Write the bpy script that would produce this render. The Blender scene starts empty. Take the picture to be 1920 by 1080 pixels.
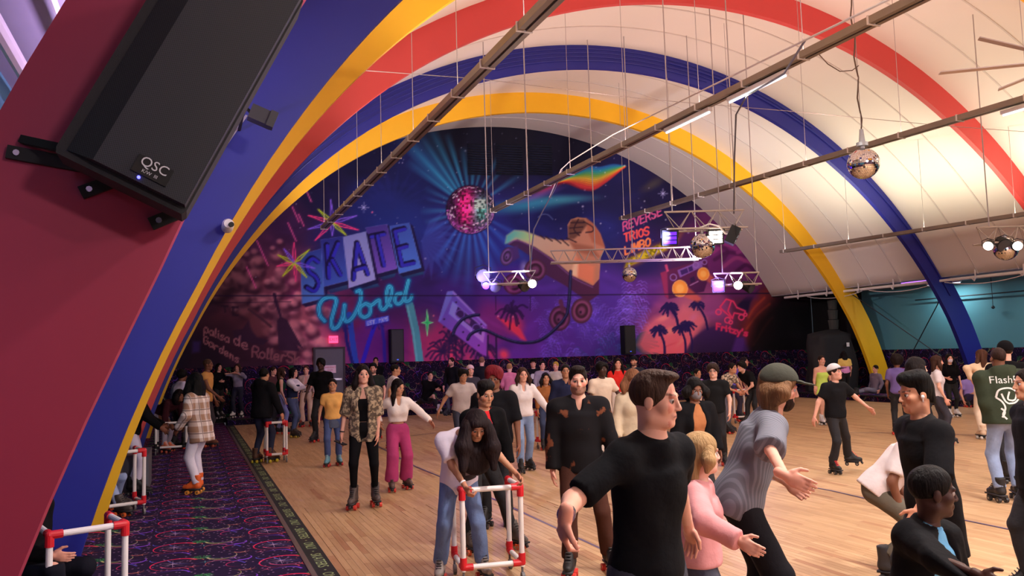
import bpy, bmesh, math, random
import numpy as np
from mathutils import Vector, Matrix
from mathutils.bvhtree import BVHTree
random.seed(7); np.random.seed(7)
scene = bpy.context.scene
COL = scene.collection

# ------------------------------------------------------------------ camera
FPX, VPX, VPY, SLOPE, CAMZ = 1500., 355., 679., .028, 1.8      # focal length in pixels of a 1920x1080 frame, hall axis, horizon tilt, eye height
_y = np.array([VPX-960, -(VPY-540), -FPX]); _y /= np.linalg.norm(_y)
_z = np.cross((1, SLOPE, 0), _y); _z /= np.linalg.norm(_z); _x = np.cross(_y, _z)
ROT = np.array([_x, _y, _z])                                   # camera axes -> world axes (X across the hall, Y along it, Z up)
cam = bpy.data.cameras.new('camera'); camo = bpy.data.objects.new('camera', cam); COL.objects.link(camo)
cam.sensor_width = 36; cam.lens = FPX/1920*36; cam.clip_start = .05; cam.clip_end = 200
camo.matrix_world = Matrix([list(ROT[0])+[0], list(ROT[1])+[0], list(ROT[2])+[CAMZ], [0, 0, 0, 1]])
scene.camera = camo

# ------------------------------------------------------------------ world, exposure, room light
scene.view_settings.view_transform = 'Standard'; scene.view_settings.look = 'None'
scene.view_settings.gamma = 1; scene.view_settings.use_curve_mapping = False
scene.view_settings.exposure = 0.0
w = bpy.data.worlds.new('hall_air'); scene.world = w; w.use_nodes = True
w.node_tree.nodes['Background'].inputs[0].default_value = (.05, .045, .055, 1); w.node_tree.nodes['Background'].inputs[1].default_value = 1
def area(name, loc, rot, sx, sy, power, color, parent=None):
    l = bpy.data.lights.new(name, 'AREA'); l.shape = 'RECTANGLE'; l.size = sx; l.size_y = sy; l.energy = power; l.color = color
    o = bpy.data.objects.new(name, l); COL.objects.link(o); o.location = loc; o.rotation_euler = rot
    return o
def spot(name, loc, target, power, color, angle=40, blend=.6, size=.08):
    l = bpy.data.lights.new(name, 'SPOT'); l.energy = power; l.color = color; l.spot_size = math.radians(angle); l.spot_blend = blend; l.shadow_soft_size = size
    o = bpy.data.objects.new(name, l); COL.objects.link(o); o.location = loc
    o.rotation_euler = (Vector(target)-Vector(loc)).to_track_quat('-Z', 'Y').to_euler(); return o
# LED strips lying on the four hanging channels, shining up at the white vault: (x far, x near, z, far y, near y, power, colour)
CHANNELS = [(3.32, 3.32, 5.28, 21.6, -6., 300, (1, .88, .80)), (7.4, 7.4, 5.55, 19.6, -6., 330, (1, .64, .55)),
            (11.55, 13.1, 5.58, 20., -6., 360, (1, .62, .54)), (17.26, 19.9, 4.74, 20., 2., 470, (1, .90, .66))]
# unseen fill lights added behind the viewer to light people and ribs (x, z, power) and short tube lamps under the channels (x, y, z, power)
FILLS = [(-1.2, 3.2, 110), (4.5, 4.6, 420), (12., 4.6, 480)]
for _x, _z, _p in FILLS: area('fill_light', (_x, -7.6, _z), (math.radians(68), 0, 0), 1.2, .5, _p, (.78, .5, 1) if _x < 0 else (1, .86, .88))
TUBES = [(7.4, 8.9, 5.44, 70), (7.4, 10.6, 5.44, 60), (12.25, 8.2, 5.46, 70), (7.4, 2., 5.44, 380), (12.6, 2., 5.46, 380), (3.32, 3., 5.16, 260), (-1.5, 5.6, 3.66, 60), (22.5, 18.6, 3.66, 36), (22.5, 14.6, 3.66, 60), (22.5, 9.5, 3.66, 60), (-1.5, 12.5, 3.66, 80)]  # lamps over the near rink and behind the magenta arch are added fill
for _x, _y, _z, _p in TUBES: area('tube_lamp', (_x, _y, _z-.06), (0, 0, 0), .06, 1.2, _p, (.80, .72, 1) if _x < 0 else (.82, .95, 1) if _x > 20 else (1, .93, .88))
area('violet_tube', (-.4, 6.8, 3.4), (math.pi, 0, 0), .08, 5., 60, (.72, .5, 1)); 
for _xa, _xb, _z, _ya, _yb, _p, _c in CHANNELS:
    area('led_strip', ((_xa+_xb)/2, (_ya+_yb)/2, _z+.06), (math.pi, 0, math.atan2(_xb-_xa, _ya-_yb)), .1, _ya-_yb, _p, _c)

# ------------------------------------------------------------------ pixel helpers (a pixel of the photograph -> a ray -> a place in the hall)
def ray(u, v): return ROT @ np.array([u-960, -(v-540), -FPX])
def on_y(u, v, y): d = ray(u, v); p = d*(y/d[1]); p[2] += CAMZ; return Vector(p)
def on_x(u, v, x): d = ray(u, v); p = d*(x/d[0]); p[2] += CAMZ; return Vector(p)
def on_z(u, v, z=0.): d = ray(u, v); p = d*((z-CAMZ)/d[2]); p[2] += CAMZ; return Vector(p)
def at_depth(u, v, d): p = ROT @ (np.array([u-960, -(v-540), -FPX])/FPX*d); p[2] += CAMZ; return Vector(p)
_f = ROT @ np.array([0, 0, -1.]); EF = Vector((_f[0], _f[1], 0)).normalized(); ER = Vector((EF.y, -EF.x, 0))     # horizontal forward / right of the view
def depth_of(p): return float((ROT.T @ (np.array(p)-[0, 0, CAMZ]))[2]*-1)

# ------------------------------------------------------------------ materials
def s2l(c):
    c = np.asarray(c, float); return np.where(c <= .04045, c/12.92, ((c+.055)/1.055)**2.4)
def rgb(r, g, b): return tuple(float(v) for v in s2l(np.array([r, g, b])/255.))+(1.,)
MATS = {}
def mat(name, col, rough=.6, metal=0., var=.12, scale=6., bump=0., bscale=60., stretch=None, emit=None, estr=1., coat=0., alpha=1.):
    if name in MATS: return MATS[name]
    m = bpy.data.materials.new(name); m.use_nodes = True; nt = m.node_tree; p = nt.nodes['Principled BSDF']
    c = rgb(*col) if len(col) == 3 else col
    tc = nt.nodes.new('ShaderNodeTexCoord'); no = nt.nodes.new('ShaderNodeTexNoise'); no.inputs['Scale'].default_value = scale; no.inputs['Detail'].default_value = 3
    vec = tc.outputs['Object']
    if stretch:
        mp = nt.nodes.new('ShaderNodeMapping'); mp.inputs['Scale'].default_value = stretch; nt.links.new(vec, mp.inputs['Vector']); vec = mp.outputs['Vector']
    nt.links.new(vec, no.inputs['Vector'])
    mx = nt.nodes.new('ShaderNodeMix'); mx.data_type = 'RGBA'; mx.inputs[6].default_value = tuple(x*(1-var) for x in c[:3])+(1,); mx.inputs[7].default_value = tuple(min(1, x*(1+var)) for x in c[:3])+(1,)
    nt.links.new(no.outputs['Fac'], mx.inputs[0]); nt.links.new(mx.outputs[2], p.inputs['Base Color'])
    p.inputs['Roughness'].default_value = rough; p.inputs['Metallic'].default_value = metal
    if coat: p.inputs['Coat Weight'].default_value = coat
    if bump:
        n2 = nt.nodes.new('ShaderNodeTexNoise'); n2.inputs['Scale'].default_value = bscale; n2.inputs['Detail'].default_value = 4; nt.links.new(vec, n2.inputs['Vector'])
        b = nt.nodes.new('ShaderNodeBump'); b.inputs['Strength'].default_value = bump; b.inputs['Distance'].default_value = .02; nt.links.new(n2.outputs['Fac'], b.inputs['Height']); nt.links.new(b.outputs['Normal'], p.inputs['Normal'])
    if emit: p.inputs['Emission Color'].default_value = rgb(*emit); p.inputs['Emission Strength'].default_value = estr
    MATS[name] = m; return m
class NG:                                                       # little helper to write shader maths
    def __init__(s, name): s.m = bpy.data.materials.new(name); s.m.use_nodes = True; s.nt = s.m.node_tree; s.p = s.nt.nodes['Principled BSDF']; MATS[name] = s.m
    def new(s, t, **k):
        n = s.nt.nodes.new(t)
        for a, b in k.items(): setattr(n, a, b)
        return n
    def put(s, sock, v):
        if hasattr(v, 'is_output'): s.nt.links.new(v, sock)
        else: sock.default_value = v
    def ma(s, op, a, b=None, c=None, clamp=False):
        n = s.new('ShaderNodeMath', operation=op, use_clamp=clamp); s.put(n.inputs[0], a)
        if b is not None: s.put(n.inputs[1], b)
        if c is not None: s.put(n.inputs[2], c)
        return n.outputs[0]
    def mix(s, f, a, b, blend='MIX'):
        n = s.new('ShaderNodeMix', data_type='RGBA', blend_type=blend); s.put(n.inputs[0], f); s.put(n.inputs[6], a); s.put(n.inputs[7], b); return n.outputs[2]
    def ss(s, v, a, b, o0=0., o1=1.):
        n = s.new('ShaderNodeMapRange', interpolation_type='SMOOTHSTEP'); s.put(n.inputs[0], v); n.inputs[1].default_value = a; n.inputs[2].default_value = b; n.inputs[3].default_value = o0; n.inputs[4].default_value = o1; return n.outputs[0]
    def comb(s, x, y, z): n = s.new('ShaderNodeCombineXYZ'); s.put(n.inputs[0], x); s.put(n.inputs[1], y); s.put(n.inputs[2], z); return n.outputs[0]
    def pos(s):
        n = s.new('ShaderNodeNewGeometry'); q = s.new('ShaderNodeSeparateXYZ'); s.nt.links.new(n.outputs['Position'], q.inputs[0]); return q.outputs

# ------------------------------------------------------------------ mesh helpers
class MB:
    def __init__(s): s.v = []; s.f = []; s.mi = []; s.cur = 0
    def add(s, vs, fs):
        o = len(s.v); s.v += [tuple(v) for v in vs]; s.f += [tuple(i+o for i in f) for f in fs]; s.mi += [s.cur]*len(fs)
    def box(s, a, b):
        x0, y0, z0 = a; x1, y1, z1 = b
        s.add([(x0, y0, z0), (x1, y0, z0), (x1, y1, z0), (x0, y1, z0), (x0, y0, z1), (x1, y0, z1), (x1, y1, z1), (x0, y1, z1)], [(0, 3, 2, 1), (4, 5, 6, 7), (0, 1, 5, 4), (1, 2, 6, 5), (2, 3, 7, 6), (3, 0, 4, 7)])
    def obox(s, c, ax, ay, az, h):                              # oriented box: centre, unit axes, half sizes
        c = Vector(c); P = []
        for k in (-1, 1):
            for i, j in ((-1, -1), (1, -1), (1, 1), (-1, 1)): P.append(c+ax*(i*h[0])+ay*(j*h[1])+az*(k*h[2]))
        s.add(P, [(0, 3, 2, 1), (4, 5, 6, 7), (0, 1, 5, 4), (1, 2, 6, 5), (2, 3, 7, 6), (3, 0, 4, 7)])
    def cyl(s, p, q, r, n=10, r2=None, cap=True):
        p, q = Vector(p), Vector(q); d = (q-p).normalized(); a = d.orthogonal().normalized(); b = d.cross(a); r2 = r if r2 is None else r2
        P = [p+(a*math.cos(t)+b*math.sin(t))*r for t in [2*math.pi*i/n for i in range(n)]]+[q+(a*math.cos(t)+b*math.sin(t))*r2 for t in [2*math.pi*i/n for i in range(n)]]
        F = [(i, (i+1) % n, n+(i+1) % n, n+i) for i in range(n)]
        if cap: F += [tuple(range(n))[::-1], tuple(range(n, 2*n))]
        s.add(P, F)
    def tube(s, pts, r, n=8):
        pts = [Vector(p) for p in pts]; P = []; a = None
        for i, p in enumerate(pts):
            d = (pts[min(i+1, len(pts)-1)]-pts[max(i-1, 0)]).normalized()
            a = d.orthogonal().normalized() if a is None else (a-d*a.dot(d)).normalized(); b = d.cross(a)
            P += [p+(a*math.cos(t)+b*math.sin(t))*r for t in [2*math.pi*k/n for k in range(n)]]
        F = [(i*n+k, i*n+(k+1) % n, (i+1)*n+(k+1) % n, (i+1)*n+k) for i in range(len(pts)-1) for k in range(n)]
        s.add(P, F+[tuple(range(n))[::-1], tuple(range((len(pts)-1)*n, len(pts)*n))])
    def lathe(s, prof, c, n=20, ax=None):                       # prof: (radius, height) about z at c
        c = Vector(c); P = []; F = []
        for r, z in prof: P += [c+Vector((r*math.cos(2*math.pi*i/n), r*math.sin(2*math.pi*i/n), z)) for i in range(n)]
        for j in range(len(prof)-1): F += [(j*n+i, j*n+(i+1) % n, (j+1)*n+(i+1) % n, (j+1)*n+i) for i in range(n)]
        s.add(P, F)
    def prism(s, poly, y0, y1):                                 # polygon in x,z extruded along y
        n = len(poly); s.add([(x, y0, z) for x, z in poly]+[(x, y1, z) for x, z in poly], [tuple(range(n)), tuple(range(n, 2*n))[::-1]]+[(i, n+i, n+(i+1) % n, (i+1) % n) for i in range(n)])
def mesh_of(name, mb, mats, smooth=False):
    me = bpy.data.meshes.new(name); me.from_pydata(mb.v, [], mb.f)
    for m in (mats if isinstance(mats, (list, tuple)) else [mats]): me.materials.append(m)
    if any(mb.mi): me.polygons.foreach_set('material_index', mb.mi)
    if smooth: me.polygons.foreach_set('use_smooth', [True]*len(me.polygons))
    me.update(); return me
def link(name, me, parent=None, loc=None):
    o = bpy.data.objects.new(name, me); COL.objects.link(o)
    if parent is not None: o.parent = parent
    if loc is not None: o.location = loc
    return o
def wpos(o):
    p = Vector((0, 0, 0))
    while o is not None: p += o.location; o = o.parent
    return p
def obj(name, mb, mats, parent=None, smooth=False):
    if parent is not None:
        b = wpos(parent)
        if b.length > 0: mb.v = [(v[0]-b.x, v[1]-b.y, v[2]-b.z) for v in mb.v]
    return link(name, mesh_of(name, mb, mats, smooth), parent)
def tag(o, label=None, cat=None, group=None, kind=None):
    for k, v in (('label', label), ('category', cat), ('group', group), ('kind', kind)):
        if v: o[k] = v
    return o
def thing(name, loc, label, cat, group=None, kind=None):
    o = bpy.data.objects.new(name, None); o.empty_display_size = .1; COL.objects.link(o); o.location = loc
    return tag(o, label, cat, group, kind)
def text_mesh(txt, size, depth=.0, align='CENTER'):
    c = bpy.data.curves.new('lettering', 'FONT'); c.body = txt; c.size = size; c.extrude = depth; c.align_x = align; c.align_y = 'CENTER'; c.resolution_u = 3
    o = bpy.data.objects.new('lettering', c); COL.objects.link(o); dg = bpy.context.evaluated_depsgraph_get(); me = bpy.data.meshes.new_from_object(o.evaluated_get(dg)); bpy.data.objects.remove(o); bpy.data.curves.remove(c)
    return me
def place_text(name, txt, size, origin, ex, ey, m, parent=None, depth=.0, align='CENTER'):
    me = text_mesh(txt, size, depth, align); ex, ey = Vector(ex).normalized(), Vector(ey).normalized(); ez = ex.cross(ey); b = wpos(parent) if parent else Vector((0, 0, 0))
    for v in me.vertices: v.co = Vector(origin)-b+ex*v.co.x+ey*v.co.y+ez*v.co.z
    me.materials.clear(); me.materials.append(m); return link(name, me, parent)
# ------------------------------------------------------------------ the mural (paint on the end wall)
# The picture is composed in numpy on a canvas (x 340..1480, y 225..700) and stored as vertex paint of the wall panel.
MX0, MY0, MX1, MY1 = 340, 225, 1480, 700
class Canvas:
    def __init__(s):
        s.w = MX1-MX0; s.h = MY1-MY0
        s.a = np.zeros((s.h, s.w, 3))
        s.X, s.Y = np.meshgrid(np.arange(s.w)+MX0+.5, np.arange(s.h)+MY0+.5)
    def win(s, x0, y0, x1, y1):
        i0 = int(max(0, math.floor(y0-MY0))); i1 = int(min(s.h, math.ceil(y1-MY0)))
        j0 = int(max(0, math.floor(x0-MX0))); j1 = int(min(s.w, math.ceil(x1-MX0)))
        if i1 <= i0 or j1 <= j0: return None
        return slice(i0, i1), slice(j0, j1)
    def mix(s, sl, al, col, add=False):
        col = np.asarray(col, float)/255.
        if add: s.a[sl] += al[..., None]*col
        else: s.a[sl] += al[..., None]*(col-s.a[sl])
    def base(s, pts, power=4.2):
        num = 0; den = 0
        for x, y, c in pts:
            w = 1/(((s.X-x)**2+(s.Y-y)**2+60)**(power/2)); num = num+w[..., None]*np.array(c)/255.; den = den+w
        s.a[:] = num/den[..., None]
    def blob(s, x, y, rx, ry=None, col=(0, 0, 0), a=1, rot=0, hard=0., add=False):
        ry = ry or rx; R = max(rx, ry)*1.05
        sl = s.win(x-R, y-R, x+R, y+R)
        if sl is None: return
        c, n = math.cos(math.radians(rot)), math.sin(math.radians(rot))
        dx, dy = s.X[sl]-x, s.Y[sl]-y
        q = np.sqrt(((dx*c+dy*n)/rx)**2+((-dx*n+dy*c)/ry)**2)
        al = np.clip((1-q)/max(1e-3, 1-hard), 0, 1); al = al*al*(3-2*al)
        s.mix(sl, al*a, col, add)
    def sd(s, P, sl, closed):
        x, y = s.X[sl], s.Y[sl]; d2 = np.full(x.shape, 1e9); ins = np.zeros(x.shape, bool); n = len(P)
        for i in range(n if closed else n-1):
            ax, ay = P[i]; bx, by = P[(i+1) % n]
            ex, ey = bx-ax, by-ay; L = ex*ex+ey*ey+1e-9
            t = np.clip(((x-ax)*ex+(y-ay)*ey)/L, 0, 1)
            d2 = np.minimum(d2, (x-ax-t*ex)**2+(y-ay-t*ey)**2)
            if closed and ay != by:
                c = ((ay > y) != (by > y)) & (x < (bx-ax)*(y-ay)/(by-ay)+ax); ins ^= c
        d = np.sqrt(d2)
        return np.where(ins, -d, d) if closed else d
    def poly(s, P, col, a=1, soft=1., col2=None, ang=90):
        P = np.asarray(P, float); m = soft+1
        sl = s.win(P[:, 0].min()-m, P[:, 1].min()-m, P[:, 0].max()+m, P[:, 1].max()+m)
        if sl is None: return
        al = np.clip(.5-s.sd(P, sl, True)/max(soft, .5), 0, 1)*a
        if col2 is not None:
            r = math.radians(ang); pr = s.X[sl]*math.cos(r)+s.Y[sl]*math.sin(r); pp = P@np.array([math.cos(r), math.sin(r)])
            t = np.clip((pr-pp.min())/(pp.max()-pp.min()+1e-6), 0, 1)[..., None]
            c = (np.array(col)*(1-t)+np.array(col2)*t)/255.
            s.a[sl] += al[..., None]*(c-s.a[sl])
        else: s.mix(sl, al, col)
    def line(s, P, w, col, a=1, glow=0, gcol=None, ga=.5, smooth=False, taper=False):
        P = crom(P) if smooth else np.asarray(P, float)
        m = w+glow+2
        sl = s.win(P[:, 0].min()-m, P[:, 1].min()-m, P[:, 0].max()+m, P[:, 1].max()+m)
        if sl is None: return
        d = s.sd(P, sl, False)
        if glow: s.mix(sl, np.clip(1-d/(w/2+glow), 0, 1)**2*ga, gcol or col)
        s.mix(sl, np.clip(w/2-d+.5, 0, 1)*a, col)
def crom(P, n=7):
    P = np.asarray(P, float); Q = np.vstack([2*P[0]-P[1], P, 2*P[-1]-P[-2]]); out = []
    for i in range(1, len(Q)-2):
        for t in np.linspace(0, 1, n, endpoint=False):
            a, b, c, d = Q[i-1], Q[i], Q[i+1], Q[i+2]
            out.append(.5*(2*b+(c-a)*t+(2*a-5*b+4*c-d)*t*t+(3*b-a-3*c+d)*t**3))
    out.append(P[-1]); return np.array(out)
GL = {'S': [[(1, .85), (.7, 1), (.3, 1), (.05, .8), (.2, .58), (.8, .42), (.95, .2), (.7, 0), (.3, 0), (0, .15)]],
 'K': [[(.05, 0), (.05, 1)], [(.95, 1), (.1, .45)], [(.35, .6), (1, 0)]], 'A': [[(0, 0), (.5, 1), (1, 0)], [(.2, .35), (.8, .35)]],
 'T': [[(0, 1), (1, 1)], [(.5, 1), (.5, 0)]], 'E': [[(1, 1), (.05, 1), (.05, 0), (1, 0)], [(.05, .52), (.8, .52)]],
 'R': [[(.05, 0), (.05, 1), (.7, 1), (.95, .8), (.7, .52), (.05, .52)], [(.5, .52), (1, 0)]], 'V': [[(0, 1), (.5, 0), (1, 1)]],
 'I': [[(.5, 0), (.5, 1)]], 'O': [[(.5, 1), (.1, .8), (.02, .5), (.1, .2), (.5, 0), (.9, .2), (.98, .5), (.9, .8), (.5, 1)]],
 'L': [[(.05, 1), (.05, 0), (.95, 0)]], 'M': [[(0, 0), (.08, 1), (.5, .3), (.92, 1), (1, 0)]],
 'B': [[(.05, 0), (.05, 1), (.7, 1), (.9, .78), (.7, .53), (.05, .53)], [(.7, .53), (.98, .27), (.7, 0), (.05, 0)]],
 '1': [[(.3, .8), (.55, 1), (.55, 0)]], '9': [[(.9, .7), (.5, .5), (.1, .72), (.5, 1), (.9, .75), (.85, .2), (.4, 0)]],
 '7': [[(.05, 1), (.95, 1), (.4, 0)]], '5': [[(.9, 1), (.15, 1), (.1, .58), (.6, .62), (.95, .35), (.6, 0), (.05, .1)]], '.': [[(.4, 0), (.55, .02)]],
 'p': [[(.1, -.45), (.1, .6), (.6, .65), (.85, .35), (.5, 0), (.15, .15)]], 'a': [[(.85, .55), (.4, .62), (.1, .3), (.4, 0), (.8, .2), (.85, .6), (.9, .05)]],
 'l': [[(.3, .1), (.6, .8), (.5, 1.05), (.35, .8), (.4, .1), (.7, .05)]], 'i': [[(.4, .6), (.45, .05), (.7, .1)], [(.42, .85), (.46, .88)]],
 's': [[(.85, .6), (.4, .6), (.25, .42), (.75, .25), (.6, 0), (.1, .05)]], 'd': [[(.75, .5), (.35, .6), (.1, .3), (.4, 0), (.75, .2), (.85, 1.05), (.85, .05)]],
 'e': [[(.1, .3), (.8, .35), (.6, .62), (.2, .5), (.1, .2), (.45, 0), (.9, .15)]], 'G': [[(.9, .85), (.5, 1), (.1, .6), (.2, .1), (.6, 0), (.9, .3), (.9, .5), (.55, .48)]],
 'r': [[(.2, 0), (.25, .6)], [(.25, .4), (.5, .62), (.85, .55)]], 'n': [[(.15, 0), (.15, .6)], [(.15, .4), (.5, .62), (.8, .4), (.85, 0)]],
 'o': [[(.5, .62), (.15, .45), (.15, .15), (.5, 0), (.85, .15), (.85, .45), (.5, .62)]], 'k': [[(.15, 0), (.15, 1)], [(.8, .65), (.2, .3)], [(.4, .4), (.85, 0)]],
 'F': [[(.1, 0), (.1, 1), (.9, 1)], [(.1, .55), (.7, .55)]], 't': [[(.5, .95), (.5, .1), (.75, 0)], [(.2, .62), (.8, .62)]],
 'z': [[(.15, .6), (.85, .6), (.15, 0), (.85, 0)]], 'y': [[(.15, .6), (.5, .1)], [(.85, .6), (.3, -.4)]], "'": [[(.5, 1), (.4, .75)]], ' ': []}
def letters(cv, txt, o, ex, ey, adv, w, col, gap=.28, **k):
    x = 0.
    for i, ch in enumerate(txt):
        aw = adv[i] if isinstance(adv, (list, tuple)) else adv
        if ch in "I'.i1l": aw *= .55
        for st in GL[ch]:
            P = [(o[0]+ex[0]*(x+px*aw)+ey[0]*py, o[1]+ex[1]*(x+px*aw)+ey[1]*py) for px, py in st]
            cv.line(P, w, col, smooth=len(P) > 4, **k)
        x += aw*(1+gap)
def crop(x0, y0, s): return lambda L: [(x0+a/s, y0+b/s) for a, b in L]
def paint_mural():
    cv = Canvas(); rng = np.random.RandomState(4)
    B, C, D_, E_, F_, G_ = crop(540, 360, 4.153), crop(840, 340, 4.908), crop(800, 520, 5.333), crop(1160, 380, 6), crop(1140, 540, 6), crop(360, 540, 6.75)
    cv.base([(380, 560, (58, 30, 48)), (380, 680, (26, 15, 34)), (430, 500, (84, 44, 66)), (470, 440, (70, 34, 68)), (520, 400, (52, 26, 66)), (500, 540, (112, 58, 74)),
     (440, 600, (74, 36, 52)), (480, 670, (64, 28, 46)), (560, 600, (158, 84, 102)), (600, 640, (182, 88, 122)), (560, 540, (120, 50, 86)), (600, 350, (24, 20, 58)),
     (680, 300, (20, 20, 56)), (700, 380, (28, 34, 100)), (760, 440, (34, 44, 124)), (640, 460, (30, 30, 90)), (850, 260, (14, 16, 36)), (960, 260, (14, 14, 30)), (1060, 280, (14, 14, 34)),
     (780, 330, (22, 28, 82)), (830, 480, (38, 36, 112)), (860, 560, (58, 34, 122)), (720, 560, (62, 26, 84)), (640, 600, (104, 34, 84)), (700, 640, (104, 36, 128)), (820, 650, (158, 48, 108)),
     (780, 520, (48, 30, 100)), (940, 460, (38, 46, 136)), (1000, 420, (28, 32, 96)), (1060, 380, (24, 28, 82)), (1150, 360, (24, 24, 70)), (1120, 440, (30, 34, 100)),
     (950, 540, (72, 44, 152)), (930, 600, (118, 42, 130)), (980, 650, (94, 44, 158)), (1050, 640, (80, 44, 158)), (1100, 600, (76, 50, 166)), (1150, 560, (74, 44, 150)),
     (1160, 650, (60, 40, 136)), (1200, 480, (38, 28, 90)), (1240, 380, (26, 22, 62)), (1280, 360, (24, 18, 50)), (1200, 560, (86, 40, 128)), (1240, 600, (132, 60, 118)), (1260, 650, (214, 92, 116)),
     (1300, 600, (196, 104, 126)), (1340, 580, (140, 66, 130)), (1330, 640, (70, 36, 92)), (1290, 480, (70, 32, 84)), (1350, 480, (112, 42, 112)), (1400, 520, (112, 40, 106)), (1340, 430, (90, 34, 86)),
     (1400, 570, (80, 34, 66)), (1420, 610, (104, 38, 46)), (1440, 560, (74, 28, 48)), (1450, 640, (14, 10, 16)), (1400, 660, (58, 28, 70)), (1470, 600, (8, 8, 12)), (1370, 660, (66, 34, 78))])
    n = 0
    # soft brush variation
    for _ in range(420):
        x, y = rng.uniform(380, 1430), rng.uniform(300, 690); j = cv.a[min(cv.h-1, int(y-MY0)), min(cv.w-1, int(x-MX0))]*255
        cv.blob(x, y, rng.uniform(12, 45), rng.uniform(5, 16), j*rng.uniform(.72, 1.3), .4, rng.uniform(-40, 40))
    # storm cloud, left
    for _ in range(230):
        t = rng.rand(); x = 400+190*t+rng.randn()*26; y = 500+150*t+rng.randn()*46
        if x+y < 890 or (y > 585 and x < 500) or x > 615: continue
        r = rng.uniform(9, 22); k = .55+.7*min(1, max(0, (x-390)/190))
        cv.blob(x+2, y+4, r, r*.85, np.array((56, 26, 44))*k, .5, 0, .5)
        cv.blob(x-1, y-3, r*.85, r*.7, np.array((206, 132, 140))*k, .6, 0, .2)
    for x, y, L in ((572, 352, 26), (548, 388, 28), (560, 402, 22), (482, 452, 46), (462, 500, 40), (540, 418, 34)):
        cv.line([(x, y), (x+L*.45, y+L)], 2.2, (214, 90, 150), .8, 5, (180, 50, 120), .35)
    # dark blue palm shade behind the sign
    cv.blob(740, 420, 120, 110, (26, 44, 122), .7)
    for a in np.linspace(-60, 75, 11):
        r = math.radians(a); x, y = 790, 452
        cv.poly([(x, y), (x+math.cos(r)*40-6*math.sin(r), y+math.sin(r)*40+6*math.cos(r)), (x+math.cos(r+.2)*(62+rng.rand()*20), y+math.sin(r+.2)*(62+rng.rand()*26)), (x+math.cos(r)*40+6*math.sin(r), y+math.sin(r)*40-6*math.cos(r))], (58, 72, 164), .5, 3)
    for a in np.linspace(185, 355, 12):
        r = math.radians(a); cv.poly([(735, 392), (735+math.cos(r)*50-5, 392+math.sin(r)*46), (735+math.cos(r)*88, 392+math.sin(r)*74), (735+math.cos(r)*50+5, 392+math.sin(r)*46)], (30, 38, 108), .5, 4)
    # light rays of the mirror ball
    bx, by = 882, 393
    for a, L, w, al in ((142, 150, 6, .5), (133, 190, 7, .6), (124, 170, 5, .55), (116, 175, 5, .5), (107, 150, 4, .6), (97, 120, 5, .45), (86, 105, 5, .5), (76, 125, 4, .4), (62, 130, 4, .4), (52, 110, 4, .4),
      (155, 95, 5, .35), (166, 85, 4, .35), (182, 95, 6, .4), (196, 90, 5, .4), (208, 100, 5, .4), (222, 90, 4, .35), (236, 120, 5, .6), (247, 140, 5, .6), (258, 150, 6, .6), (268, 165, 6, .55), (279, 150, 5, .6), (290, 150, 6, .6), (302, 120, 6, .5), (318, 150, 6, .4), (332, 130, 5, .35), (35, 120, 5, .4)):
        r = math.radians(a)
        q = math.radians(w*.55); c = (52, 168, 214) if 30 < a < 200 else (56, 120, 224)
        sl = cv.win(bx-L-10, by-L-10, bx+L+10, by+L+10); dx, dy = cv.X[sl]-bx, by-cv.Y[sl]; rad = np.hypot(dx, dy)
        da = np.abs((np.arctan2(dy, dx)-r+math.pi) % (2*math.pi)-math.pi)
        cv.mix(sl, np.clip(1-da/(q*1.7), 0, 1)**.8*np.clip(1-rad/L, 0, 1)**.6*np.clip((rad-30)/20, 0, 1)*min(1, al*1.7), c)
    # rainbow stream to the right
    cv.blob(990, 384, 120, 22, (50, 150, 190), .8, -7); cv.blob(1060, 374, 90, 13, (70, 170, 190), .6, -3)
    cv.blob(1010, 366, 70, 10, (150, 100, 190), .5, -18); cv.blob(1030, 352, 45, 8, (200, 70, 110), .6, -22)
    top = crom([(1040, 344), (1075, 328), (1105, 313), (1125, 313), (1150, 308), (1172, 311)]); bot = crom([(1040, 346), (1060, 343), (1085, 352), (1110, 357), (1135, 343), (1172, 313)])
    cols = [(40, 110, 190), (40, 170, 170), (120, 190, 70), (238, 200, 50), (244, 130, 40), (226, 56, 48)]
    nb = len(top)
    for k in range(12):
        f0, f1 = k/12, (k+1)/12; c = np.array(cols[min(5, k//2)])*(1 if k % 2 == 0 or k > 9 else .5)+(0 if k % 2 == 0 or k > 9 else np.array(cols[min(5, k//2+1)])*.5)
        P = [top[i]*(1-f0)+bot[min(i, len(bot)-1)]*f0 for i in range(nb)]+[top[i]*(1-f1)+bot[min(i, len(bot)-1)]*f1 for i in range(nb-1, -1, -1)]
        cv.poly(P, c, .9, 4)
    cv.line([(1008, 358), (1040, 346), (1066, 344), (1090, 354), (1112, 357)], 3, (110, 24, 50), .6, 4, smooth=True)
    cv.blob(1225, 345, 40, 14, (110, 100, 60), .4, -30)
    # stars
    for _ in range(260):
        x, y = rng.uniform(420, 1320), rng.uniform(235, 560)
        if y > 450 and rng.rand() < .6: continue
        cv.blob(x, y, *(2*[rng.choice([1.5, 1.8, 2.6, 3.4], p=[.5, .3, .15, .05])]), (205, 205, 235), rng.uniform(.3, .9))
    for x, y, c in ((698, 398, (240, 110, 160)), (934, 593, (240, 150, 190)), (957, 598, (240, 170, 200)), (962, 594, (240, 170, 200)), (813, 592, (250, 120, 150))): cv.blob(x, y, 3, 3, c, 1)
    for cx, cy, R in ((682, 389, 10), (1243, 363, 9)):
        for a in range(0, 180, 45):
            r = math.radians(a); q = R*(1 if a % 90 == 0 else .6); cv.line([(cx-q*math.cos(r), cy-q*math.sin(r)), (cx+q*math.cos(r), cy+q*math.sin(r))], 1.1, (190, 190, 240), .8)
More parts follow.
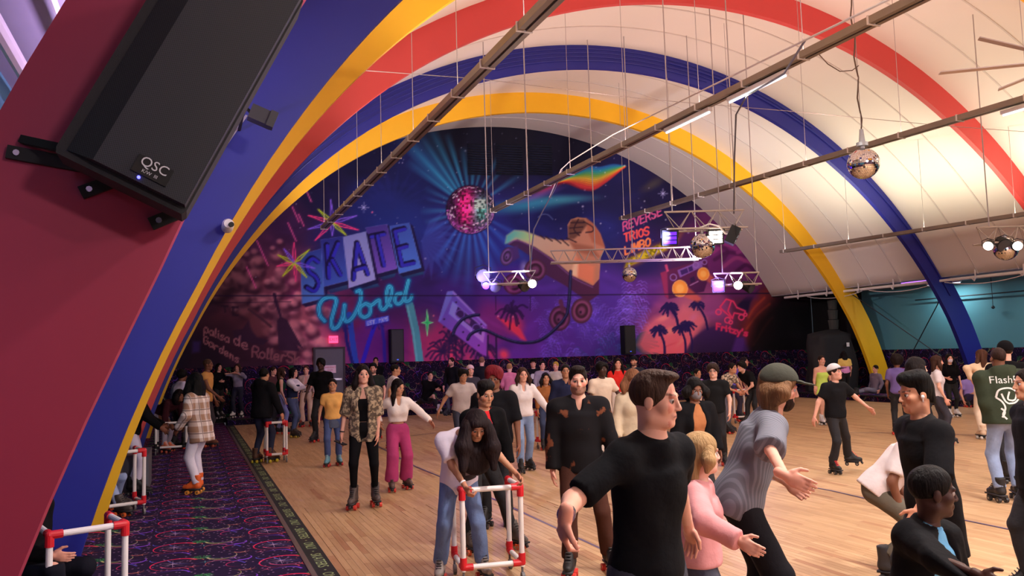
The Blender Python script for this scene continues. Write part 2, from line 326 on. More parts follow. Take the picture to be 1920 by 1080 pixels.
    # mirror ball
    R = 46; sl = cv.win(bx-R-2, by-R-2, bx+R+2, by+R+2); dx, dy = (cv.X[sl]-bx)/R, (cv.Y[sl]-by)/R
    rr = dx*dx+dy*dy; dz = np.sqrt(np.clip(1-rr, 0, 1)); lat = np.arcsin(np.clip(dy*.94+dz*.3, -1, 1)); lon = np.arctan2(dx, dz*.94-dy*.3)
    gi = np.floor(lat*11); gj = np.floor(lon*11*np.cos((gi+.5)/11)); h = np.modf(np.abs(np.sin(gi*12.98+gj*78.23)*43758.5))[0]
    edge = np.minimum(np.abs(np.modf(lat*11+100)[0]-.5), np.abs(np.modf(lon*11*np.cos((gi+.5)/11)+100)[0]-.5)) > .4
    col = np.zeros(dx.shape+(3,))
    w1 = np.exp(-((dx+.18)**2*9+(dy+.15)**2*1.6)); w2 = np.exp(-((dx-.45)**2*7+(dy-.05)**2*3)); w3 = np.clip(rr*1.3-.5, 0, 1)*(dy > 0)
    col += np.array((70, 30, 90))/255.*.9
    col += w1[..., None]*np.array((230, 20, 80))/255.+w2[..., None]*np.array((40, 170, 110))/255.*np.where(dy > 0, 1.1, 1.2)[..., None]+w3[..., None]*np.array((190, 110, 200))/255.
    col *= (.35+.95*h)[..., None]; col[(h > .9) & (rr > .35)] = (.88, .78, .92); col[(np.abs(dx-.38) < .22) & (np.abs(dy+.22) < .2) & (h > .25)] = (.74, .86, .84)
    col[edge] *= .35; col *= (1-.25*rr)[..., None]
    al = np.clip((1-np.sqrt(rr))*R*.7, 0, 1)
    cv.a[sl] += al[..., None]*(np.clip(col, 0, 1)-cv.a[sl]); cv.line([(bx+R*math.cos(t), by+R*math.sin(t)) for t in np.linspace(0, 6.3, 40)], 1.3, (20, 20, 50), .8)
    # louvred shutters at the top, painted over
    for x0, x1 in ((877, 921), (930, 981), (987, 1036)):
        cv.poly([(x0, 270), (x1, 270), (x1, 328), (x0, 328)], (10, 12, 26), .75, 1.5)
        for y in np.arange(274, 327, 4.6): cv.line([(x0+2, y), (x1-2, y)], 1.3, (36, 46, 82), .55)
    # sign poles and little palms below the sign
    cv.blob(705, 640, 90, 50, (88, 28, 122), .6)
    for P, w, c in (([(655, 590), (661, 640), (668, 686)], 11, (40, 70, 176)), ([(646, 600), (650, 640), (662, 686)], 6, (30, 26, 110)), ([(704, 606), (692, 640), (678, 686)], 8, (48, 34, 190)), ([(716, 610), (720, 640), (722, 686)], 6, (50, 34, 150)), ([(768, 572), (779, 620), (788, 686)], 15, (72, 150, 168))): cv.line(P, w, c, 1)
    cv.line([(764, 574), (775, 622), (783, 686)], 3, (110, 190, 200), .7)
    for x, y in ((640, 606), (706, 602)):
        for a in range(0, 360, 30): cv.line([(x, y), (x+16*math.cos(a), y+13*math.sin(a)+3)], 3, (34, 28, 104), .7)
    # the sign boards
    def board(P, c, c2, sh=1):
        P = B(P); Q = [(x+7, y+6) for x, y in P]
        cv.poly([P[1], Q[1], Q[2], Q[3], P[3], P[2]], (26, 20, 62), .9, 1.2); cv.poly(P, c, 1, 1, c2, 80)
        cv.line(P+[P[0]], 1, (130, 150, 230), .35)
    for P in ([(290, 745), (455, 705), (470, 755), (330, 790)], [(690, 645), (850, 600), (830, 660), (740, 690)], [(860, 640), (1040, 590), (1060, 640), (900, 680)], [(480, 752), (680, 690), (715, 735), (560, 770)]):
        cv.poly(B(P), (44, 104, 138), .85, 3, (20, 44, 92))
    board([(98, 488), (262, 440), (285, 825), (108, 872)], (44, 62, 140), (78, 128, 204)); board([(255, 372), (430, 345), (465, 690), (280, 738)], (40, 46, 126), (60, 92, 182))
    board([(605, 278), (770, 250), (850, 596), (680, 642)], (64, 50, 134), (110, 78, 182)); board([(790, 266), (945, 240), (1038, 590), (865, 636)], (54, 80, 168), (70, 114, 206))
    board([(428, 350), (605, 308), (682, 682), (475, 748)], (118, 128, 190), (150, 154, 212))
    for st, sm in (([(235, 545), (190, 518), (150, 560), (165, 620), (215, 660), (238, 715), (205, 770), (148, 745)], 1), ([(305, 415), (320, 668)], 0), ([(390, 400), (325, 560)], 0), ([(345, 530), (410, 645)], 0),
      ([(512, 680), (540, 400), (622, 640)], 0), ([(530, 605), (600, 585)], 0), ([(648, 348), (748, 328)], 0), ([(695, 340), (748, 572)], 0), ([(908, 288), (832, 306), (888, 572), (980, 552)], 0), ([(860, 440), (925, 422)], 0)):
        Q = B(st); cv.line([(x-1.2, y-1) for x, y in Q], 10.5, (20, 14, 60), .95, smooth=sm); cv.line([(x+.6, y+.6) for x, y in Q], 6.4, (46, 44, 176), 1, smooth=sm)
    # neon script
    W = [[(285, 1005), (248, 960), (242, 890), (275, 835), (335, 818), (375, 840), (362, 910), (338, 1000), (350, 1062), (395, 1040), (428, 960), (440, 880), (436, 960), (452, 1008), (495, 985), (540, 910), (568, 830), (562, 770), (535, 775)],
         [(600, 870), (562, 900), (560, 950), (595, 975), (635, 950), (640, 895), (605, 868), (650, 880), (690, 850), (712, 845), (716, 885), (735, 915), (765, 895), (800, 820), (808, 755), (785, 735), (768, 790), (772, 860), (800, 885)],
         [(880, 790), (845, 800), (832, 845), (855, 872), (890, 850), (915, 780), (938, 690), (915, 790), (915, 850), (950, 840), (962, 810)]]
    for st in W: cv.line(B(st), 11, (22, 96, 150), .85, 9, (26, 96, 176), .55, smooth=True)
    for st in W: cv.line(B(st), 5.6, (64, 196, 226), 1, smooth=True)
    for st in W: cv.line(B(st), 1.8, (40, 120, 170), .8, smooth=True)
    q = B([(603, 1000), (783, 960), (785, 1005), (605, 1046)]); cv.poly([(x+1, y+4) for x, y in q], (40, 30, 160), .6, 8); cv.poly(q, (66, 84, 210), 1)
    letters(cv, 'EST. 1975', (q[3][0]+3, q[3][1]-2.2), (4.2, -.93), (0, -6.6), 1, 1.2, (190, 200, 250), .16)
    # neon starbursts
    def spikes(c, tips):
        for (x, y), col in tips:
            dx, dy = x-c[0], y-c[1]; L = math.hypot(dx, dy); nx, ny = -dy/L*2.6, dx/L*2.6
            P = [c, (c[0]+dx*.35+nx, c[1]+dy*.35+ny), (x, y), (c[0]+dx*.35-nx, c[1]+dy*.35-ny), c]
            cv.line(P, 1.7, col, 1, 4, col, .3)
    PK, PU, YG = (244, 66, 128), (126, 92, 220), (186, 216, 40)
    spikes(B([(345, 238)])[0], list(zip(B([(333, 60), (535, 185), (548, 296), (345, 340), (210, 378), (155, 290), (158, 182), (235, 135), (452, 335)]), [PU, PU, PK, PU, PK, PU, PK, YG, YG])))
    spikes((552, 493), [((551, 455), PK), ((555, 528), PK), ((519, 499), PK), ((521, 478), YG), ((580, 468), YG), ((530, 518), YG), ((532, 466), PU), ((590, 503), PU), ((575, 520), YG)])
    for k in ((801, 605),):
        x, y = k; P = []
        for i in range(8):
            r = (25 if i % 4 == 0 else 11) if i % 2 == 0 else 3.4; a = i*math.pi/4-math.pi/2; P.append((x+r*math.cos(a), y+r*math.sin(a)))
        cv.blob(x, y, 22, 32, (20, 120, 90), .4); cv.poly(P, (40, 200, 110), 1, 1); cv.line(P+[P[0]], 1.2, (150, 255, 170), .8)
    # red horizon glow and dark fronds
    for x, y, rx, ry, c, a in ((842, 655, 26, 30, (232, 66, 104), .9), (815, 655, 16, 26, (220, 60, 110), .7), (965, 610, 26, 30, (226, 58, 92), .85), (945, 665, 16, 18, (238, 70, 96), .9), (920, 662, 14, 26, (214, 56, 110), .8), (880, 670, 12, 14, (226, 70, 110), .6)): cv.blob(x, y, rx, ry, c, a, -35)
    cv.poly(D_([(700, 400), (830, 440), (940, 520), (985, 600), (1000, 640), (940, 620), (840, 520)]), (232, 62, 92), .85, 5)
    for x, y in ((860, 622), (890, 640), (845, 640), (960, 585), (830, 660), (905, 655)):
        for a in np.linspace(0, 360, 15)[:-1]:
            r = math.radians(a+rng.uniform(-8, 8)); L = rng.uniform(16, 36)
            cv.line([(x, y), (x+L*.6*math.cos(r), y+L*.5*math.sin(r)-4), (x+L*math.cos(r), y+L*.8*math.sin(r)+6)], 4, (40, 22, 74), .75, smooth=True)
    for x in (853, 868, 897, 915, 930): cv.line([(x, 630), (x+rng.uniform(-4, 4), 690)], 4, (36, 20, 66), .8)
    # cassette
    cv.poly(D_([(205, 142), (265, 135), (605, 480), (600, 792), (540, 765), (115, 440)]), (92, 84, 196), 1, 1.5, (150, 70, 196), 60)
    cv.poly(D_([(205, 142), (265, 135), (250, 200), (140, 440), (115, 440)]), (110, 120, 216), .8, 1.5)
    cv.poly(D_([(265, 135), (605, 480), (590, 490), (258, 160)]), (150, 130, 226), .8, 1)
    cv.poly(D_([(220, 362), (258, 240), (588, 512), (566, 655)]), (128, 140, 236), 1, 1.5, (180, 120, 226), 50)
    cv.poly(D_([(285, 368), (312, 292), (560, 500), (545, 580)]), (58, 34, 96), 1, 1.5)
    for x, y in ((335, 368), (500, 510)):
        x, y = D_([(x, y)])[0]; cv.line([(x+8*math.cos(t), y+8*math.sin(t)) for t in np.linspace(0, 6.3, 16)], 2, (110, 80, 190), .9)
    cv.poly(D_([(400, 400), (440, 430), (430, 470), (385, 440)]), (150, 90, 180), .8, 2)
    for x, y in ((295, 250), (175, 418), (520, 680), (365, 548), (545, 470)): x, y = D_([(x, y)])[0]; cv.blob(x, y, 2.4, 2.4, (30, 16, 60), 1, 0, .3)
    # ferns
    def fern(x, y, a, L, c, n=9):
        r = math.radians(a); ex, ey = math.cos(r), -math.sin(r)
        for i in range(n):
            t = (i+1)/n
            for s in (-1, 1):
                b = r+s*.9; l = L*.45*(1-.5*t); p = (x+ex*L*t, y+ey*L*t)
                cv.line([p, (p[0]+l*.5*math.cos(b), p[1]-l*.5*math.sin(b)), (p[0]+l*math.cos(b+s*.5), p[1]-l*math.sin(b+s*.5)+l*.25)], 1.6, np.array(c)*rng.uniform(.75, 1.25), .55, smooth=True)
    for _ in range(46):
        x, y = rng.uniform(1000, 1185), rng.uniform(575, 690)
        fern(x, y, rng.uniform(30, 150), rng.uniform(20, 44), (104, 78, 200) if y < 650 or x < 1090 else (56, 92, 168), 6)
    for _ in range(10): fern(rng.uniform(1160, 1196), rng.uniform(560, 640), rng.uniform(40, 110), 40, (120, 92, 214), 6)
    for a in np.linspace(-35, 60, 9):
        r = math.radians(a); cv.line([(1188, 650), (1188+26*math.cos(r), 650-26*math.sin(r)), (1188+48*math.cos(r), 650-40*math.sin(r)+8)], 5, (34, 66, 96), .85, smooth=True)
    # sunset cloud bank, right
    cv.poly(F_([(330, 640), (420, 430), (520, 330), (640, 280), (740, 330), (850, 200), (960, 260), (1090, 330), (1010, 480), (930, 640), (850, 720), (480, 752), (390, 720)]), (206, 106, 132), .8, 12, (228, 96, 112), 90)
    for x, y, rx, ry, c, a, ro in ((620, 340, 120, 50, (236, 140, 140), .7, -20), (700, 480, 90, 70, (232, 148, 132), .6, -40), (560, 700, 150, 40, (240, 104, 124), .7, -5), (960, 330, 90, 60, (206, 116, 170), .6, -50), (820, 600, 120, 40, (240, 128, 126), .6, -50), (700, 640, 160, 22, (180, 70, 96), .5, -20)):
        cv.blob(1140+x/6, 540+y/6, rx/6, ry/6, c, a, ro)
    # rocks, right
    cv.poly(F_([(860, 740), (960, 560), (1100, 460), (1240, 420), (1420, 520), (1540, 620), (1560, 740)]), (58, 32, 92), .85, 5, (36, 20, 60), 90)
    cv.poly(F_([(1380, 740), (1440, 560), (1570, 540), (1600, 700), (1560, 745)]), (82, 42, 134), .8, 6)
    cv.poly(F_([(1520, 460), (1580, 320), (1640, 140), (1720, 40), (1800, -10), (1900, 60), (1900, 560), (1640, 740), (1560, 640)]), (128, 42, 46), .8, 10, (24, 12, 20), 25)
    cv.poly(F_([(1450, 200), (1560, 90), (1700, 20), (1600, 160), (1570, 290)]), (28, 18, 56), .9, 4)
    for P in ([(1580, 330), (1640, 230), (1760, 110)], [(1640, 640), (1760, 440), (1850, 330)], [(1560, 460), (1680, 300), (1820, 180)]): cv.line(F_(P), 4, (160, 60, 46), .5, 5, smooth=True)
    cv.poly([(1415, 600), (1480, 540), (1480, 700), (1404, 700), (1400, 660)], (10, 8, 14), .8, 22)
    cv.poly(E_([(980, 640), (1100, 420), (1250, 360), (1380, 480), (1560, 700), (1560, 1080), (1240, 1080), (1060, 880)]), (112, 42, 112), .8, 12, (84, 32, 92), 90)
    for P, c in (([(1060, 560), (1200, 470), (1320, 520)], (150, 56, 130)), ([(1080, 640), (1240, 560), (1420, 610)], (66, 22, 70)), ([(1180, 720), (1330, 620), (1480, 690)], (150, 60, 120)), ([(1320, 780), (1440, 700), (1560, 800)], (60, 22, 66)), ([(1110, 460), (1220, 540), (1180, 640)], (70, 24, 72)), ([(1340, 560), (1430, 520), (1520, 620)], (146, 60, 130))): cv.line(E_(P), 7, c, .5, 6, smooth=True)
    # palms
    def palm(x, y, R, tx, ty, w, c=(34, 22, 82)):
        cv.line([(x, y), ((x+tx)/2+4, (y+ty)/2), (tx, ty)], w, c, 1, smooth=True)
        for a in np.linspace(0, 360, 17)[:-1]:
            r = math.radians(a+rng.uniform(-9, 9)); L = R*rng.uniform(.75, 1.15)
            cv.line([(x, y), (x+L*.55*math.cos(r), y-L*.5*abs(math.sin(r))*(1 if math.sin(r) > 0 else -.6)), (x+L*math.cos(r), y-L*.6*math.sin(r)+L*.25)], max(2., R*.2), c, .95, smooth=True)
    for x, y, R, tx, ty, w in ((690, 215, 105, 790, 430, 5), (570, 470, 95, 640, 752, 4.5), (815, 450, 85, 872, 745, 4), (895, 415, 90, 942, 745, 3.6), (1005, 185, 80, 1122, 465, 4)):
        (x, y), (tx, ty) = F_([(x, y), (tx, ty)]); palm(x, y, R/6, tx, ty, w)
    # neon skate and name
    for st in ([(1330, 125), (1260, 215), (1290, 250), (1400, 345), (1420, 280), (1530, 300), (1545, 260), (1450, 220), (1410, 150), (1330, 125)], [(1385, 150), (1350, 260), (1400, 340)]): cv.line(F_(st), 2.6, (226, 58, 110), 1, 4, (200, 40, 100), .4)
    for x, y, r in ((1243, 270, 30), (1345, 362, 32), (1380, 385, 20), (1500, 330, 30), (1545, 300, 18)):
        x, y = F_([(x, y)])[0]; cv.line([(x+r/6*math.cos(t), y+r/6*math.sin(t)) for t in np.linspace(0, 6.3, 16)], 2.2, (236, 70, 122), 1, 3, (200, 40, 100), .4)
    letters(cv, "Fritzy's", F_([(1215, 462)])[0], (8.6, 1.95), (.4, -11), 1, 3.4, (214, 50, 104), -.02, glow=3, ga=.4)
    # listed dances
    o = lambda a, b: E_([(a, b)])[0]
    for txt, p, q, h, c, w in (('REVERSE', (52, 318), (500, 130), 15, (206, 84, 140), 2.6), ('TRIOS', (66, 440), (356, 352), 14.5, (232, 84, 84), 3.2), ('LIMBO', (72, 586), (372, 474), 14.5, (238, 132, 80), 3.2)):
        p, q = o(*p), o(*q); n = sum(.55 if ch in 'I' else 1 for ch in txt)*1.28; ex = ((q[0]-p[0])/n, (q[1]-p[1])/n)
        letters(cv, txt, p, ex, (-.8, -h), 1, w, c, .28)
    P = E_([(70, 742), (100, 640), (330, 500), (560, 430), (720, 330), (640, 470), (480, 560), (240, 680)]); cv.poly(P, (190, 110, 40), .55, 12); cv.poly(E_([(72, 730), (100, 650), (320, 530), (545, 450), (540, 530), (330, 620)]), (214, 200, 40), .85, 6)
    p, q = o(92, 706), o(572, 486); ex = ((q[0]-p[0])/10.6, (q[1]-p[1])/10.6); letters(cv, 'ALL SKATE', p, ex, (-.5, -11.5), 1, 2.6, (120, 110, 20), .18)
    # boombox
    cv.poly(E_([(470, 790), (540, 760), (950, 640), (1000, 680), (1020, 820), (960, 1000), (560, 1085), (520, 1050)]), (98, 36, 84), 1, 2, (66, 26, 74), 60)
    cv.poly(E_([(470, 790), (545, 765), (560, 1085), (520, 1050)]), (140, 44, 92), 1, 2)
    cv.poly(E_([(516, 700), (545, 690), (566, 770), (540, 780)]), (190, 70, 120), 1, 1)
    cv.poly(E_([(660, 760), (930, 650), (945, 720), (690, 842)]), (126, 84, 170), 1, 1.2); cv.poly(E_([(690, 765), (770, 735), (785, 785), (708, 815)]), (62, 36, 104), 1, 1); cv.poly(E_([(780, 730), (825, 712), (838, 760), (795, 780)]), (62, 36, 104), 1, 1)
    for x, y, r in ((615, 840, 36), (868, 700, 30), (965, 670, 26)): x, y = E_([(x, y)])[0]; cv.line([(x+r/6*math.cos(t), y+r/6*math.sin(t)) for t in np.linspace(0, 6.3, 16)], 1.8, (140, 104, 186), 1)
    cv.poly(E_([(800, 850), (850, 826), (862, 880), (812, 905)]), (48, 26, 70), .9, 1); cv.line(E_([(805, 930), (895, 885)]), 2, (180, 130, 190), .8)
    for x, y, r, tx, ty in ((690, 966, 84, 930, 1100), (952, 802, 64, 1100, 900)):
        (x, y), (tx, ty) = E_([(x, y), (tx, ty)]); r /= 6
        cv.poly([(x+r*.7, y-r*.5), (tx, ty-4), (tx-6, ty+4), (x, y+r*.9)], (206, 92, 76), .7, 4)
        cv.blob(x, y, r, r*1.1, (238, 146, 62), 1, 0, .85); cv.blob(x, y, r*.72, r*.8, (250, 178, 96), .9, 0, .5)
        cv.line([(x+r*math.cos(t), y+1.1*r*math.sin(t)) for t in np.linspace(0, 6.3, 24)], 1.6, (250, 190, 100), .9)
    # the big roller skate
    def wheel(x, y, rx, ry, c, rot=0):
        cv.blob(x, y, rx, ry, np.array(c)*.55, 1, rot, .9)
        cv.blob(x, y, rx*.9, ry*.9, c, 1, rot, .7); cv.blob(x, y, rx*.66, ry*.66, np.array(c)*.45, 1, rot, .75); cv.blob(x, y, rx*.45, ry*.45, np.array(c)*.9, 1, rot, .4); cv.blob(x-rx*.1, y+ry*.1, rx*.18, ry*.18, (24, 14, 40), 1)
    wheel(*C([(610, 945)])[0], 22, 21, (126, 60, 130)); cv.blob(*C([(570, 960)])[0], 9, 20, (170, 96, 150), .6)
    bootP = [(528, 570), (540, 500), (610, 452), (700, 458), (850, 512), (1000, 540), (1108, 540), (1100, 400), (1130, 350), (1190, 330), (1270, 338), (1340, 392), (1400, 480), (1445, 610), (1405, 700), (1392, 900), (1335, 962), (1150, 872), (950, 705), (800, 605), (640, 535)]
    cv.poly(C(bootP), (150, 116, 96), 1, 1.4, (176, 118, 96), 20)
    cv.poly(C([(528, 570), (540, 500), (610, 452), (700, 458), (850, 512), (1000, 540), (1120, 560), (1190, 700), (1150, 872), (950, 705), (800, 605), (640, 535)]), (186, 178, 160), .9, 5, (190, 150, 124), 30)
    cv.poly(C([(528, 570), (540, 500), (610, 452), (700, 458), (800, 500), (760, 560), (620, 520), (550, 570)]), (64, 176, 186), .9, 6, (178, 206, 120), 20)
    cv.poly(C([(1170, 700), (1300, 760), (1350, 780), (1340, 950), (1165, 870)]), (206, 120, 92), .9, 8); cv.poly(C([(1160, 760), (1200, 740), (1190, 880), (1130, 860)]), (226, 200, 170), .8, 6)
    cv.poly(C([(1270, 338), (1340, 392), (1400, 480), (1445, 610), (1330, 560), (1280, 450)]), (150, 84, 64), .8, 5); cv.poly(C([(1120, 560), (1330, 600), (1400, 700), (1300, 680), (1180, 640)]), (120, 70, 56), .6, 6)
    cv.poly(C([(1105, 420), (1140, 355), (1250, 350), (1280, 400), (1220, 480), (1160, 530), (1110, 530)]), (86, 56, 50), .9, 4)
    for P in ([(1130, 380), (1250, 380)], [(1120, 430), (1240, 420)], [(1120, 480), (1220, 470)], [(1090, 520), (1180, 560)], [(1040, 530), (1110, 590)], [(980, 525), (1040, 570)], [(900, 510), (960, 550)], [(850, 500), (890, 530)], [(1250, 370), (1330, 420), (1330, 460), (1270, 470)], [(1200, 350), (1160, 440), (1210, 500)]): cv.line(C(P), 2.4, (42, 24, 36), .9, smooth=len(P) > 2)
    cv.poly(C([(540, 580), (640, 535), (800, 605), (950, 705), (1150, 872), (1335, 962), (1392, 900), (1390, 1040), (1290, 1110), (1080, 960), (900, 860), (760, 690), (640, 610)]), (64, 40, 84), 1, 2, (74, 34, 70), 40)
    cv.line(C([(560, 575), (640, 545), (800, 618), (950, 720), (1150, 885), (1330, 975)]), 2.4, (120, 80, 140), .7, smooth=True)
    wheel(*C([(545, 690)])[0], 13, 19, (118, 88, 166), 20); cv.poly(C([(560, 610), (640, 590), (660, 700), (600, 740)]), (70, 46, 110), .9, 4)
    cv.blob(*C([(700, 790)])[0], 12, 18, (140, 140, 206), .8); wheel(*C([(805, 815)])[0], 22, 22, (124, 70, 120))
    wheel(*D_([(1330, 410)])[0], 21, 25, (128, 66, 124), 10); wheel(*D_([(1550, 335)])[0], 21, 25, (136, 72, 120), 10); cv.line(D_([(1340, 240), (1360, 330)]), 8, (92, 46, 84), .9)
    for P in ([(1440, -60), (1432, 120), (1415, 300), (1380, 410), (1250, 550), (1120, 635), (980, 655), (860, 640), (720, 590), (600, 535), (520, 528), (440, 570), (410, 620)], [(260, 580), (290, 500), (360, 420), (450, 385), (520, 376)]):
        cv.line(D_(P), 6, (26, 22, 60), 1, smooth=True); cv.line([(x, y-1.6) for x, y in D_(P)], 1.6, (96, 120, 200), .45, smooth=True)
    cv.line(C([(830, 330), (870, 305), (920, 308), (965, 350)]), 2, (120, 150, 210), .5, smooth=True)
    # left wall: pale lettering, rocket guitar shape
    cv.poly([(360, 620), (420, 600), (470, 640), (560, 665), (560, 700), (350, 700)], (40, 20, 40), .55, 20)
    cv.poly(G_([(1020, 60), (1060, 60), (1085, 180), (1140, 370), (1200, 400), (1410, 775), (1330, 720), (1360, 800), (1100, 790), (1080, 520), (1075, 420), (1110, 370), (1040, 180)]), (52, 28, 54), .95, 1.5)
    cv.poly(G_([(510, 540), (640, 520), (720, 400), (770, 560), (840, 630), (970, 660), (900, 720), (760, 700), (540, 640)]), (48, 26, 50), .9, 3)
    cv.poly(G_([(560, 310), (720, 230), (860, 330), (1010, 450), (1000, 500), (960, 600), (820, 620), (740, 500), (720, 390)]), (112, 62, 66), .55, 6)
    for P in ([(720, 270), (830, 350), (930, 430), (1000, 490)],): cv.line(G_(P), 5, (60, 34, 50), .8)
    for P in ([(375, 228), (450, 232)], [(412, 230), (420, 300)], [(510, 245), (580, 245)], [(520, 245), (520, 340), (575, 345)]): cv.line(G_(P), 4, (38, 20, 38), .8)
    col = (150, 96, 108)
    for txt, p, q, h, c, w, g in (('palisa', (150, 560), (475, 700), 15, col, 2.3, .05), ('de', (520, 700), (720, 800), 19, col, 2.6, .1), ('Gardens', (140, 690), (600, 960), 14, col, 2.3, .05), ('RollerSk', (760, 870), (1370, 960), 19, (128, 78, 90), 3.2, .08)):
        p, q = G_([p, q]); n = sum(.55 if ch in "il" else 1 for ch in txt)*(1+g); ex = ((q[0]-p[0])/n, (q[1]-p[1])/n); letters(cv, txt, p, ex, (.25*h*.3, -h), 1, w, c, g)
    cv.poly([(362, 640), (376, 640), (374, 660), (360, 662)], (60, 40, 110), .7, 6)
    # seam between the painted panels
    cv.line([(380, 554.5), (995, 554), (1445, 550)], 2.2, (26, 14, 44), .85); cv.line([(380, 568), (545, 566)], 1.6, (30, 16, 36), .7)
    cv.line(D_([(690, 180), (695, 330)]), 1.6, (40, 20, 60), .8); cv.line(D_([(1035, 180), (1035, 330)]), 1.6, (40, 20, 60), .8)
    return np.clip(cv.a, 0, 1)
# ------------------------------------------------------------------ the hall
WX0, WX1, YB, YF = -2.3, 23.1, 25.2, -8.0                       # side walls, end wall, wall behind the viewer
AX, AZ, RIN, ROUT, RV = 10.5, -3.0, 12.0, 12.75, 12.6           # arch centre, rib inner / outer radius, vault radius
STG = .16                                                       # low carpeted platform round the rink
# maple strip floor: rows of boards along the hall
PW, PL = .062, .92
def board_shift(r): return (r*.6180339) % 1.0*PL
def wood():
    g = NG('maple_boards'); x, y, z = g.pos()
    r = g.ma('FLOOR', g.ma('DIVIDE', x, PW)); sh = g.ma('MULTIPLY', g.ma('FRACT', g.ma('MULTIPLY', r, .6180339)), PL)
    yy = g.ma('DIVIDE', g.ma('ADD', y, sh), PL); c = g.ma('FLOOR', yy)
    wn = g.new('ShaderNodeTexWhiteNoise', noise_dimensions='2D'); g.put(wn.inputs['Vector'], g.comb(r, c, 0.)); h = wn.outputs['Value']
    base = g.mix(h, rgb(178, 140, 102), rgb(204, 166, 126)); base = g.mix(g.ss(h, .93, .97), base, rgb(168, 122, 88))
    n1 = g.new('ShaderNodeTexNoise'); n1.inputs['Scale'].default_value = 3.; n1.inputs['Detail'].default_value = 4; g.put(n1.inputs['Vector'], g.comb(g.ma('MULTIPLY', x, 14.), g.ma('MULTIPLY', y, 1.2), h))
    base = g.mix(g.ma('MULTIPLY', g.ss(n1.outputs['Fac'], .52, .78), .4), base, rgb(150, 108, 78))
    n2 = g.new('ShaderNodeTexNoise'); n2.inputs['Scale'].default_value = .6; n2.inputs['Detail'].default_value = 3; g.put(n2.inputs['Vector'], g.comb(x, y, 0.)); base = g.mix(g.ss(n2.outputs['Fac'], .4, .7, 0., .35), base, rgb(204, 166, 122))
    fx = g.ma('ABSOLUTE', g.ma('SUBTRACT', g.ma('FRACT', g.ma('DIVIDE', x, PW)), .5)); fy = g.ma('ABSOLUTE', g.ma('SUBTRACT', g.ma('FRACT', yy), .5))
    gap = g.ma('MAXIMUM', g.ss(fx, .465, .49), g.ss(fy, .4965, .4985)); base = g.mix(g.ma('MULTIPLY', gap, .35), base, rgb(120, 84, 60))
    g.put(g.p.inputs['Base Color'], base); g.put(g.p.inputs['Roughness'], g.ss(n1.outputs['Fac'], .3, .8, .42, .58)); g.p.inputs['Specular IOR Level'].default_value = .22
    return g.m
M_WOOD = wood()
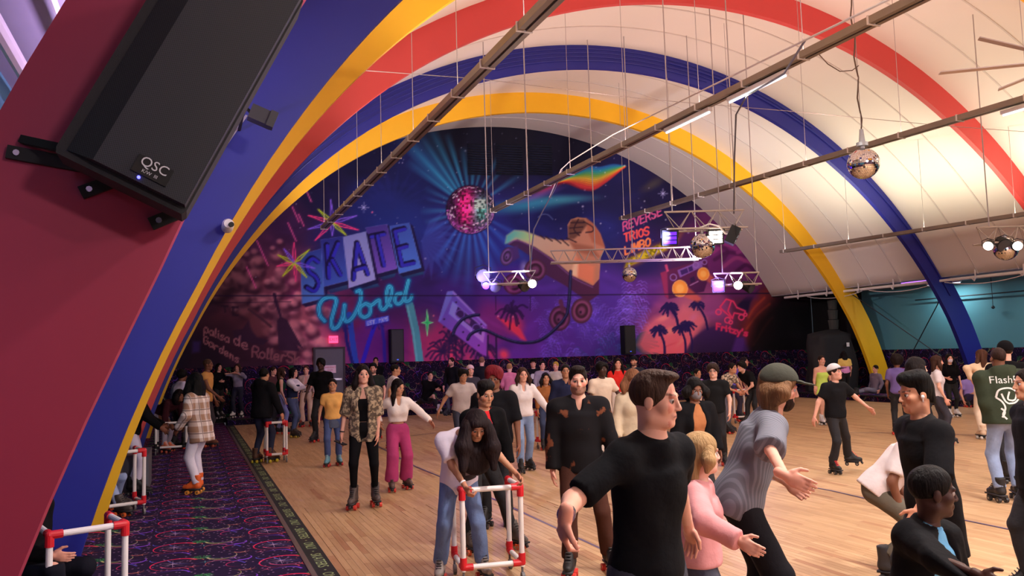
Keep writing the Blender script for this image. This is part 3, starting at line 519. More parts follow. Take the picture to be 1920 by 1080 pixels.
# black carpet with neon swirls
def carpet(name, wall=False, dim=1.):
    g = NG(name); x, y, z = g.pos()
    if wall: vx, vy = g.ma('ADD', x, g.ma('MULTIPLY', y, 1.)), z
    else: vx, vy = x, y
    TW, TH = .9, .69
    cx = g.ma('DIVIDE', g.ma('ADD', vx, 20.13), TW); ci = g.ma('FLOOR', cx); a = g.ma('MULTIPLY', g.ma('FRACT', cx), TW)
    b = g.ma('MULTIPLY', g.ma('FRACT', g.ma('DIVIDE', g.ma('ADD', vy, g.ma('MULTIPLY', ci, .345)), TH)), TH)
    n0 = g.new('ShaderNodeTexNoise'); n0.inputs['Scale'].default_value = 90.; g.put(n0.inputs['Vector'], g.comb(vx, vy, 0.))
    col = g.mix(n0.outputs['Fac'], rgb(24, 17, 42), rgb(54, 38, 78))
    def arc(px, py, r, wd, a0, a1, c):
        nonlocal col
        dx, dy = g.ma('SUBTRACT', a, px), g.ma('SUBTRACT', b, py)
        d = g.ma('ABSOLUTE', g.ma('SUBTRACT', g.ma('SQRT', g.ma('ADD', g.ma('MULTIPLY', dx, dx), g.ma('MULTIPLY', dy, dy))), r))
        an = g.ma('FRACT', g.ma('ADD', g.ma('DIVIDE', g.ma('ARCTAN2', dy, dx), 2*math.pi), -a0/360.+2)); span = (a1-a0)/360.
        wv = g.ma('MULTIPLY', g.ma('SUBTRACT', 1., g.ma('DIVIDE', an, span)), wd)      # tapers to nothing
        f = g.ma('MULTIPLY', g.ss(g.ma('SUBTRACT', wv, d), 0., .006), g.ma('LESS_THAN', an, span)); col = g.mix(f, col, rgb(*c))
    def star(px, py, r, c, k=5, rot=0.):
        nonlocal col
        dx, dy = g.ma('SUBTRACT', a, px), g.ma('SUBTRACT', b, py); d = g.ma('SQRT', g.ma('ADD', g.ma('MULTIPLY', dx, dx), g.ma('MULTIPLY', dy, dy)))
        an = g.ma('ABSOLUTE', g.ma('SINE', g.ma('ADD', g.ma('MULTIPLY', g.ma('ARCTAN2', dy, dx), k/2.), rot)))
        f = g.ma('LESS_THAN', g.ma('MULTIPLY', d, g.ma('ADD', .25, g.ma('MULTIPLY', an, 3.))), r*.3); col = g.mix(f, col, rgb(*c))
    arc(.22, .36, .205, .019, 30, 300, (226, 44, 92)); arc(.25, .38, .16, .010, 200, 350, (220, 90, 130)); arc(.24, .12, .09, .010, 0, 200, (206, 70, 110))
    star(.2, .38, .13, (190, 160, 196), 8); star(.36, .2, .07, (236, 96, 90), 5)
    arc(.62, .50, .13, .013, 190, 480, (200, 192, 130)); arc(.58, .22, .11, .012, 20, 300, (216, 110, 110)); arc(.74, .12, .1, .011, 90, 330, (196, 60, 120)); arc(.8, .62, .07, .010, 200, 420, (214, 120, 130))
    arc(.52, .02, .3, .011, 20, 120, (96, 84, 214)); arc(.2, .0, .14, .014, 10, 170, (120, 70, 214)); arc(.78, .34, .09, .022, 250, 420, (134, 74, 222)); star(.72, .36, .1, (176, 120, 216), 5); arc(.45, .6, .3, .008, 190, 300, (110, 120, 220))
    arc(.66, .60, .2, .008, 200, 330, (110, 170, 140)); arc(.1, .62, .1, .011, 180, 330, (90, 90, 206)); star(.47, .33, .05, (110, 190, 200), 4); star(.82, .56, .06, (230, 150, 120), 5); star(.06, .14, .06, (220, 110, 150), 5); arc(.4, .42, .06, .008, 0, 300, (220, 120, 100))
    dx, dy = g.ma('SUBTRACT', a, .44), g.ma('SUBTRACT', b, .53); d = g.ma('SQRT', g.ma('ADD', g.ma('MULTIPLY', dx, dx), g.ma('MULTIPLY', g.ma('MULTIPLY', dy, dy), 1.6)))
    wv = g.new('ShaderNodeTexNoise'); wv.inputs['Scale'].default_value = 38.; g.put(wv.inputs['Vector'], g.comb(vx, vy, 3.))
    f = g.ma('MULTIPLY', g.ss(g.ma('ABSOLUTE', g.ma('SUBTRACT', wv.outputs['Fac'], .5)), .0, .05, 1., 0.), g.ss(d, .07, .1, 1., 0.)); col = g.mix(f, col, rgb(70, 190, 90))
    vo = g.new('ShaderNodeTexVoronoi', voronoi_dimensions='2D'); vo.inputs['Scale'].default_value = 11.; g.put(vo.inputs['Vector'], g.comb(vx, vy, 0.)); f = g.ss(vo.outputs['Distance'], .07, .13, .55, 0.); col = g.mix(f, col, rgb(190, 150, 200))
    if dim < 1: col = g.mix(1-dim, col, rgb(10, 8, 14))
    g.put(g.p.inputs['Base Color'], col); g.p.inputs['Roughness'].default_value = .95; g.p.inputs['Specular IOR Level'].default_value = .1
    bp = g.new('ShaderNodeBump'); bp.inputs['Strength'].default_value = .25; bp.inputs['Distance'].default_value = .01; n3 = g.new('ShaderNodeTexNoise'); n3.inputs['Scale'].default_value = 260.; g.put(n3.inputs['Vector'], g.comb(vx, vy, z)); g.put(bp.inputs['Height'], n3.outputs['Fac']); g.put(g.p.inputs['Normal'], bp.outputs[0])
    return g.m
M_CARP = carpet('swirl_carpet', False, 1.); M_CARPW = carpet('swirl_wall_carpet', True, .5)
M_VAULT = mat('white_vault_membrane', (226, 220, 214), .75, var=.03, scale=.7)
M_TEAL = mat('teal_wall_paint', (86, 148, 160), .7, var=.06, scale=.8)
M_BLACK = mat('matt_black', (14, 13, 15), .75, var=.2); M_RUB = mat('black_rubber', (20, 19, 22), .85, var=.2, scale=30)
M_ALU = mat('brushed_aluminium', (176, 172, 166), .35, 1., var=.08, scale=20); M_WIRE = mat('steel_wire', (176, 170, 170), .5, .6, var=.05); M_WHITE = mat('white_paint', (222, 216, 214), .5, var=.04)
M_GREY = mat('grey_paint', (96, 94, 104), .6, var=.06); M_DKGREY = mat('dark_grey', (44, 43, 48), .6, var=.1)

mb = MB(); mb.box((1.17, YF, -.25), (19.6, 24.0, -.004)); tag(obj('floor', mb, M_WOOD), 'pale maple board rink floor', kind='structure')
floor = bpy.data.objects['floor']
# the nearest boards as pieces of their own
def plank_mesh(L):
    m_ = MB(); h = L/2-.0012; q = PW/2-.0012; m_.box((-q, -h, -.012), (q, h, 0.)); return mesh_of('floor_board', m_, M_WOOD)
pm = plank_mesh(PL); npl = 0
cand = []
for r in range(int(1.2/PW)+1, int(5.6/PW)):
    for c in range(4, 18):
        yc = c*PL-board_shift(r)+PL/2; xc = (r+.5)*PW; d = depth_of((xc, yc, 0)); u = 960-FPX*(ROT.T@np.array([xc, yc, -CAMZ]))[0]/(ROT.T@np.array([xc, yc, -CAMZ]))[2]
        v = 540+FPX*(ROT.T@np.array([xc, yc, -CAMZ]))[1]/(ROT.T@np.array([xc, yc, -CAMZ]))[2]
        if -40 < u < 1960 and v < 1120: cand.append((d, xc, yc))
cand.sort()
for d, xc, yc in cand[:290]:
    o = link('floor_board', pm, floor, (xc, yc, 0)); npl += 1
mb = MB(); mb.box((19.6, YF, -.25), (WX1, YB, STG-.02)); mb.box((1.0, 24.0, -.25), (19.6, YB, STG-.02))
mb.cur = 1; mb.box((19.56, YF, STG-.02), (19.68, 24.06, STG+.012)); mb.box((1.0, 23.94, STG-.02), (19.6, 24.06, STG+.012))
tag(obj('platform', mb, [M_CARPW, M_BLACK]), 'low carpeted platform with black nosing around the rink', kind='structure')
mb = MB(); mb.box((19.68, YF, STG-.021), (WX1, YB, STG)); mb.box((1.0, 24.06, STG-.021), (19.68, YB, STG)); tag(obj('platform_carpet', mb, M_CARP), 'dark swirl carpet on top of the platform', kind='structure')
mb = MB(); mb.box((WX0, YF, -.25), (.95, YB, 0.0)); tag(obj('carpet', mb, M_CARP), 'black aisle carpet with neon swirls, rings and stars', kind='structure')
mb = MB(); mb.box((.95, YF, -.25), (.995, 24., .008)); tag(obj('trim_1', mb, M_ALU), 'metal edging between carpet and rink', kind='structure')
mat_strip = MB(); mat_strip.box((.995, YF, -.25), (1.17, 24., .002)); strip = tag(obj('border_mat', mat_strip, M_RUB), 'black border strip with green SKATERS ONLY lettering', kind='structure')
M_LET = mat('pale_green_print', (156, 176, 120), .7, var=.1)
w1, w2 = text_mesh('SKATERS', .115), text_mesh('ONLY', .115); y = 23.2; k = 0
for me, tx in ((w1, 'SKATERS'), (w2, 'ONLY')):
    xs = [v.co.x for v in me.vertices]; Lx = max(xs)-min(xs); L = .52 if tx == 'SKATERS' else .30
    for v in me.vertices: v.co = Vector((v.co.y*1.15, -v.co.x*L/Lx, 0))
    me.materials.clear(); me.materials.append(M_LET)
dot = MB(); dot.cyl((0, 0, 0), (0, 0, .0006), .011, 8); dotm = mesh_of('dot', dot, M_LET)
while y > 4.5:
    link('lettering', w1 if k % 2 == 0 else w2, strip, (1.083, y, .0026)); y -= .36 if k % 2 == 0 else .25; link('dot', dotm, strip, (1.083, y, .0022)); y -= .24 if k % 2 == 0 else .36; k += 1
# purple guide line painted on the boards
mb = MB(); pts = [on_z(*p) for p in ((860, 895), (1060, 998), (1290, 880), (1480, 908), (1690, 958), (1920, 998))]
def ribbon(name, P, wd, z, m):
    m_ = MB(); P = [Vector((p.x, p.y, z)) for p in P]; L = []
    for i, p in enumerate(P):
        d = (P[min(i+1, len(P)-1)]-P[max(i-1, 0)]).normalized(); n = Vector((-d.y, d.x, 0))*wd/2; L += [p-n, p+n]
    m_.add(L, [(2*i, 2*i+2, 2*i+3, 2*i+1) for i in range(len(P)-1)]); m_.add([q-Vector((0, 0, .0008)) for q in L], [(2*i, 2*i+1, 2*i+3, 2*i+2) for i in range(len(P)-1)])
    return obj(name, m_, m, floor)
M_PURP = mat('purple_line_paint', (92, 74, 110), .5)
ribbon('painted_line', [on_z(u, v) for u, v in ((700, 832), (780, 875), (905, 926), (1010, 975), (1130, 1030), (1260, 1100))], .03, .0012, M_PURP)
ribbon('painted_line', [on_z(u, v) for u, v in ((1440, 898), (1560, 920), (1720, 957), (1930, 1000))], .035, .0012, M_PURP)
ribbon('painted_line', [on_z(u, v) for u, v in ((700, 832), (760, 818), (850, 808), (960, 800))], .03, .0012, M_PURP)
ribbon('painted_line', [on_z(u, v) for u, v in ((1560, 812), (1700, 811), (1830, 816), (1960, 824))], .03, .0012, M_PURP)

# vault
def arc_pts(r, a0, a1, n): return [(AX+r*math.sin(a), AZ+r*math.cos(a)) for a in np.linspace(a0, a1, n)]
EAVE = math.acos((3.72-AZ)/RV)
NA = 72; inner = arc_pts(RV, -EAVE, EAVE, NA); outer = arc_pts(RV+.12, -EAVE, EAVE, NA)
mb = MB(); ys = [YF, YB]; V = []
for y in ys: V += [(x, y, z) for x, z in inner]+[(x, y, z) for x, z in outer]
F = []; n2 = 2*NA
for i in range(NA-1): F += [(i, i+1, n2+i+1, n2+i), (NA+i, n2+NA+i, n2+NA+i+1, NA+i+1)]
F += [(0, n2, n2+NA, NA), (NA-1, 2*NA-1, n2+2*NA-1, n2+NA-1)]
mb.add(V, F); ceiling = tag(obj('ceiling', mb, M_VAULT, smooth=True), 'white barrel vault ceiling between the coloured arches', kind='structure')
RIBS = [('R2', 3.6), ('B2', 7.4), ('Y2', 9.9), ('R1', 13.55), ('B1', 17.55), ('Y1', 21.4)]
def lean(z): t = min(1., max(0., (7-z)/4.5)); return .24*t
M_BAT = mat('white_batten', (206, 200, 196), .7, var=.03)
bays = [YF, -4.5, -.4]+[d for _, d in RIBS]+[YB]
for a, b in zip(bays[2:-1], bays[3:]):
    for f in (1/3, 2/3):
        y = a+.3+(b-a-.3)*f; mb = MB(); P = arc_pts(RV-.018, -EAVE, EAVE, 48); Q = arc_pts(RV+.01, -EAVE, EAVE, 48)
        V = [(x, y-.018, z) for x, z in P]+[(x, y+.018, z) for x, z in P]+[(x, y-.018, z) for x, z in Q]+[(x, y+.018, z) for x, z in Q]; F = []
        for i in range(47): F += [(i, i+1, 49+i, 48+i), (i, 96+i, 97+i, i+1), (48+i, 49+i, 145+i, 144+i)]
        mb.add(V, F); obj('batten', mb, M_BAT, ceiling)
# arches
PAINT = dict(R=mat('red_arch_paint', (196, 62, 62), .55, var=.06, scale=1.5), B=mat('blue_arch_paint', (30, 36, 138), .5, var=.08, scale=1.5), Y=mat('yellow_arch_paint', (242, 184, 24), .55, var=.05, scale=1.5), P=mat('magenta_red_arch_paint', (152, 38, 66), .55, var=.06, scale=1.5))
foot_a = math.acos((0-AZ)/RIN); RLAB = dict(R2='magenta red arch rib carrying the big black loudspeaker', B2='deep blue arch rib with white conduit, beside the loudspeaker', Y2='golden yellow arch rib with white dome camera', R1='coral red arch rib between yellow and blue ones', B1='blue arch rib with conduits, high over the rink', Y1='bright yellow arch rib framing the mural')
ribo = {}
for nm, y in RIBS+[('B3', -.4), ('Y3', -4.5)]:
    n = 96; mb = MB(); ai = math.acos((0-AZ)/RIN); ao = math.acos((0-AZ)/ROUT)
    P = [(AX+RIN*math.sin(t), AZ+RIN*math.cos(t)) for t in np.linspace(-ai, ai, n)]; Q = [(AX+ROUT*math.sin(t), AZ+ROUT*math.cos(t)) for t in np.linspace(-ao, ao, n)]
    ln = lean if nm != 'R2' else (lambda z: .21-.08*min(2.6, max(0., z-2.1)))
    for yy in (y, y+.13): mb.v += [(x+ln(z)*(1 if x < AX or nm != 'R2' else 0), yy, z) for x, z in P]+[(x+ln(z)*(1 if x < AX or nm != 'R2' else 0), yy, z) for x, z in Q]
    F = []
    for i in range(n-1): F += [(i, n+i, n+i+1, i+1), (2*n+i, 2*n+i+1, 3*n+i+1, 3*n+i), (i, i+1, 2*n+i+1, 2*n+i), (n+i, 3*n+i, 3*n+i+1, n+i+1)]
    F += [(0, 2*n, 3*n, n), (n-1, 2*n-1, 4*n-1, 3*n-1)]
    mb.f += F; mb.mi += [0]*len(F)
    ribo[nm] = tag(obj('arch_rib', mb, PAINT['P' if nm == 'R2' else nm[0]]), RLAB.get(nm, 'painted arch rib behind the viewer'), None, 'arch ribs of the hall', 'structure')
def arc_tube(name, y, r, a0, a1, rad, m, parent, n=60):
    mb = MB(); mb.tube([(AX+r*math.sin(a)+lean(AZ+r*math.cos(a)), y, AZ+r*math.cos(a)) for a in np.linspace(a0, a1, n)], rad, 6); return obj(name, mb, m, parent)
for k in range(4): arc_tube('conduit', 17.53, RIN+.2+.1*k, -1.1, .2+.1*k, .016, PAINT['B'], ribo['B1'])
arc_tube('conduit', 17.52, RIN+.4, .1, 1.05, .02, PAINT['B'], ribo['B1'])
arc_tube('conduit', 7.37, RIN+.36, -1.3, -.97, .011, mat('grey_conduit', (150, 146, 170), .5), ribo['B2'])

# end wall: wall body, mural panel, carpet dado, shutters
mb = MB(); poly = [(WX0, 0)]+[(WX0, 3.72)]+arc_pts(RV+.1, -EAVE, EAVE, 60)+[(WX1, 3.72), (WX1, 0)]; mb.prism(poly, YB+.02, YB+.25)
wall_back = tag(obj('wall_back', mb, M_BLACK), 'end wall of the hall', kind='structure')
img = paint_mural()
GX, GZ = 640, 290; x0, x1 = -.3, 23.0; z0, z1 = 1.62, 9.62
gx = np.linspace(x0, x1, GX); gz = np.linspace(z0, z1, GZ); XX, ZZ = np.meshgrid(gx, gz)
lim = np.where(np.abs(XX-AX) < RV+.05, np.sqrt(np.clip((RV+.05)**2-(XX-AX)**2, 0, None))+AZ, 0); lim = np.maximum(lim, 3.7)
q = np.stack([XX, np.full_like(XX, YB), ZZ-CAMZ], -1)@ROT
U = 960-FPX*q[..., 0]/q[..., 2]; Vp = 540+FPX*q[..., 1]/q[..., 2]
fu = np.clip(U-MX0-.5, 0, MX1-MX0-1.001); fv = np.clip(Vp-MY0-.5, 0, MY1-MY0-1.001); iu, iv = fu.astype(int), fv.astype(int); du, dv = (fu-iu)[..., None], (fv-iv)[..., None]
iu1 = np.minimum(iu+1, MX1-MX0-1); iv1 = np.minimum(iv+1, MY1-MY0-1)
pc = (img[iv, iu]*(1-du)+img[iv, iu1]*du)*(1-dv)+(img[iv1, iu]*(1-du)+img[iv1, iu1]*du)*dv
me = bpy.data.meshes.new('mural'); nv = GX*GZ
fi = np.arange(nv).reshape(GZ, GX); quads = np.stack([fi[:-1, :-1], fi[:-1, 1:], fi[1:, 1:], fi[1:, :-1]], -1)
keep = (ZZ[1:, :-1] <= lim[1:, :-1]) & (ZZ[1:, 1:] <= lim[1:, 1:]); quads = quads[keep].reshape(-1, 4)
me.vertices.add(nv); me.vertices.foreach_set('co', np.stack([XX, np.full_like(XX, YB), ZZ], -1).astype(np.float32).ravel())
me.loops.add(len(quads)*4); me.polygons.add(len(quads)); me.loops.foreach_set('vertex_index', quads.astype(np.int32).ravel()); me.polygons.foreach_set('loop_start', np.arange(0, len(quads)*4, 4, dtype=np.int32)); me.update(calc_edges=True)
ca = me.color_attributes.new('paint', 'FLOAT_COLOR', 'POINT'); ca.data.foreach_set('color', np.concatenate([s2l(pc), np.ones((GZ, GX, 1))], -1).astype(np.float32).ravel())
def vpaint(name, attr, rough, gain=1., bump=0., sss=0.):
    g = NG(name); a = g.new('ShaderNodeVertexColor', layer_name=attr); n = g.new('ShaderNodeTexNoise'); n.inputs['Scale'].default_value = 7.; n.inputs['Detail'].default_value = 4
    c = g.mix(g.ss(n.outputs['Fac'], .3, .7, 0., .08), a.outputs[0], (0, 0, 0, 1))
    if gain != 1: c = g.mix(1., c, (gain, gain, gain, 1), 'MULTIPLY')
    g.put(g.p.inputs['Base Color'], c); g.p.inputs['Roughness'].default_value = rough; g.p.inputs['Specular IOR Level'].default_value = .25
    if bump:
        b = g.new('ShaderNodeBump'); b.inputs['Strength'].default_value = bump; n2 = g.new('ShaderNodeTexNoise'); n2.inputs['Scale'].default_value = 90.; g.put(b.inputs['Height'], n2.outputs['Fac']); g.put(g.p.inputs['Normal'], b.outputs[0])
    return g.m
me.materials.append(vpaint('mural_paint', 'paint', .8, 1.6)); link('mural', me, wall_back)
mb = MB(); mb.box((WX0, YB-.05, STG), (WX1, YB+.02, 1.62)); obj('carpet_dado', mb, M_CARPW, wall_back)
for u0, u1 in ((877, 921), (930, 981), (987, 1036)):
    a, b = on_y(u0, 270, YB-.03), on_y(u1, 328, YB-.03)
    for z in np.linspace(b.z, a.z, 13):
        mb = MB(); mb.obox(((a.x+b.x)/2, YB-.025, z), Vector((1, 0, 0)), Vector((0, .8, .6)), Vector((0, -.6, .8)), ((b.x-a.x)/2, .03, .005)); obj('louvre', mb, MATS.get('louvre_navy') or mat('louvre_navy', (20, 24, 46), .7), wall_back)
# side walls and low aisle ceilings
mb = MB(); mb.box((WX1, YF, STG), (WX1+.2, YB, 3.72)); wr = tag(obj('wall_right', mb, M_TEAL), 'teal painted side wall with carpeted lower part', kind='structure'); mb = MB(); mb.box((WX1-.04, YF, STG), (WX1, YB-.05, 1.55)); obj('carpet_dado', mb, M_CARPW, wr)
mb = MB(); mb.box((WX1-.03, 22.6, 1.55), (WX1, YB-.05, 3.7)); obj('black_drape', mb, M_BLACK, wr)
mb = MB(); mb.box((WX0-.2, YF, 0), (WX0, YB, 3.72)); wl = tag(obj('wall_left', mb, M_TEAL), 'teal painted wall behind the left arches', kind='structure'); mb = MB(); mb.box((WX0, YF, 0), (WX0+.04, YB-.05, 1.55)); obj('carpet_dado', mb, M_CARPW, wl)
M_SOF = mat('grey_soffit', (150, 146, 156), .8, var=.04)
xe = AX+RV*math.sin(EAVE); xl = AX-RV*math.sin(EAVE)
mb = MB(); mb.box((xe-.02, YF, 3.72), (WX1+.2, YB+.2, 3.9)); mb.box((WX0-.2, YF, 3.72), (xl+.02, YB+.2, 3.9)); tag(obj('ceiling_aisle', mb, M_SOF), 'low grey ceiling over the side aisles', kind='structure')
mb = MB(); mb.prism([(WX0, 0), (WX0, 3.72)]+arc_pts(RV+.1, -EAVE, EAVE, 40)+[(WX1, 3.72), (WX1, 0)], YF-.2, YF); tag(obj('wall_front', mb, mat('dusky_wall', (120, 96, 120), .8)), 'wall behind the viewer', kind='structure')
# ------------------------------------------------------------------ hung light channels
M_CHAN = mat('weathered_aluminium', (150, 138, 124), .45, .7, var=.12, scale=4); M_CLIP = mat('bright_clip', (226, 220, 214), .3, .3); M_DKSLOT = mat('dark_slot', (52, 44, 40), .7)
GLOW = [mat('led_warm', (255, 240, 220), .5, emit=(255, 240, 220), estr=2.), mat('led_aqua', (190, 240, 235), .5, emit=(190, 245, 240), estr=2.), mat('led_pink', (255, 110, 110), .5, emit=(255, 96, 100), estr=2.2), mat('led_white', (255, 244, 214), .5, emit=(255, 244, 214), estr=2.)]
CLAB = ['hanging aluminium light channel nearest the neon sign side', 'hanging light channel with pale aqua strip running past the painted mirror ball', 'hanging light channel with glowing pink strip over mid rink', 'low hanging light channel by the teal wall lighting the vault']
def vault_z(x): return math.sqrt(max(0, RV*RV-(x-AX)**2))+AZ
for i, (xa, xb, z, ya, yb, p_, c_) in enumerate(CHANNELS):
    t = thing('light_channel', ((xa+xb)/2, ya, z), CLAB[i], 'light fixture', 'hanging light channels')
    A, B_ = Vector((xa, ya, z)), Vector((xb, yb, z)); d = (B_-A).normalized(); s = Vector((-d.y, d.x, 0)); L = (B_-A).length; up = Vector((0, 0, 1)); mid = (A+B_)/2
    for k in (-1, 1):
        mb = MB(); mb.obox(mid+s*.05*k, d, s, up, (L/2, .032, .045)); obj('rail', mb, M_CHAN, t)
    mb = MB(); mb.obox(mid+up*-.012, d, s, up, (L/2, .02, .02)); obj('slot', mb, M_DKSLOT, t)
    mb = MB(); mb.obox(mid+up*.05+s*.02, d, s, up, (L/2-.3, .012, .006)); obj('led_strip', mb, GLOW[i], t)
    n = int(L/1.15)
    for k in range(n+1):
        q = A+d*(.15+k*1.15)
        if q.y < 1: break
        mb = MB(); mb.obox(q, d, s, up, (.012, .095, .055)); obj('clip', mb, M_CLIP, t)
        if k % 2 == 0:
            mb = MB(); mb.cyl(q+up*.05, Vector((q.x, q.y, vault_z(q.x)-.005)), .0055, 5, cap=False); obj('hanger_wire', mb, M_WIRE, t)
    if i == 1:
        P = [at_depth(*p) for p in ((1690, -12, 6.5), (1500, 80, 8), (1300, 178, 11.5), (1150, 252, 15.5), (1068, 303, 18.2), (1052, 318, 18.3), (1030, 370, 17.8))]
        mb = MB(); mb.tube(P, .012, 5); obj('cable', mb, M_WHITE, t)
TLAB = ['short bright tube lamp clipped under the aqua light channel', 'second tube lamp under the aqua channel, farther from the viewer', 'short tube lamp clipped under the pink light channel', 'added tube lamp under the aqua channel, out of view above the picture', 'added tube lamp under the pink channel, out of view above the picture', 'added tube lamp, out of view under the channel nearest the neon sign', 'added fill tube lamp on the left aisle ceiling behind the magenta arch', 'tube lamp on the right aisle ceiling near the yellow arch', 'tube lamp on the right aisle ceiling near the blue arch', 'tube lamp on the right aisle ceiling beyond the right frame edge', 'tube lamp on the left aisle ceiling between yellow and coral arches']
M_LAMP = mat('tube_glass', (235, 245, 255), .4, emit=(225, 240, 255), estr=1.3)
for x, y, z, p_ in TUBES:
    t = thing('tube_lamp', (x, y, z), TLAB[TUBES.index((x, y, z, p_))], 'tube lamp', 'short tube lamps'); mb = MB(); mb.box((x-.04, y-.62, z-.02), (x+.04, y+.62, z+.04)); obj('tray', mb, M_WHITE, t); mb = MB(); mb.cyl((x, y-.6, z-.035), (x, y+.6, z-.035), .018, 10); obj('tube', mb, M_LAMP, t)
for x, z, p_ in FILLS:
    mb = MB(); mb.box((x-.65, -7.95, z-.3), (x+.65, -7.66, z+.3)); tag(obj('fill_light', mb, M_BLACK), 'added black fill light %s on the unseen wall behind the viewer' % {-1.2: 'over the carpet aisle', 4.5: 'over the near side of the rink', 12.: 'over the middle of the rink'}[x], 'flood light', 'added fill lights')
# ------------------------------------------------------------------ lighting trusses
M_TRUSS = mat('truss_tube', (178, 168, 160), .4, .5, var=.08)
def truss(pa, pb, wd, label, drops):
    A, B_ = Vector(pa), Vector(pb); d = (B_-A); L = d.length; d.normalize(); s = Vector((-d.y, d.x, 0)).normalized(); up = Vector((0, 0, 1))
    t = thing('lighting_truss', (A+B_)/2-up*wd/2, label, 'truss', 'hanging lighting trusses'); off = [up*wd*.5, -up*wd*.5+s*wd*.5, -up*wd*.5-s*wd*.5]
    for o_ in off: mb = MB(); mb.cyl(A+o_, B_+o_, .02, 8); obj('chord', mb, M_TRUSS, t)
    n = max(3, int(L/(wd*1.1)))
    for k in range(n):
        a = A+d*(L*(k+.02)/n); b = A+d*(L*(k+.98)/n); m_ = (a+b)/2
        for i, j in ((0, 1), (0, 2), (1, 2)):
            mb = MB(); mb.cyl(a+off[i], m_+off[j], .009, 5, cap=False); mb.cyl(m_+off[j], b+off[i], .009, 5, cap=False); obj('lacing', mb, M_TRUSS, t)
    for f in drops:
        q = A+d*L*f; mb = MB(); mb.cyl(q+up*wd*.5, Vector((q.x, q.y, vault_z(q.x)-.005)), .012, 6, cap=False); obj('drop_cable', mb, M_WIRE, t)
    return t
def horiz(u0, u1, v, d):          # two ends of a truss seen level between u0 and u1
    a, b = at_depth(u0, v, d), at_depth(u1, v, d); return Vector((a.x, a.y, (a.z+b.z)/2)), Vector((b.x, b.y, (a.z+b.z)/2))
TR = {}
for k, u0, u1, v, d, wd, lab, dr in (('A', 905, 1005, 521, 17.6, .28, 'short lighting truss with bright lamp hanging before the painted skate', (.12, .9)), ('B', 1032, 1312, 478, 19.5, .3, 'long empty truss crossing in front of the big painted boot', (.55, .3, .98)),
    ('C', 1246, 1396, 413, 15.5, .36, 'lighting truss high above the boombox with large mirror ball below', (.1, .9)), ('D', 1338, 1424, 523, 17.5, .26, 'small lighting truss in front of the painted boombox', (.95, .2)), ('E', 1832, 1990, 440, 16.5, .34, 'lighting truss at the far right near the vault edge', (.15,))):
    A, B_ = horiz(u0, u1, v, d); TR[k] = (A, B_); truss(A, B_, wd, lab, dr)
M_LENSV = mat('violet_lens', (80, 30, 255), .3, emit=(86, 24, 255), estr=1.8); M_LENSW = mat('white_hot_lens', (255, 236, 220), .3, emit=(255, 232, 214), estr=14.); M_LENSO = mat('dark_lens', (60, 60, 66), .15, var=.1)
def par(u, v, d, aim, r, lens, label, ztop, square=False, lit=None):
    c = at_depth(u, v, d); a = (Vector(aim)-c).normalized(); t = thing('stage_light', c, label, 'stage light', 'stage lights on the trusses'); s = a.cross(Vector((0, 0, 1))).normalized(); up = s.cross(a)
    mb = MB()
    if square: mb.obox(c-a*r*.4, a, s, up, (r*.55, r, r))
    else: mb.cyl(c-a*r*1.6, c, r*.72, 14, r); mb.cyl(c-a*r*1.9, c-a*r*1.6, r*.5, 12, r*.72)
    obj('housing', mb, M_BLACK, t, False)
    if square:
        for k in (-.55, 0, .55): mb = MB(); mb.obox(c+a*r*.16+up*r*k, a, s, up, (.012, r*.8, r*.2)); obj('lens', mb, lens, t)
    else: mb = MB(); mb.cyl(c+a*.001, c+a*.014, r*.9, 14); obj('lens', mb, lens, t)
    mb = MB(); mb.tube([c-s*r*1.12, c-s*r*1.12+Vector((0, 0, r*1.1)), c+Vector((0, 0, r*1.5)), c+s*r*1.12+Vector((0, 0, r*1.1)), c+s*r*1.12], .008, 6); mb.cyl(c+Vector((0, 0, r*1.45)), Vector((c.x, c.y, max(ztop, c.z+r*1.5))), .012, 6); obj('yoke', mb, M_BLACK, t)
    if lit: spot('stage_beam', c+a*.06, aim, *lit)
    return t
zA = TR['A'][0].z-.16
par(906, 517, 17.6, (5, 4, 3), .16, M_LENSO, 'dark stage light clamped to the left end of the short truss', zA)
par(911, 536, 17.4, (4, 12, 1), .08, M_LENSV, 'small violet stage light under the short truss', zA, lit=(90, (.42, .2, 1), 75))
par(929, 538, 17.5, (6, 8, 0), .13, M_LENSO, 'black stage light hanging under the middle of the short truss', zA)
par(985, 538, 17.5, (8, 8, 0), .12, M_LENSO, 'black stage light beside the bright lamp of the short truss', zA)
par(998, 532, 17.3, (0, 0, 1.8), .1, M_LENSW, 'dazzling white stage light on the short truss', zA, lit=(60, (1, .92, .86), 60))
zC = TR['C'][0].z-.2
par(1256, 446, 15.3, (4, 2, 1), .15, M_LENSV, 'square violet stage light beside the big mirror ball', zC, True, (90, (.4, .22, 1), 80))
par(1342, 444, 15.4, (4, 5, 1), .15, M_LENSW, 'white stage light to the right of the big mirror ball', zC, True)
par(1380, 444, 15.4, (16, 8, 0), .17, M_LENSO, 'dark rectangular stage light at the right truss end', zC, True)
zD = TR['D'][0].z-.15
par(1347, 537, 17.3, (3, 6, 1), .13, M_LENSV, 'square violet stage light at the painted boombox', zD, True, (90, (.42, .2, 1), 80))
par(1384, 535, 17.2, (0, 0, 1.8), .1, M_LENSW, 'dazzling stage light on the boombox truss', zD, lit=(60, (1, .9, .84), 60))
par(1409, 540, 17.5, (14, 8, 0), .13, M_LENSO, 'black stage light on the right of the boombox truss', zD)
zE = TR['E'][0].z-.19
par(1853, 461, 16.2, tuple(on_z(1545, 892)), .1, M_LENSW, 'white stage light at the left of the far right truss', zE, lit=(800, (1, .95, .78), 17))
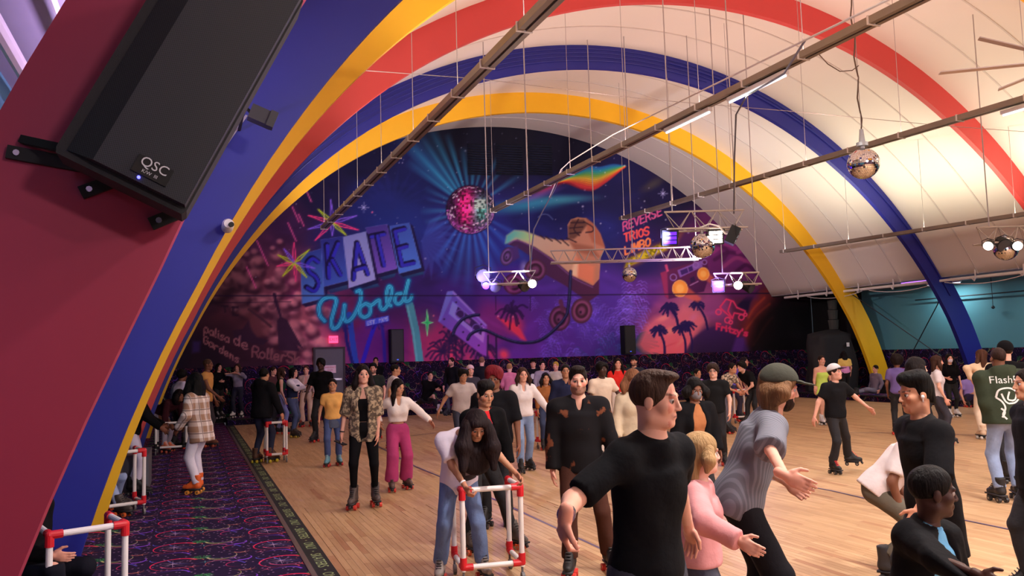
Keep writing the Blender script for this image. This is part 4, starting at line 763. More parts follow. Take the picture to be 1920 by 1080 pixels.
par(1884, 461, 16.3, (12, 6, 0), .15, M_LENSO, 'black stage light in the middle of the far right truss', zE)
par(1908, 461, 16.2, (10, 4, 1), .1, M_LENSW, 'white stage light at the frame edge of the far right truss', zE, lit=(300, (1, .95, .84), 40))
# wall washers: violet stage lights on the trusses also colour the mural
spot('mural_wash', at_depth(911, 530, 17.2), (8, YB, 3.2), 420, (.36, .26, 1), 100, .8); spot('mural_wash', at_depth(1347, 533, 17.0), (15, YB, 3.0), 360, (.42, .24, 1), 100, .8); spot('mural_wash', at_depth(1256, 446, 15.0), (4, YB, 4.5), 420, (.34, .34, 1), 100, .8)
spot('vault_fill', at_depth(1384, 520, 17.4), (15, 24.4, 8.), 1100, (1, .88, .92), 70, .9); spot('vault_fill', at_depth(985, 520, 17.5), (6, 24.4, 8.5), 900, (1, .88, .92), 75, .9); spot('vault_fill', at_depth(1300, 465, 19.), (19, 24.2, 6.), 1000, (1, .88, .92), 80, .9)  # added spots without fixtures, brightening the vault strip near the mural
# ------------------------------------------------------------------ mirror balls
M_MIRROR = mat('mirror_tile', (232, 232, 236), .06, 1., var=.03); M_CORE = mat('ball_core', (60, 60, 64), .4, .6)
def ball(u, v, d, r, label, ztop, rope=False):
    c = at_depth(u, v, d); t = thing('mirror_ball', c, label, 'mirror ball', 'mirror balls over the rink'); mb = MB(); N = 26
    for i in range(N):
        a0, a1 = math.pi*(i+.04)/N, math.pi*(i+.96)/N; m_ = max(4, int(2*N*math.sin((a0+a1)/2)))
        for j in range(m_):
            b0, b1 = 2*math.pi*(j+.04)/m_, 2*math.pi*(j+.96)/m_; k = r*(1+random.uniform(-.004, .004)); jit = Vector((random.uniform(-1, 1), random.uniform(-1, 1), random.uniform(-1, 1)))*r*.003
            mb.add([c+jit+Vector((math.sin(a)*math.cos(b), math.sin(a)*math.sin(b), math.cos(a)))*k for a, b in ((a0, b0), (a1, b0), (a1, b1), (a0, b1))], [(0, 1, 2, 3)])
    tl = obj('mirror_tiles', mb, M_MIRROR, t); tl['kind'] = 'stuff'
    mb = MB(); mb.lathe([(r*.985*math.sin(math.pi*i/16), r*.985*math.cos(math.pi*i/16)) for i in range(17)], c, 28); obj('core', mb, M_CORE, t)
    mb = MB(); mb.cyl(c+Vector((0, 0, r)), c+Vector((0, 0, r+.06)), .035, 10); mb.cyl(c+Vector((0, 0, r+.06)), Vector((c.x, c.y, max(ztop, c.z+r+.1))), .006, 6); obj('hanger', mb, M_WIRE, t)
    if rope:
        top = Vector((c.x-.1, c.y, vault_z(c.x))); a = c+Vector((0, 0, r+.32)); mb = MB(); mb.cyl(c+Vector((0, 0, r+.04)), c+Vector((0, 0, r+.1)), .09, 12); mb.cyl(c+Vector((0, 0, r+.1)), a, .05, 12, .03); obj('motor', mb, mat('clear_motor_case', (190, 200, 206), .25, .3), t)
        mb = MB(); P = [a+(top-a)*f+Vector((.03*math.sin(f*40), 0, 0)) for f in np.linspace(0, 1, 26)]; mb.tube(P, .013, 6); obj('rope', mb, mat('brown_rope', (96, 78, 66), .9), t)
        mb = MB(); P = [at_depth(*p) for p in ((1610, 123, 12.9), (1598, 132, 12.9), (1575, 134, 12.8), (1552, 120, 12.7), (1532, 98, 12.6))]; mb.tube(P, .008, 5); obj('cord', mb, mat('brown_rope', (96, 78, 66), .9), t)
ball(1619, 307, 13., .25, 'large clear mirror ball on a long rope at upper right', 9, True)
ball(1317, 461, 15.5, .24, 'mirror ball under the truss above the painted boombox', zC)
ball(1180, 515, 19.5, .185, 'small mirror ball below the long empty truss', TR['B'][0].z-.15)
ball(1886, 467, 16.5, .235, 'mirror ball half hidden by lamps at the right edge', zE)
# bundle of cables over truss C
P = [at_depth(*p) for p in ((1310, 428, 15.4), (1330, 420, 15.3), (1348, 424, 15.2), (1360, 438, 15.3), (1378, 442, 15.3))]; mb = MB(); mb.tube(P, .016, 6); tag(obj('power_cable', mb, M_WHITE), 'white power cable looped over the boombox truss', 'cable')
P = [at_depth(*p) for p in ((1376, 400, 15.6), (1377, 300, 14.2), (1380, 215, 12.5), (1400, 180, 11.5), (1470, 138, 9.9), (1510, 75, 8.6))]; mb = MB(); mb.tube(P, .014, 6); tag(obj('power_cable', mb, M_GREY), 'grey power cable hanging from the aqua light channel to the truss', 'cable')
P = [at_depth(*p) for p in ((1054, 318, 17.7), (1040, 355, 17.6), (1018, 395, 17.6), (1001, 430, 17.6), (997, 470, 17.6), (994, 505, 17.6))]; mb = MB(); mb.tube(P, .014, 6); tag(obj('power_cable', mb, M_GREY), 'slanting cable feeding the short truss before the painted skate', 'cable')
# thin tie wire across the vault
mb = MB(); mb.tube([at_depth(*p) for p in ((612, 127, 11.6), (900, 148, 13.5), (1200, 185, 15.), (1500, 210, 16), (1760, 235, 16.5), (1960, 250, 17))], .006, 5); tag(obj('tie_wire', mb, M_WIRE), 'thin wire stretched across below the vault', 'wire')

# ------------------------------------------------------------------ big loudspeaker on the magenta rib
def grille_mat():
    g = NG('perforated_grille'); tc = g.new('ShaderNodeTexCoord'); q = g.new('ShaderNodeSeparateXYZ'); g.put(q.inputs[0], tc.outputs['Object']); x, y, z = q.outputs
    a = g.ma('ADD', g.ma('MULTIPLY', x, .5), g.ma('MULTIPLY', z, .866)); b = g.ma('SUBTRACT', g.ma('MULTIPLY', x, .866), g.ma('MULTIPLY', z, .5))
    hole = g.ss(g.ma('MULTIPLY', g.ma('SINE', g.ma('MULTIPLY', a, 620.)), g.ma('SINE', g.ma('MULTIPLY', b, 620.))), -.1, .35); g.put(g.p.inputs['Base Color'], g.mix(hole, rgb(34, 35, 44), rgb(5, 5, 8))); g.p.inputs['Roughness'].default_value = .55; return g.m
def speaker():
    YS, YE = 3.22, 3.58; c4 = [on_y(u, v, YS) for u, v in ((98, 281), (345, 402))]; bl, br = c4; wv = br-bl; wv.y = 0; W = wv.length; wv.normalize(); lv = Vector((-wv.z, 0, wv.x)); L = W*2.1
    t = thing('loudspeaker', (bl+br)/2, 'large black loudspeaker bracketed to the magenta red arch', 'loudspeaker'); dv = Vector((0, 1, 0))
    def P(a, b, y): return bl+wv*(a*W)+lv*(b*L)+dv*y
    D = YE-YS; mb = MB()
    ring = [(0, .02), (.02, 0), (.98, 0), (1, .02), (1, .98), (.98, 1), (.02, 1), (0, .98)]; ring2 = [(.08, .06), (.1, .05), (.9, .05), (.92, .06), (.92, .94), (.9, .95), (.1, .95), (.08, .94)]
    V = [P(a, b, .02) for a, b in ring]+[P(a, b, D*.55) for a, b in ring]+[P(a, b, D) for a, b in ring2]; F = [tuple(range(8))]+[(i, 8+i, 8+(i+1) % 8, (i+1) % 8) for i in range(8)]+[(8+i, 16+i, 16+(i+1) % 8, 8+(i+1) % 8) for i in range(8)]+[tuple(range(16, 24))[::-1]]
    mb.add(V, F); obj('cabinet', mb, mat('speaker_cabinet', (22, 21, 25), .7, var=.2, scale=40, bump=.2, bscale=300), t)
    mb = MB(); G = [(.075, .025), (.985, .025), (.985, .985), (.075, .985)]; H_ = [(.27, .03), (.975, .03), (.975, .98), (.27, .98)]
    V = [P(a, b, .015) for a, b in G]+[P(a, b, -.02) for a, b in H_]; mb.add(V, [(4, 5, 6, 7), (0, 1, 5, 4), (1, 2, 6, 5), (2, 3, 7, 6), (3, 0, 4, 7)]); obj('grille', mb, grille_mat(), t)
    mb = MB(); mb.obox(P(.66, .09, -.024), wv, dv, lv, (.066, .004, .034)); pl = obj('name_plate', mb, M_BLACK, t); M_L = mat('plate_print', (206, 206, 214), .5)
    place_text('lettering', 'QSC', .052, P(.66, .105, -.029), wv, lv, M_L, pl); place_text('lettering', 'K/W  ▬▬▬'.replace('▬', 'I'), .018, P(.655, .072, -.029), wv, lv, M_L, pl)
    mb = MB(); mb.cyl(P(.60, .045, -.022), P(.60, .045, -.028), .006, 10); obj('power_led', mb, mat('blue_led', (60, 70, 255), .4, emit=(70, 70, 255), estr=8.), t)
    for (u, v), a in (((32, 288), .02), ((168, 356), .32), ((298, 414), .88)):
        q = on_y(u, v, YE); b = P(a, .04, D); mb = MB(); ax = (b-q); ax.y = 0; Lb = max(.03, ax.length); ax.normalize(); sx = Vector((-ax.z, 0, ax.x)); mb.obox(q+ax*(Lb/2-.005), ax, dv, sx, (Lb/2+.03, .012, .026)); bk = obj('bracket', mb, M_BLACK, t); mb = MB(); mb.cyl(q-dv*.012, q-dv*.022, .012, 8); obj('bolt', mb, M_ALU, bk)
    q = on_y(42, 262, YE); b = P(.0, .06, D*.6); mb = MB(); mb.cyl(q, b, .022, 4); obj('bracket', mb, M_BLACK, t)
speaker()
# small black fixture with arm on the deep blue rib
c = on_y(490, 219, 6.7); t = thing('wall_fixture', c, 'small black motion light on the deep blue arch', 'light fixture'); ax = Vector((.93, 0, -.36)); az = Vector((.36, 0, .93)); dv = Vector((0, 1, 0))
mb = MB(); mb.obox(c, ax, dv, az, (.095, .06, .06)); mb.obox(c+ax*.085-dv*.03, ax, dv, az, (.03, .05, .068)); obj('head', mb, M_DKGREY, t); mb = MB(); mb.cyl(c-ax*.09, c-ax*.15+az*.02, .014, 8); mb.cyl(c-ax*.15+az*.02, c-ax*.15+az*.02+dv*.7, .014, 8); mb.obox(c-ax*.2+az*.04, ax, dv, az, (.05, .04, .03)); obj('arm', mb, M_BLACK, t)
# dome camera on the yellow rib
c = on_y(428, 420, 7.2); t = thing('dome_camera', c, 'white dome security camera between the blue and golden yellow arches', 'camera'); mb = MB(); mb.cyl(c+Vector((0, .2, 0)), c+Vector((0, .02, 0)), .05, 18); mb.cyl(c+Vector((0, .02, 0)), c-Vector((0, .03, 0)), .05, 18, .036); obj('body', mb, M_WHITE, t, False); mb = MB(); mb.cyl(c+Vector((.02, -.03, -.01)), c+Vector((.025, -.05, -.01)), .022, 14); obj('lens', mb, M_BLACK, t)
# speakers on the end wall
for u, v0, v1, wd, lab in ((745, 617, 680, .42, 'tall black loudspeaker on the end wall below the neon script'), (1181, 610, 664, .44, 'tall black loudspeaker on the end wall below the painted ferns')):
    a, b = on_y(u, v0, YB-.35), on_y(u, v1, YB-.35); t = thing('wall_speaker', (a.x, YB-.18, b.z), lab, 'loudspeaker'); mb = MB(); mb.prism([(a.x-wd/2, b.z), (a.x+wd/2, b.z), (a.x+wd/2, a.z), (a.x-wd/2, a.z)], YB-.33, YB-.02); obj('cabinet', mb, M_BLACK, t)
    mb = MB(); mb.box((a.x-wd/2+.03, YB-.345, b.z+.04), (a.x+wd/2-.03, YB-.33, a.z-.03)); obj('grille', mb, MATS['perforated_grille'], t); mb = MB(); mb.box((a.x-.03, YB-.35, b.z+.08), (a.x+.03, YB-.345, b.z+.11)); obj('badge', mb, mat('badge_blue', (60, 90, 220), .4, emit=(50, 80, 220), estr=1.), t)
# emergency door and exit sign
a, b = on_y(591, 655, YB-.06), on_y(643, 655, YB-.06); zt = a.z
mb = MB(); mb.box((a.x, YB-.09, STG), (b.x, YB-.06, zt)); dr = tag(obj('door_1', mb, M_GREY), 'grey emergency exit door in the end wall', kind='structure')
M_FR = mat('door_frame_brown', (52, 34, 44), .6)
for bx_ in ((a.x-.06, YB-.11, STG, a.x, YB-.05, zt+.06), (b.x, YB-.11, STG, b.x+.06, YB-.05, zt+.06), (a.x, YB-.11, zt, b.x, YB-.05, zt+.06)): mb = MB(); mb.box(bx_[:3], bx_[3:]); obj('door_frame', mb, M_FR, dr)
mb = MB(); mb.box((a.x+.1, YB-.13, 1.12), (b.x-.05, YB-.09, 1.18)); obj('push_bar', mb, M_ALU, dr)
p, q = on_y(608, 685, YB-.1), on_y(630, 699, YB-.1); mb = MB(); mb.box((p.x, YB-.1, q.z), (q.x, YB-.09, p.z)); sg = obj('door_sign', mb, mat('pink_white_sign', (232, 200, 214), .5), dr); M_RT = mat('red_print', (200, 30, 70), .5)
place_text('lettering', 'EMERGENCY', .062, ((p.x+q.x)/2, YB-.102, p.z-.07), (1, 0, 0), (0, 0, 1), M_RT, sg)
place_text('lettering', 'EXIT', .075, ((p.x+q.x)/2, YB-.102, p.z-.16), (1, 0, 0), (0, 0, 1), M_RT, sg)
p, q = on_y(617, 630, YB-.08), on_y(634, 643, YB-.08); t = thing('exit_sign', ((p.x+q.x)/2, YB-.05, q.z), 'glowing pink exit sign above the grey door', 'exit sign')
mb = MB(); mb.box((p.x, YB-.08, q.z), (q.x, YB, p.z)); obj('housing', mb, mat('exit_glow', (255, 90, 140), .5, emit=(255, 70, 120), estr=1.6), t); place_text('lettering', 'EXIT', .13, ((p.x+q.x)/2, YB-.083, (p.z+q.z)/2), (1, 0, 0), (0, 0, 1), mat('exit_red', (220, 10, 50), .5, emit=(230, 10, 60), estr=1.5), t)
mb = MB(); mb.cyl((-.64, YF+.1, 3.62), (-.64, 24.4, 3.62), .02, 8); tag(obj('thin_conduit', mb, M_WHITE), 'thin white conduit beside the left sprinkler pipe', 'pipe')
mb = MB(); mb.box((-1.5, YF, 3.4), (-1.15, YB, 3.72)); tag(obj('trim_2', mb, M_TEAL), 'teal beam under the left aisle ceiling', kind='structure')
mb = MB(); mb.cyl((-.4, 4.3, 3.36), (-.4, 9.4, 3.36), .02, 8); tag(obj('violet_tube', mb, mat('violet_tube', (190, 120, 255), .4, emit=(180, 110, 255), estr=2.)), 'thin violet tube light under the left vault edge', 'tube light')
# ------------------------------------------------------------------ eave pipes, bracing, tubes on the right
for xx, zz, lab in ((xe-.06, 3.62, 'white sprinkler pipe along the right vault edge'), (-.93, 3.56, 'white sprinkler pipe along the left vault edge')):
    t = thing('eave_pipe', (xx, 20, zz), lab, 'pipe', 'eave pipes'); mb = MB(); mb.cyl((xx, YF+.1, zz), (xx, 24.4, zz), .045, 10); obj('pipe', mb, M_WHITE, t)
    for y in (np.arange(2., 24.5, 1.45) if xx > AX else []):
        s = -1 if xx > AX else 1; mb = MB(); mb.tube([(xx, y, zz), (xx+s*.05, y-.12, zz-.1), (xx+s*.1, y-.2, zz-.02), (xx+s*.16, y-.25, zz+.2)], .022, 6); obj('branch', mb, M_WHITE, t)
    mb = MB()
    for y in (np.arange(3.2, 23, 2.9) if xx > AX else [12.]): mb.tube([(xx, y+2.6*f, zz-.06-.55*f*(1-f)) for f in np.linspace(0, 1, 9)], .012, 5)
    obj('hung_cable', mb, M_WHITE, t)
M_DKWIRE = mat('dark_cable', (34, 40, 48), .6)
for (u0, v0), (u1, v1), lab in (((1592, 548), (1765, 668), 'dark brace cable falling from yellow arch to blue arch foot'), ((1770, 548), (1713, 656), 'dark brace cable falling from blue arch towards yellow arch foot')):
    a, b = on_x(u0, v0, 21.4), on_x(u1, v1, 22.6); mb = MB(); mb.cyl(a, b, .018, 6); tag(obj('brace_cable', mb, M_DKWIRE), lab, 'cable', 'brace cables')
t = thing('wall_rail', on_x(1840, 550, WX1-.15), 'dark rod with hanging knob on the teal wall', 'rail'); a, b = on_x(1716, 562, WX1-.15), on_x(1945, 544, WX1-.15); b.z = a.z = (a.z+b.z)/2; mb = MB(); mb.cyl(a, b, .02, 8); obj('rod', mb, M_DKWIRE, t); c = on_x(1860, 550, WX1-.15); c.z = a.z
mb = MB(); mb.cyl(c+Vector((0, 0, .75)), c-Vector((0, 0, .4)), .01, 6); obj('hanger', mb, M_DKWIRE, t); mb = MB(); mb.lathe([(.001, -.06), (.05, -.03), (.055, 0), (.03, .04), (.001, .05)], c-Vector((0, 0, .42)), 12); obj('knob', mb, M_DKWIRE, t, True)
# strip of violet tube light under the eave on the right
a, b = on_x(1690, 532, xe+.3), on_x(1800, 516, xe+.3); mb = MB(); mb.cyl(a, b, .02, 8); tag(obj('violet_tube', mb, mat('violet_tube', (190, 120, 255), .4, emit=(180, 110, 255), estr=2.)), 'thin violet tube light under the vault edge at right', 'tube light')
# ceiling fan at the upper right edge
hub = at_depth(2010, 112, 9.); M_FAN = mat('pale_fan', (190, 172, 166), .5); t = thing('ceiling_fan', hub, 'grey ceiling fan blades at the upper right edge', 'fan'); mb = MB(); mb.cyl(hub-Vector((0, 0, .12)), hub+Vector((0, 0, .12)), .14, 16); mb.cyl(hub+Vector((0, 0, .12)), Vector((hub.x, hub.y, vault_z(hub.x))), .02, 8); obj('motor', mb, M_GREY, t)
for k, (u, v) in enumerate(((1835, 72), (1762, 137), (1872, 168))):
    tip = at_depth(u, v, 9.3); d = (tip-hub); L = d.length; d.normalize(); s = d.cross(Vector((0, 0, 1))).normalized(); mb = MB(); mb.obox(hub+d*(L/2+.1), d, s, d.cross(s), (L/2-.1, .05, .006)); obj('blade', mb, M_FAN, t)
# ------------------------------------------------------------------ palm prop and covered cart on the platform
def prop():
    base = on_z(1556, 722, STG); base = Vector((21.8, 22.9, STG)); t = thing('palm_prop', base, 'tall palm trunk prop standing behind the covered cart', 'palm prop'); mb = MB(); p0 = on_y(1568, 690, base.y); p1 = on_y(1560, 562, base.y)
    for i in range(9):
        f0, f1 = i/9, (i+1)/9; z0_, z1_ = STG+(p1.z-STG)*f0, STG+(p1.z-STG)*f1; x0_, x1_ = p0.x+(p1.x-p0.x)*f0, p0.x+(p1.x-p0.x)*f1; mb = MB(); mb.cyl((x0_, base.y, z0_), (x1_, base.y, z1_-.02), .2-.06*f0, 12, .24-.07*f0); obj('trunk_segment', mb, mat('palm_bark', (70, 70, 66), .9, bump=.5, bscale=30), t)
    c = on_y(1562, 640, 22.0); t = thing('covered_cart', (c.x, 22.0, STG), 'bulky cart under a black sheet beside the yellow arch foot', 'covered cart'); a, b = on_y(1517, 700, 22.0), on_y(1597, 622, 22.0); zt = b.z
    nx, nz = 30, 24; V = []; F = []
    for j in range(nz+1):
        f = j/nz; z = STG+.02+(zt-STG)*f
        for i in range(nx):
            g_ = 2*math.pi*i/nx; sq = 1/max(abs(math.cos(g_)), abs(math.sin(g_)))**.75; k = (1-.18*f*f)*(1 if f < .96 else .5); fold = 1+.05*math.sin(g_*9+f*3)*(1-f)+.05*math.sin(3*g_+8*f)
            V.append(((a.x+b.x)/2+math.cos(g_)*sq*k*fold*(b.x-a.x)*.46, 22.0+math.sin(g_)*sq*k*.42*fold, z+.08*math.sin(g_+.6)*f))
    for j in range(nz):
        for i in range(nx): F.append((j*nx+i, j*nx+(i+1) % nx, (j+1)*nx+(i+1) % nx, (j+1)*nx+i))
    F.append(tuple(nz*nx+i for i in range(nx))); mb = MB(); mb.add(V, F); obj('sheet', mb, mat('black_sheet', (26, 25, 29), .8, bump=.3, bscale=8), t, True); p = on_y(1590, 646, 21.5); mb = MB(); mb.obox(p, Vector((1, 0, 0)), Vector((0, 1, 0)), Vector((0, 0, 1)), (.06, .006, .07)); obj('paper_tag', mb, M_WHITE, t)
prop()
# grey bench block by the left arches
mb = MB(); a = on_z(222, 942); b = on_z(270, 938); mb.box((a.x-1.1, a.y+.75, 0), (b.x+.02, b.y+1.8, .52)); tag(obj('bench_block', mb, M_GREY), 'grey boxed bench between the left arches', 'bench')
# black equipment boxes on the platform foot of the yellow arch
mb = MB(); c = on_z(1672, 737, STG); mb.box((c.x-.25, c.y, STG), (c.x+.3, c.y+.4, STG+.42)); tag(obj('equipment_box', mb, M_BLACK), 'black box at the foot of the yellow arch', 'box')

# ------------------------------------------------------------------ skate trainers (white tube frames on casters)
M_PVC = mat('white_pvc', (232, 226, 226), .35, var=.03); M_RED = mat('red_fitting', (206, 26, 40), .4, var=.08); M_CAST = mat('grey_caster', (110, 108, 112), .5)
def trainer(u, v, yaw, w_, d_, h_, label, fit=None, base=None):
    c = base or on_z(u, v); fit = fit or M_RED; t = thing('skate_trainer', c, label, 'skate trainer', 'tube skate trainers'); a = math.radians(yaw)
    fx = (-EF*math.cos(a)+ER*math.sin(a)); sx = Vector((-fx.y, fx.x, 0)); up = Vector((0, 0, 1)); r = .021; z0_ = .12
    fl, fr, bl, br = [c+sx*s*w_/2+fx*g_*d_/2 for g_, s in ((1, -1), (1, 1), (-1, -1), (-1, 1))]
    def tube(n, p, q): mb = MB(); mb.cyl(p, q, r, 12); obj(n, mb, M_PVC, t)
    for p in (fl, fr, bl, br): tube('post', p+up*z0_, p+up*h_)
    for z in (z0_+.03, h_): tube('rail', fl+up*z, fr+up*z); tube('rail', fl+up*z, bl+up*z); tube('rail', fr+up*z, br+up*z)
    for p in (fl, fr, bl, br):
        oth = [(q-p).normalized() for q in ((fr, bl) if p is fl else (fl, br) if p is fr else (fl,) if p is bl else (fr,))]
        for z, dirs in ((h_, oth+[-up]), (z0_+.03, oth+[up])):
            mb = MB(); mb.lathe([(r*1.35*math.sin(math.pi*i/8), r*1.35*math.cos(math.pi*i/8)) for i in range(9)], p+up*z, 12)
            for d in dirs: mb.cyl(p+up*z, p+up*z+d*.075, r*1.32, 12)
            obj('elbow', mb, fit, t)
        mb = MB(); mb.cyl(p+up*.055, p+up*z0_, .01, 8); mb.cyl(p+up*.04-sx*.012+fx*.015, p+up*.04+sx*.012+fx*.015, .04, 14); obj('caster', mb, M_CAST, t)
trainer(915, 1083, 14, .47, .42, .74, 'white tube skate trainer with red corners held by the skater in white tee and jeans')
trainer(517, 866, 24, .33, .3, .70, 'white tube skate trainer pushed by the person in black hoodie')
trainer(148, 1188, 40, .45, .45, .72, 'nearest white tube skate trainer at the lower left corner')
trainer(222, 966, 40, .46, .4, .76, 'white tube skate trainer beside the person in white leggings')
trainer(322, 850, 20, .55, .5, .62, 'white tube skate trainer with black fittings behind the plaid shirt', M_BLACK)
trainer(1024, 838, 20, .5, .4, .68, 'white tube skate trainer beside the person in brown top')
trainer(1388, 792, 15, .5, .4, .78, 'white tube skate trainer among the leaning skaters near the back wall')
# ------------------------------------------------------------------ people: smooth bodies and clothes grown from rounded limbs
def n_(v): return v/(np.linalg.norm(v)+1e-12)
class Field:
    def __init__(s, k=.04): s.p = []; s.k = k; s.cut = []; s.off = 0.; s.noise = 0.; s.seed = 0.
    def cone(s, a, b, r1, r2=None, flat=False, k=None): s.p.append(('c', np.array(a, float), np.array(b, float), r1, r1 if r2 is None else r2, flat, k)); return s
    def ell(s, c, ax, rad, k=None, sub=False): s.p.append(('e', np.array(c, float), np.array(ax, float), np.array(rad, float), sub, k)); return s
    def ecyl(s, a, b, ax, ra, rb, k=None): s.p.append(('k', np.array(a, float), np.array(b, float), np.array(ax, float), ra, rb, k)); return s
    def plane(s, p, n): s.cut.append((np.array(p, float), n_(np.array(n, float)))); return s
    def bounds(s):
        lo, hi = [], []
        for q in s.p:
            if q[0] == 'c': m = max(q[3], q[4]); lo += [np.minimum(q[1], q[2])-m]; hi += [np.maximum(q[1], q[2])+m]
            elif q[0] == 'e':
                if q[4]: continue
                m = np.sqrt(((q[2]*q[3][:, None])**2).sum(0)); lo += [q[1]-m]; hi += [q[1]+m]
            else: m = max(max(q[4]), max(q[5])); lo += [np.minimum(q[1], q[2])-m]; hi += [np.maximum(q[1], q[2])+m]
        return np.min(lo, 0)-s.off-.02, np.max(hi, 0)+s.off+.02
    def ev(s, P):
        D = None
        for q in s.p:
            k = q[-1] or s.k; sub = False
            if q[0] == 'c':
                a, b, r1, r2, flat = q[1:6]; ba = b-a; L = ba@ba+1e-12; w = P-a; h = w@ba/L; t = np.clip(h, 0, 1); d = np.sqrt(((w-t[:, None]*ba)**2).sum(1))-(r1+(r2-r1)*t)
                if flat: d = np.maximum(d, (h-1)*math.sqrt(L))
            elif q[0] == 'e':
                c, ax, rad, sub = q[1:5]; w = (P-c)@ax.T; k0 = np.sqrt(((w/rad)**2).sum(1)); k1 = np.sqrt(((w/rad**2)**2).sum(1))+1e-9; d = k0*(k0-1)/k1
            else:
                a, b, ax, ra, rb = q[1:6]; w = P-a; ba = b-a; L = np.linalg.norm(ba); h = w@ba/L; t = np.clip(h/L, 0, 1); w = w-np.outer(h, ba/L); x, y = w@ax[0], w@ax[1]
                rx, ry = ra[0]+(rb[0]-ra[0])*t, ra[1]+(rb[1]-ra[1])*t; d = (np.sqrt((x/rx)**2+(y/ry)**2)-1)*np.minimum(rx, ry); d = np.maximum(d, np.maximum(-h, h-L))
            if D is None: D = d
            elif sub: h = np.clip(.5-.5*(D+d)/k, 0, 1); D = D*(1-h)-d*h+k*h*(1-h)
            else: h = np.clip(.5+.5*(d-D)/k, 0, 1); D = d*(1-h)+D*h-k*h*(1-h)
        D = D-s.off
        if s.noise:
            x, y, z = P[:, 0]+s.seed, P[:, 1]-s.seed, P[:, 2]; D = D+s.noise*(np.sin(31*x+9*z+4*np.sin(11*y))+np.sin(27*y-14*z+3*np.sin(13*x))+.8*np.sin(38*z+9*x+7*y))*.5
        for p, n in s.cut: D = np.maximum(D, (P-p)@n)
        return D
def surface(f, res):
    lo, hi = f.bounds(); n = np.maximum(4, np.ceil((hi-lo)/res).astype(int)+3); lo = lo-res
    g = [lo[i]+res*np.arange(n[i]) for i in range(3)]; P = np.stack(np.meshgrid(*g, indexing='ij'), -1).reshape(-1, 3); D = f.ev(P).reshape(n)
    D[0] = D[-1] = 1; D[:, 0] = D[:, -1] = 1; D[:, :, 0] = D[:, :, -1] = 1
    c = [D[a:n[0]-1+a, b:n[1]-1+b, e:n[2]-1+e] for a in (0, 1) for b in (0, 1) for e in (0, 1)]
    neg = sum((q < 0).astype(np.int8) for q in c); act = (neg > 0) & (neg < 8); idx = -np.ones(act.shape, np.int64); ii = np.argwhere(act); idx[act] = np.arange(len(ii))
    if len(ii) == 0: return np.zeros((0, 3)), np.zeros((0, 4), int)
    cv = np.stack([q[act] for q in c], 1); off = np.array([(a, b, e) for a in (0, 1) for b in (0, 1) for e in (0, 1)], float); S = np.zeros((len(ii), 3)); W = np.zeros(len(ii))
    for i in range(8):
        for j in range(i+1, 8):
            if abs(off[i]-off[j]).sum() != 1: continue
            m = (cv[:, i] < 0) != (cv[:, j] < 0); t = np.where(m, cv[:, i]/(cv[:, i]-cv[:, j]+1e-12), 0); S += np.where(m[:, None], off[i]+t[:, None]*(off[j]-off[i]), 0); W += m
    V = lo+(ii+S/W[:, None])*res; F = []; ins = D < 0
    for ax in range(3):
        o1, o2 = [k for k in range(3) if k != ax]; sa = [slice(1, -1)]*3; sa[ax] = slice(0, -1); sb = [slice(1, -1)]*3; sb[ax] = slice(1, None)
        A, B = ins[tuple(sa)], ins[tuple(sb)]; e = np.argwhere(A != B); fl = A[A != B]
        if not len(e): continue
        base = e.copy(); base[:, o1] += 1; base[:, o2] += 1
        def at(d1, d2): q = base.copy(); q[:, o1] -= d1; q[:, o2] -= d2; return idx[q[:, 0], q[:, 1], q[:, 2]]
        Q = np.stack([at(1, 1), at(0, 1), at(0, 0), at(1, 0)], 1); flip = fl if ax != 1 else ~fl; Q[~flip] = Q[~flip][:, ::-1]; F.append(Q)
    F = np.concatenate(F); return V, F[(F >= 0).all(1)]
def np_mesh(name, V, F, mats, col=None, mi=None):
    me = bpy.data.meshes.new(name); me.vertices.add(len(V)); me.vertices.foreach_set('co', np.asarray(V, np.float32).ravel()); me.loops.add(len(F)*4); me.polygons.add(len(F)); me.loops.foreach_set('vertex_index', np.asarray(F, np.int32).ravel()); me.polygons.foreach_set('loop_start', np.arange(0, len(F)*4, 4, dtype=np.int32)); me.polygons.foreach_set('use_smooth', np.ones(len(F), bool))
    if mi is not None: me.polygons.foreach_set('material_index', np.asarray(mi, np.int32))
    for m in mats: me.materials.append(m)
    me.update(calc_edges=True)
    if col is not None: a = me.color_attributes.new('Col', 'FLOAT_COLOR', 'POINT'); a.data.foreach_set('color', np.concatenate([col, np.ones((len(col), 1))], 1).astype(np.float32).ravel())
    return me
M_SKIN = vpaint('skin', 'Col', .5, 1., .05)
SKIN = dict(light=(224, 168, 146), fair=(232, 182, 162), tan=(196, 142, 112), olive=(186, 134, 104), brown=(126, 82, 62), dark=(74, 48, 40))
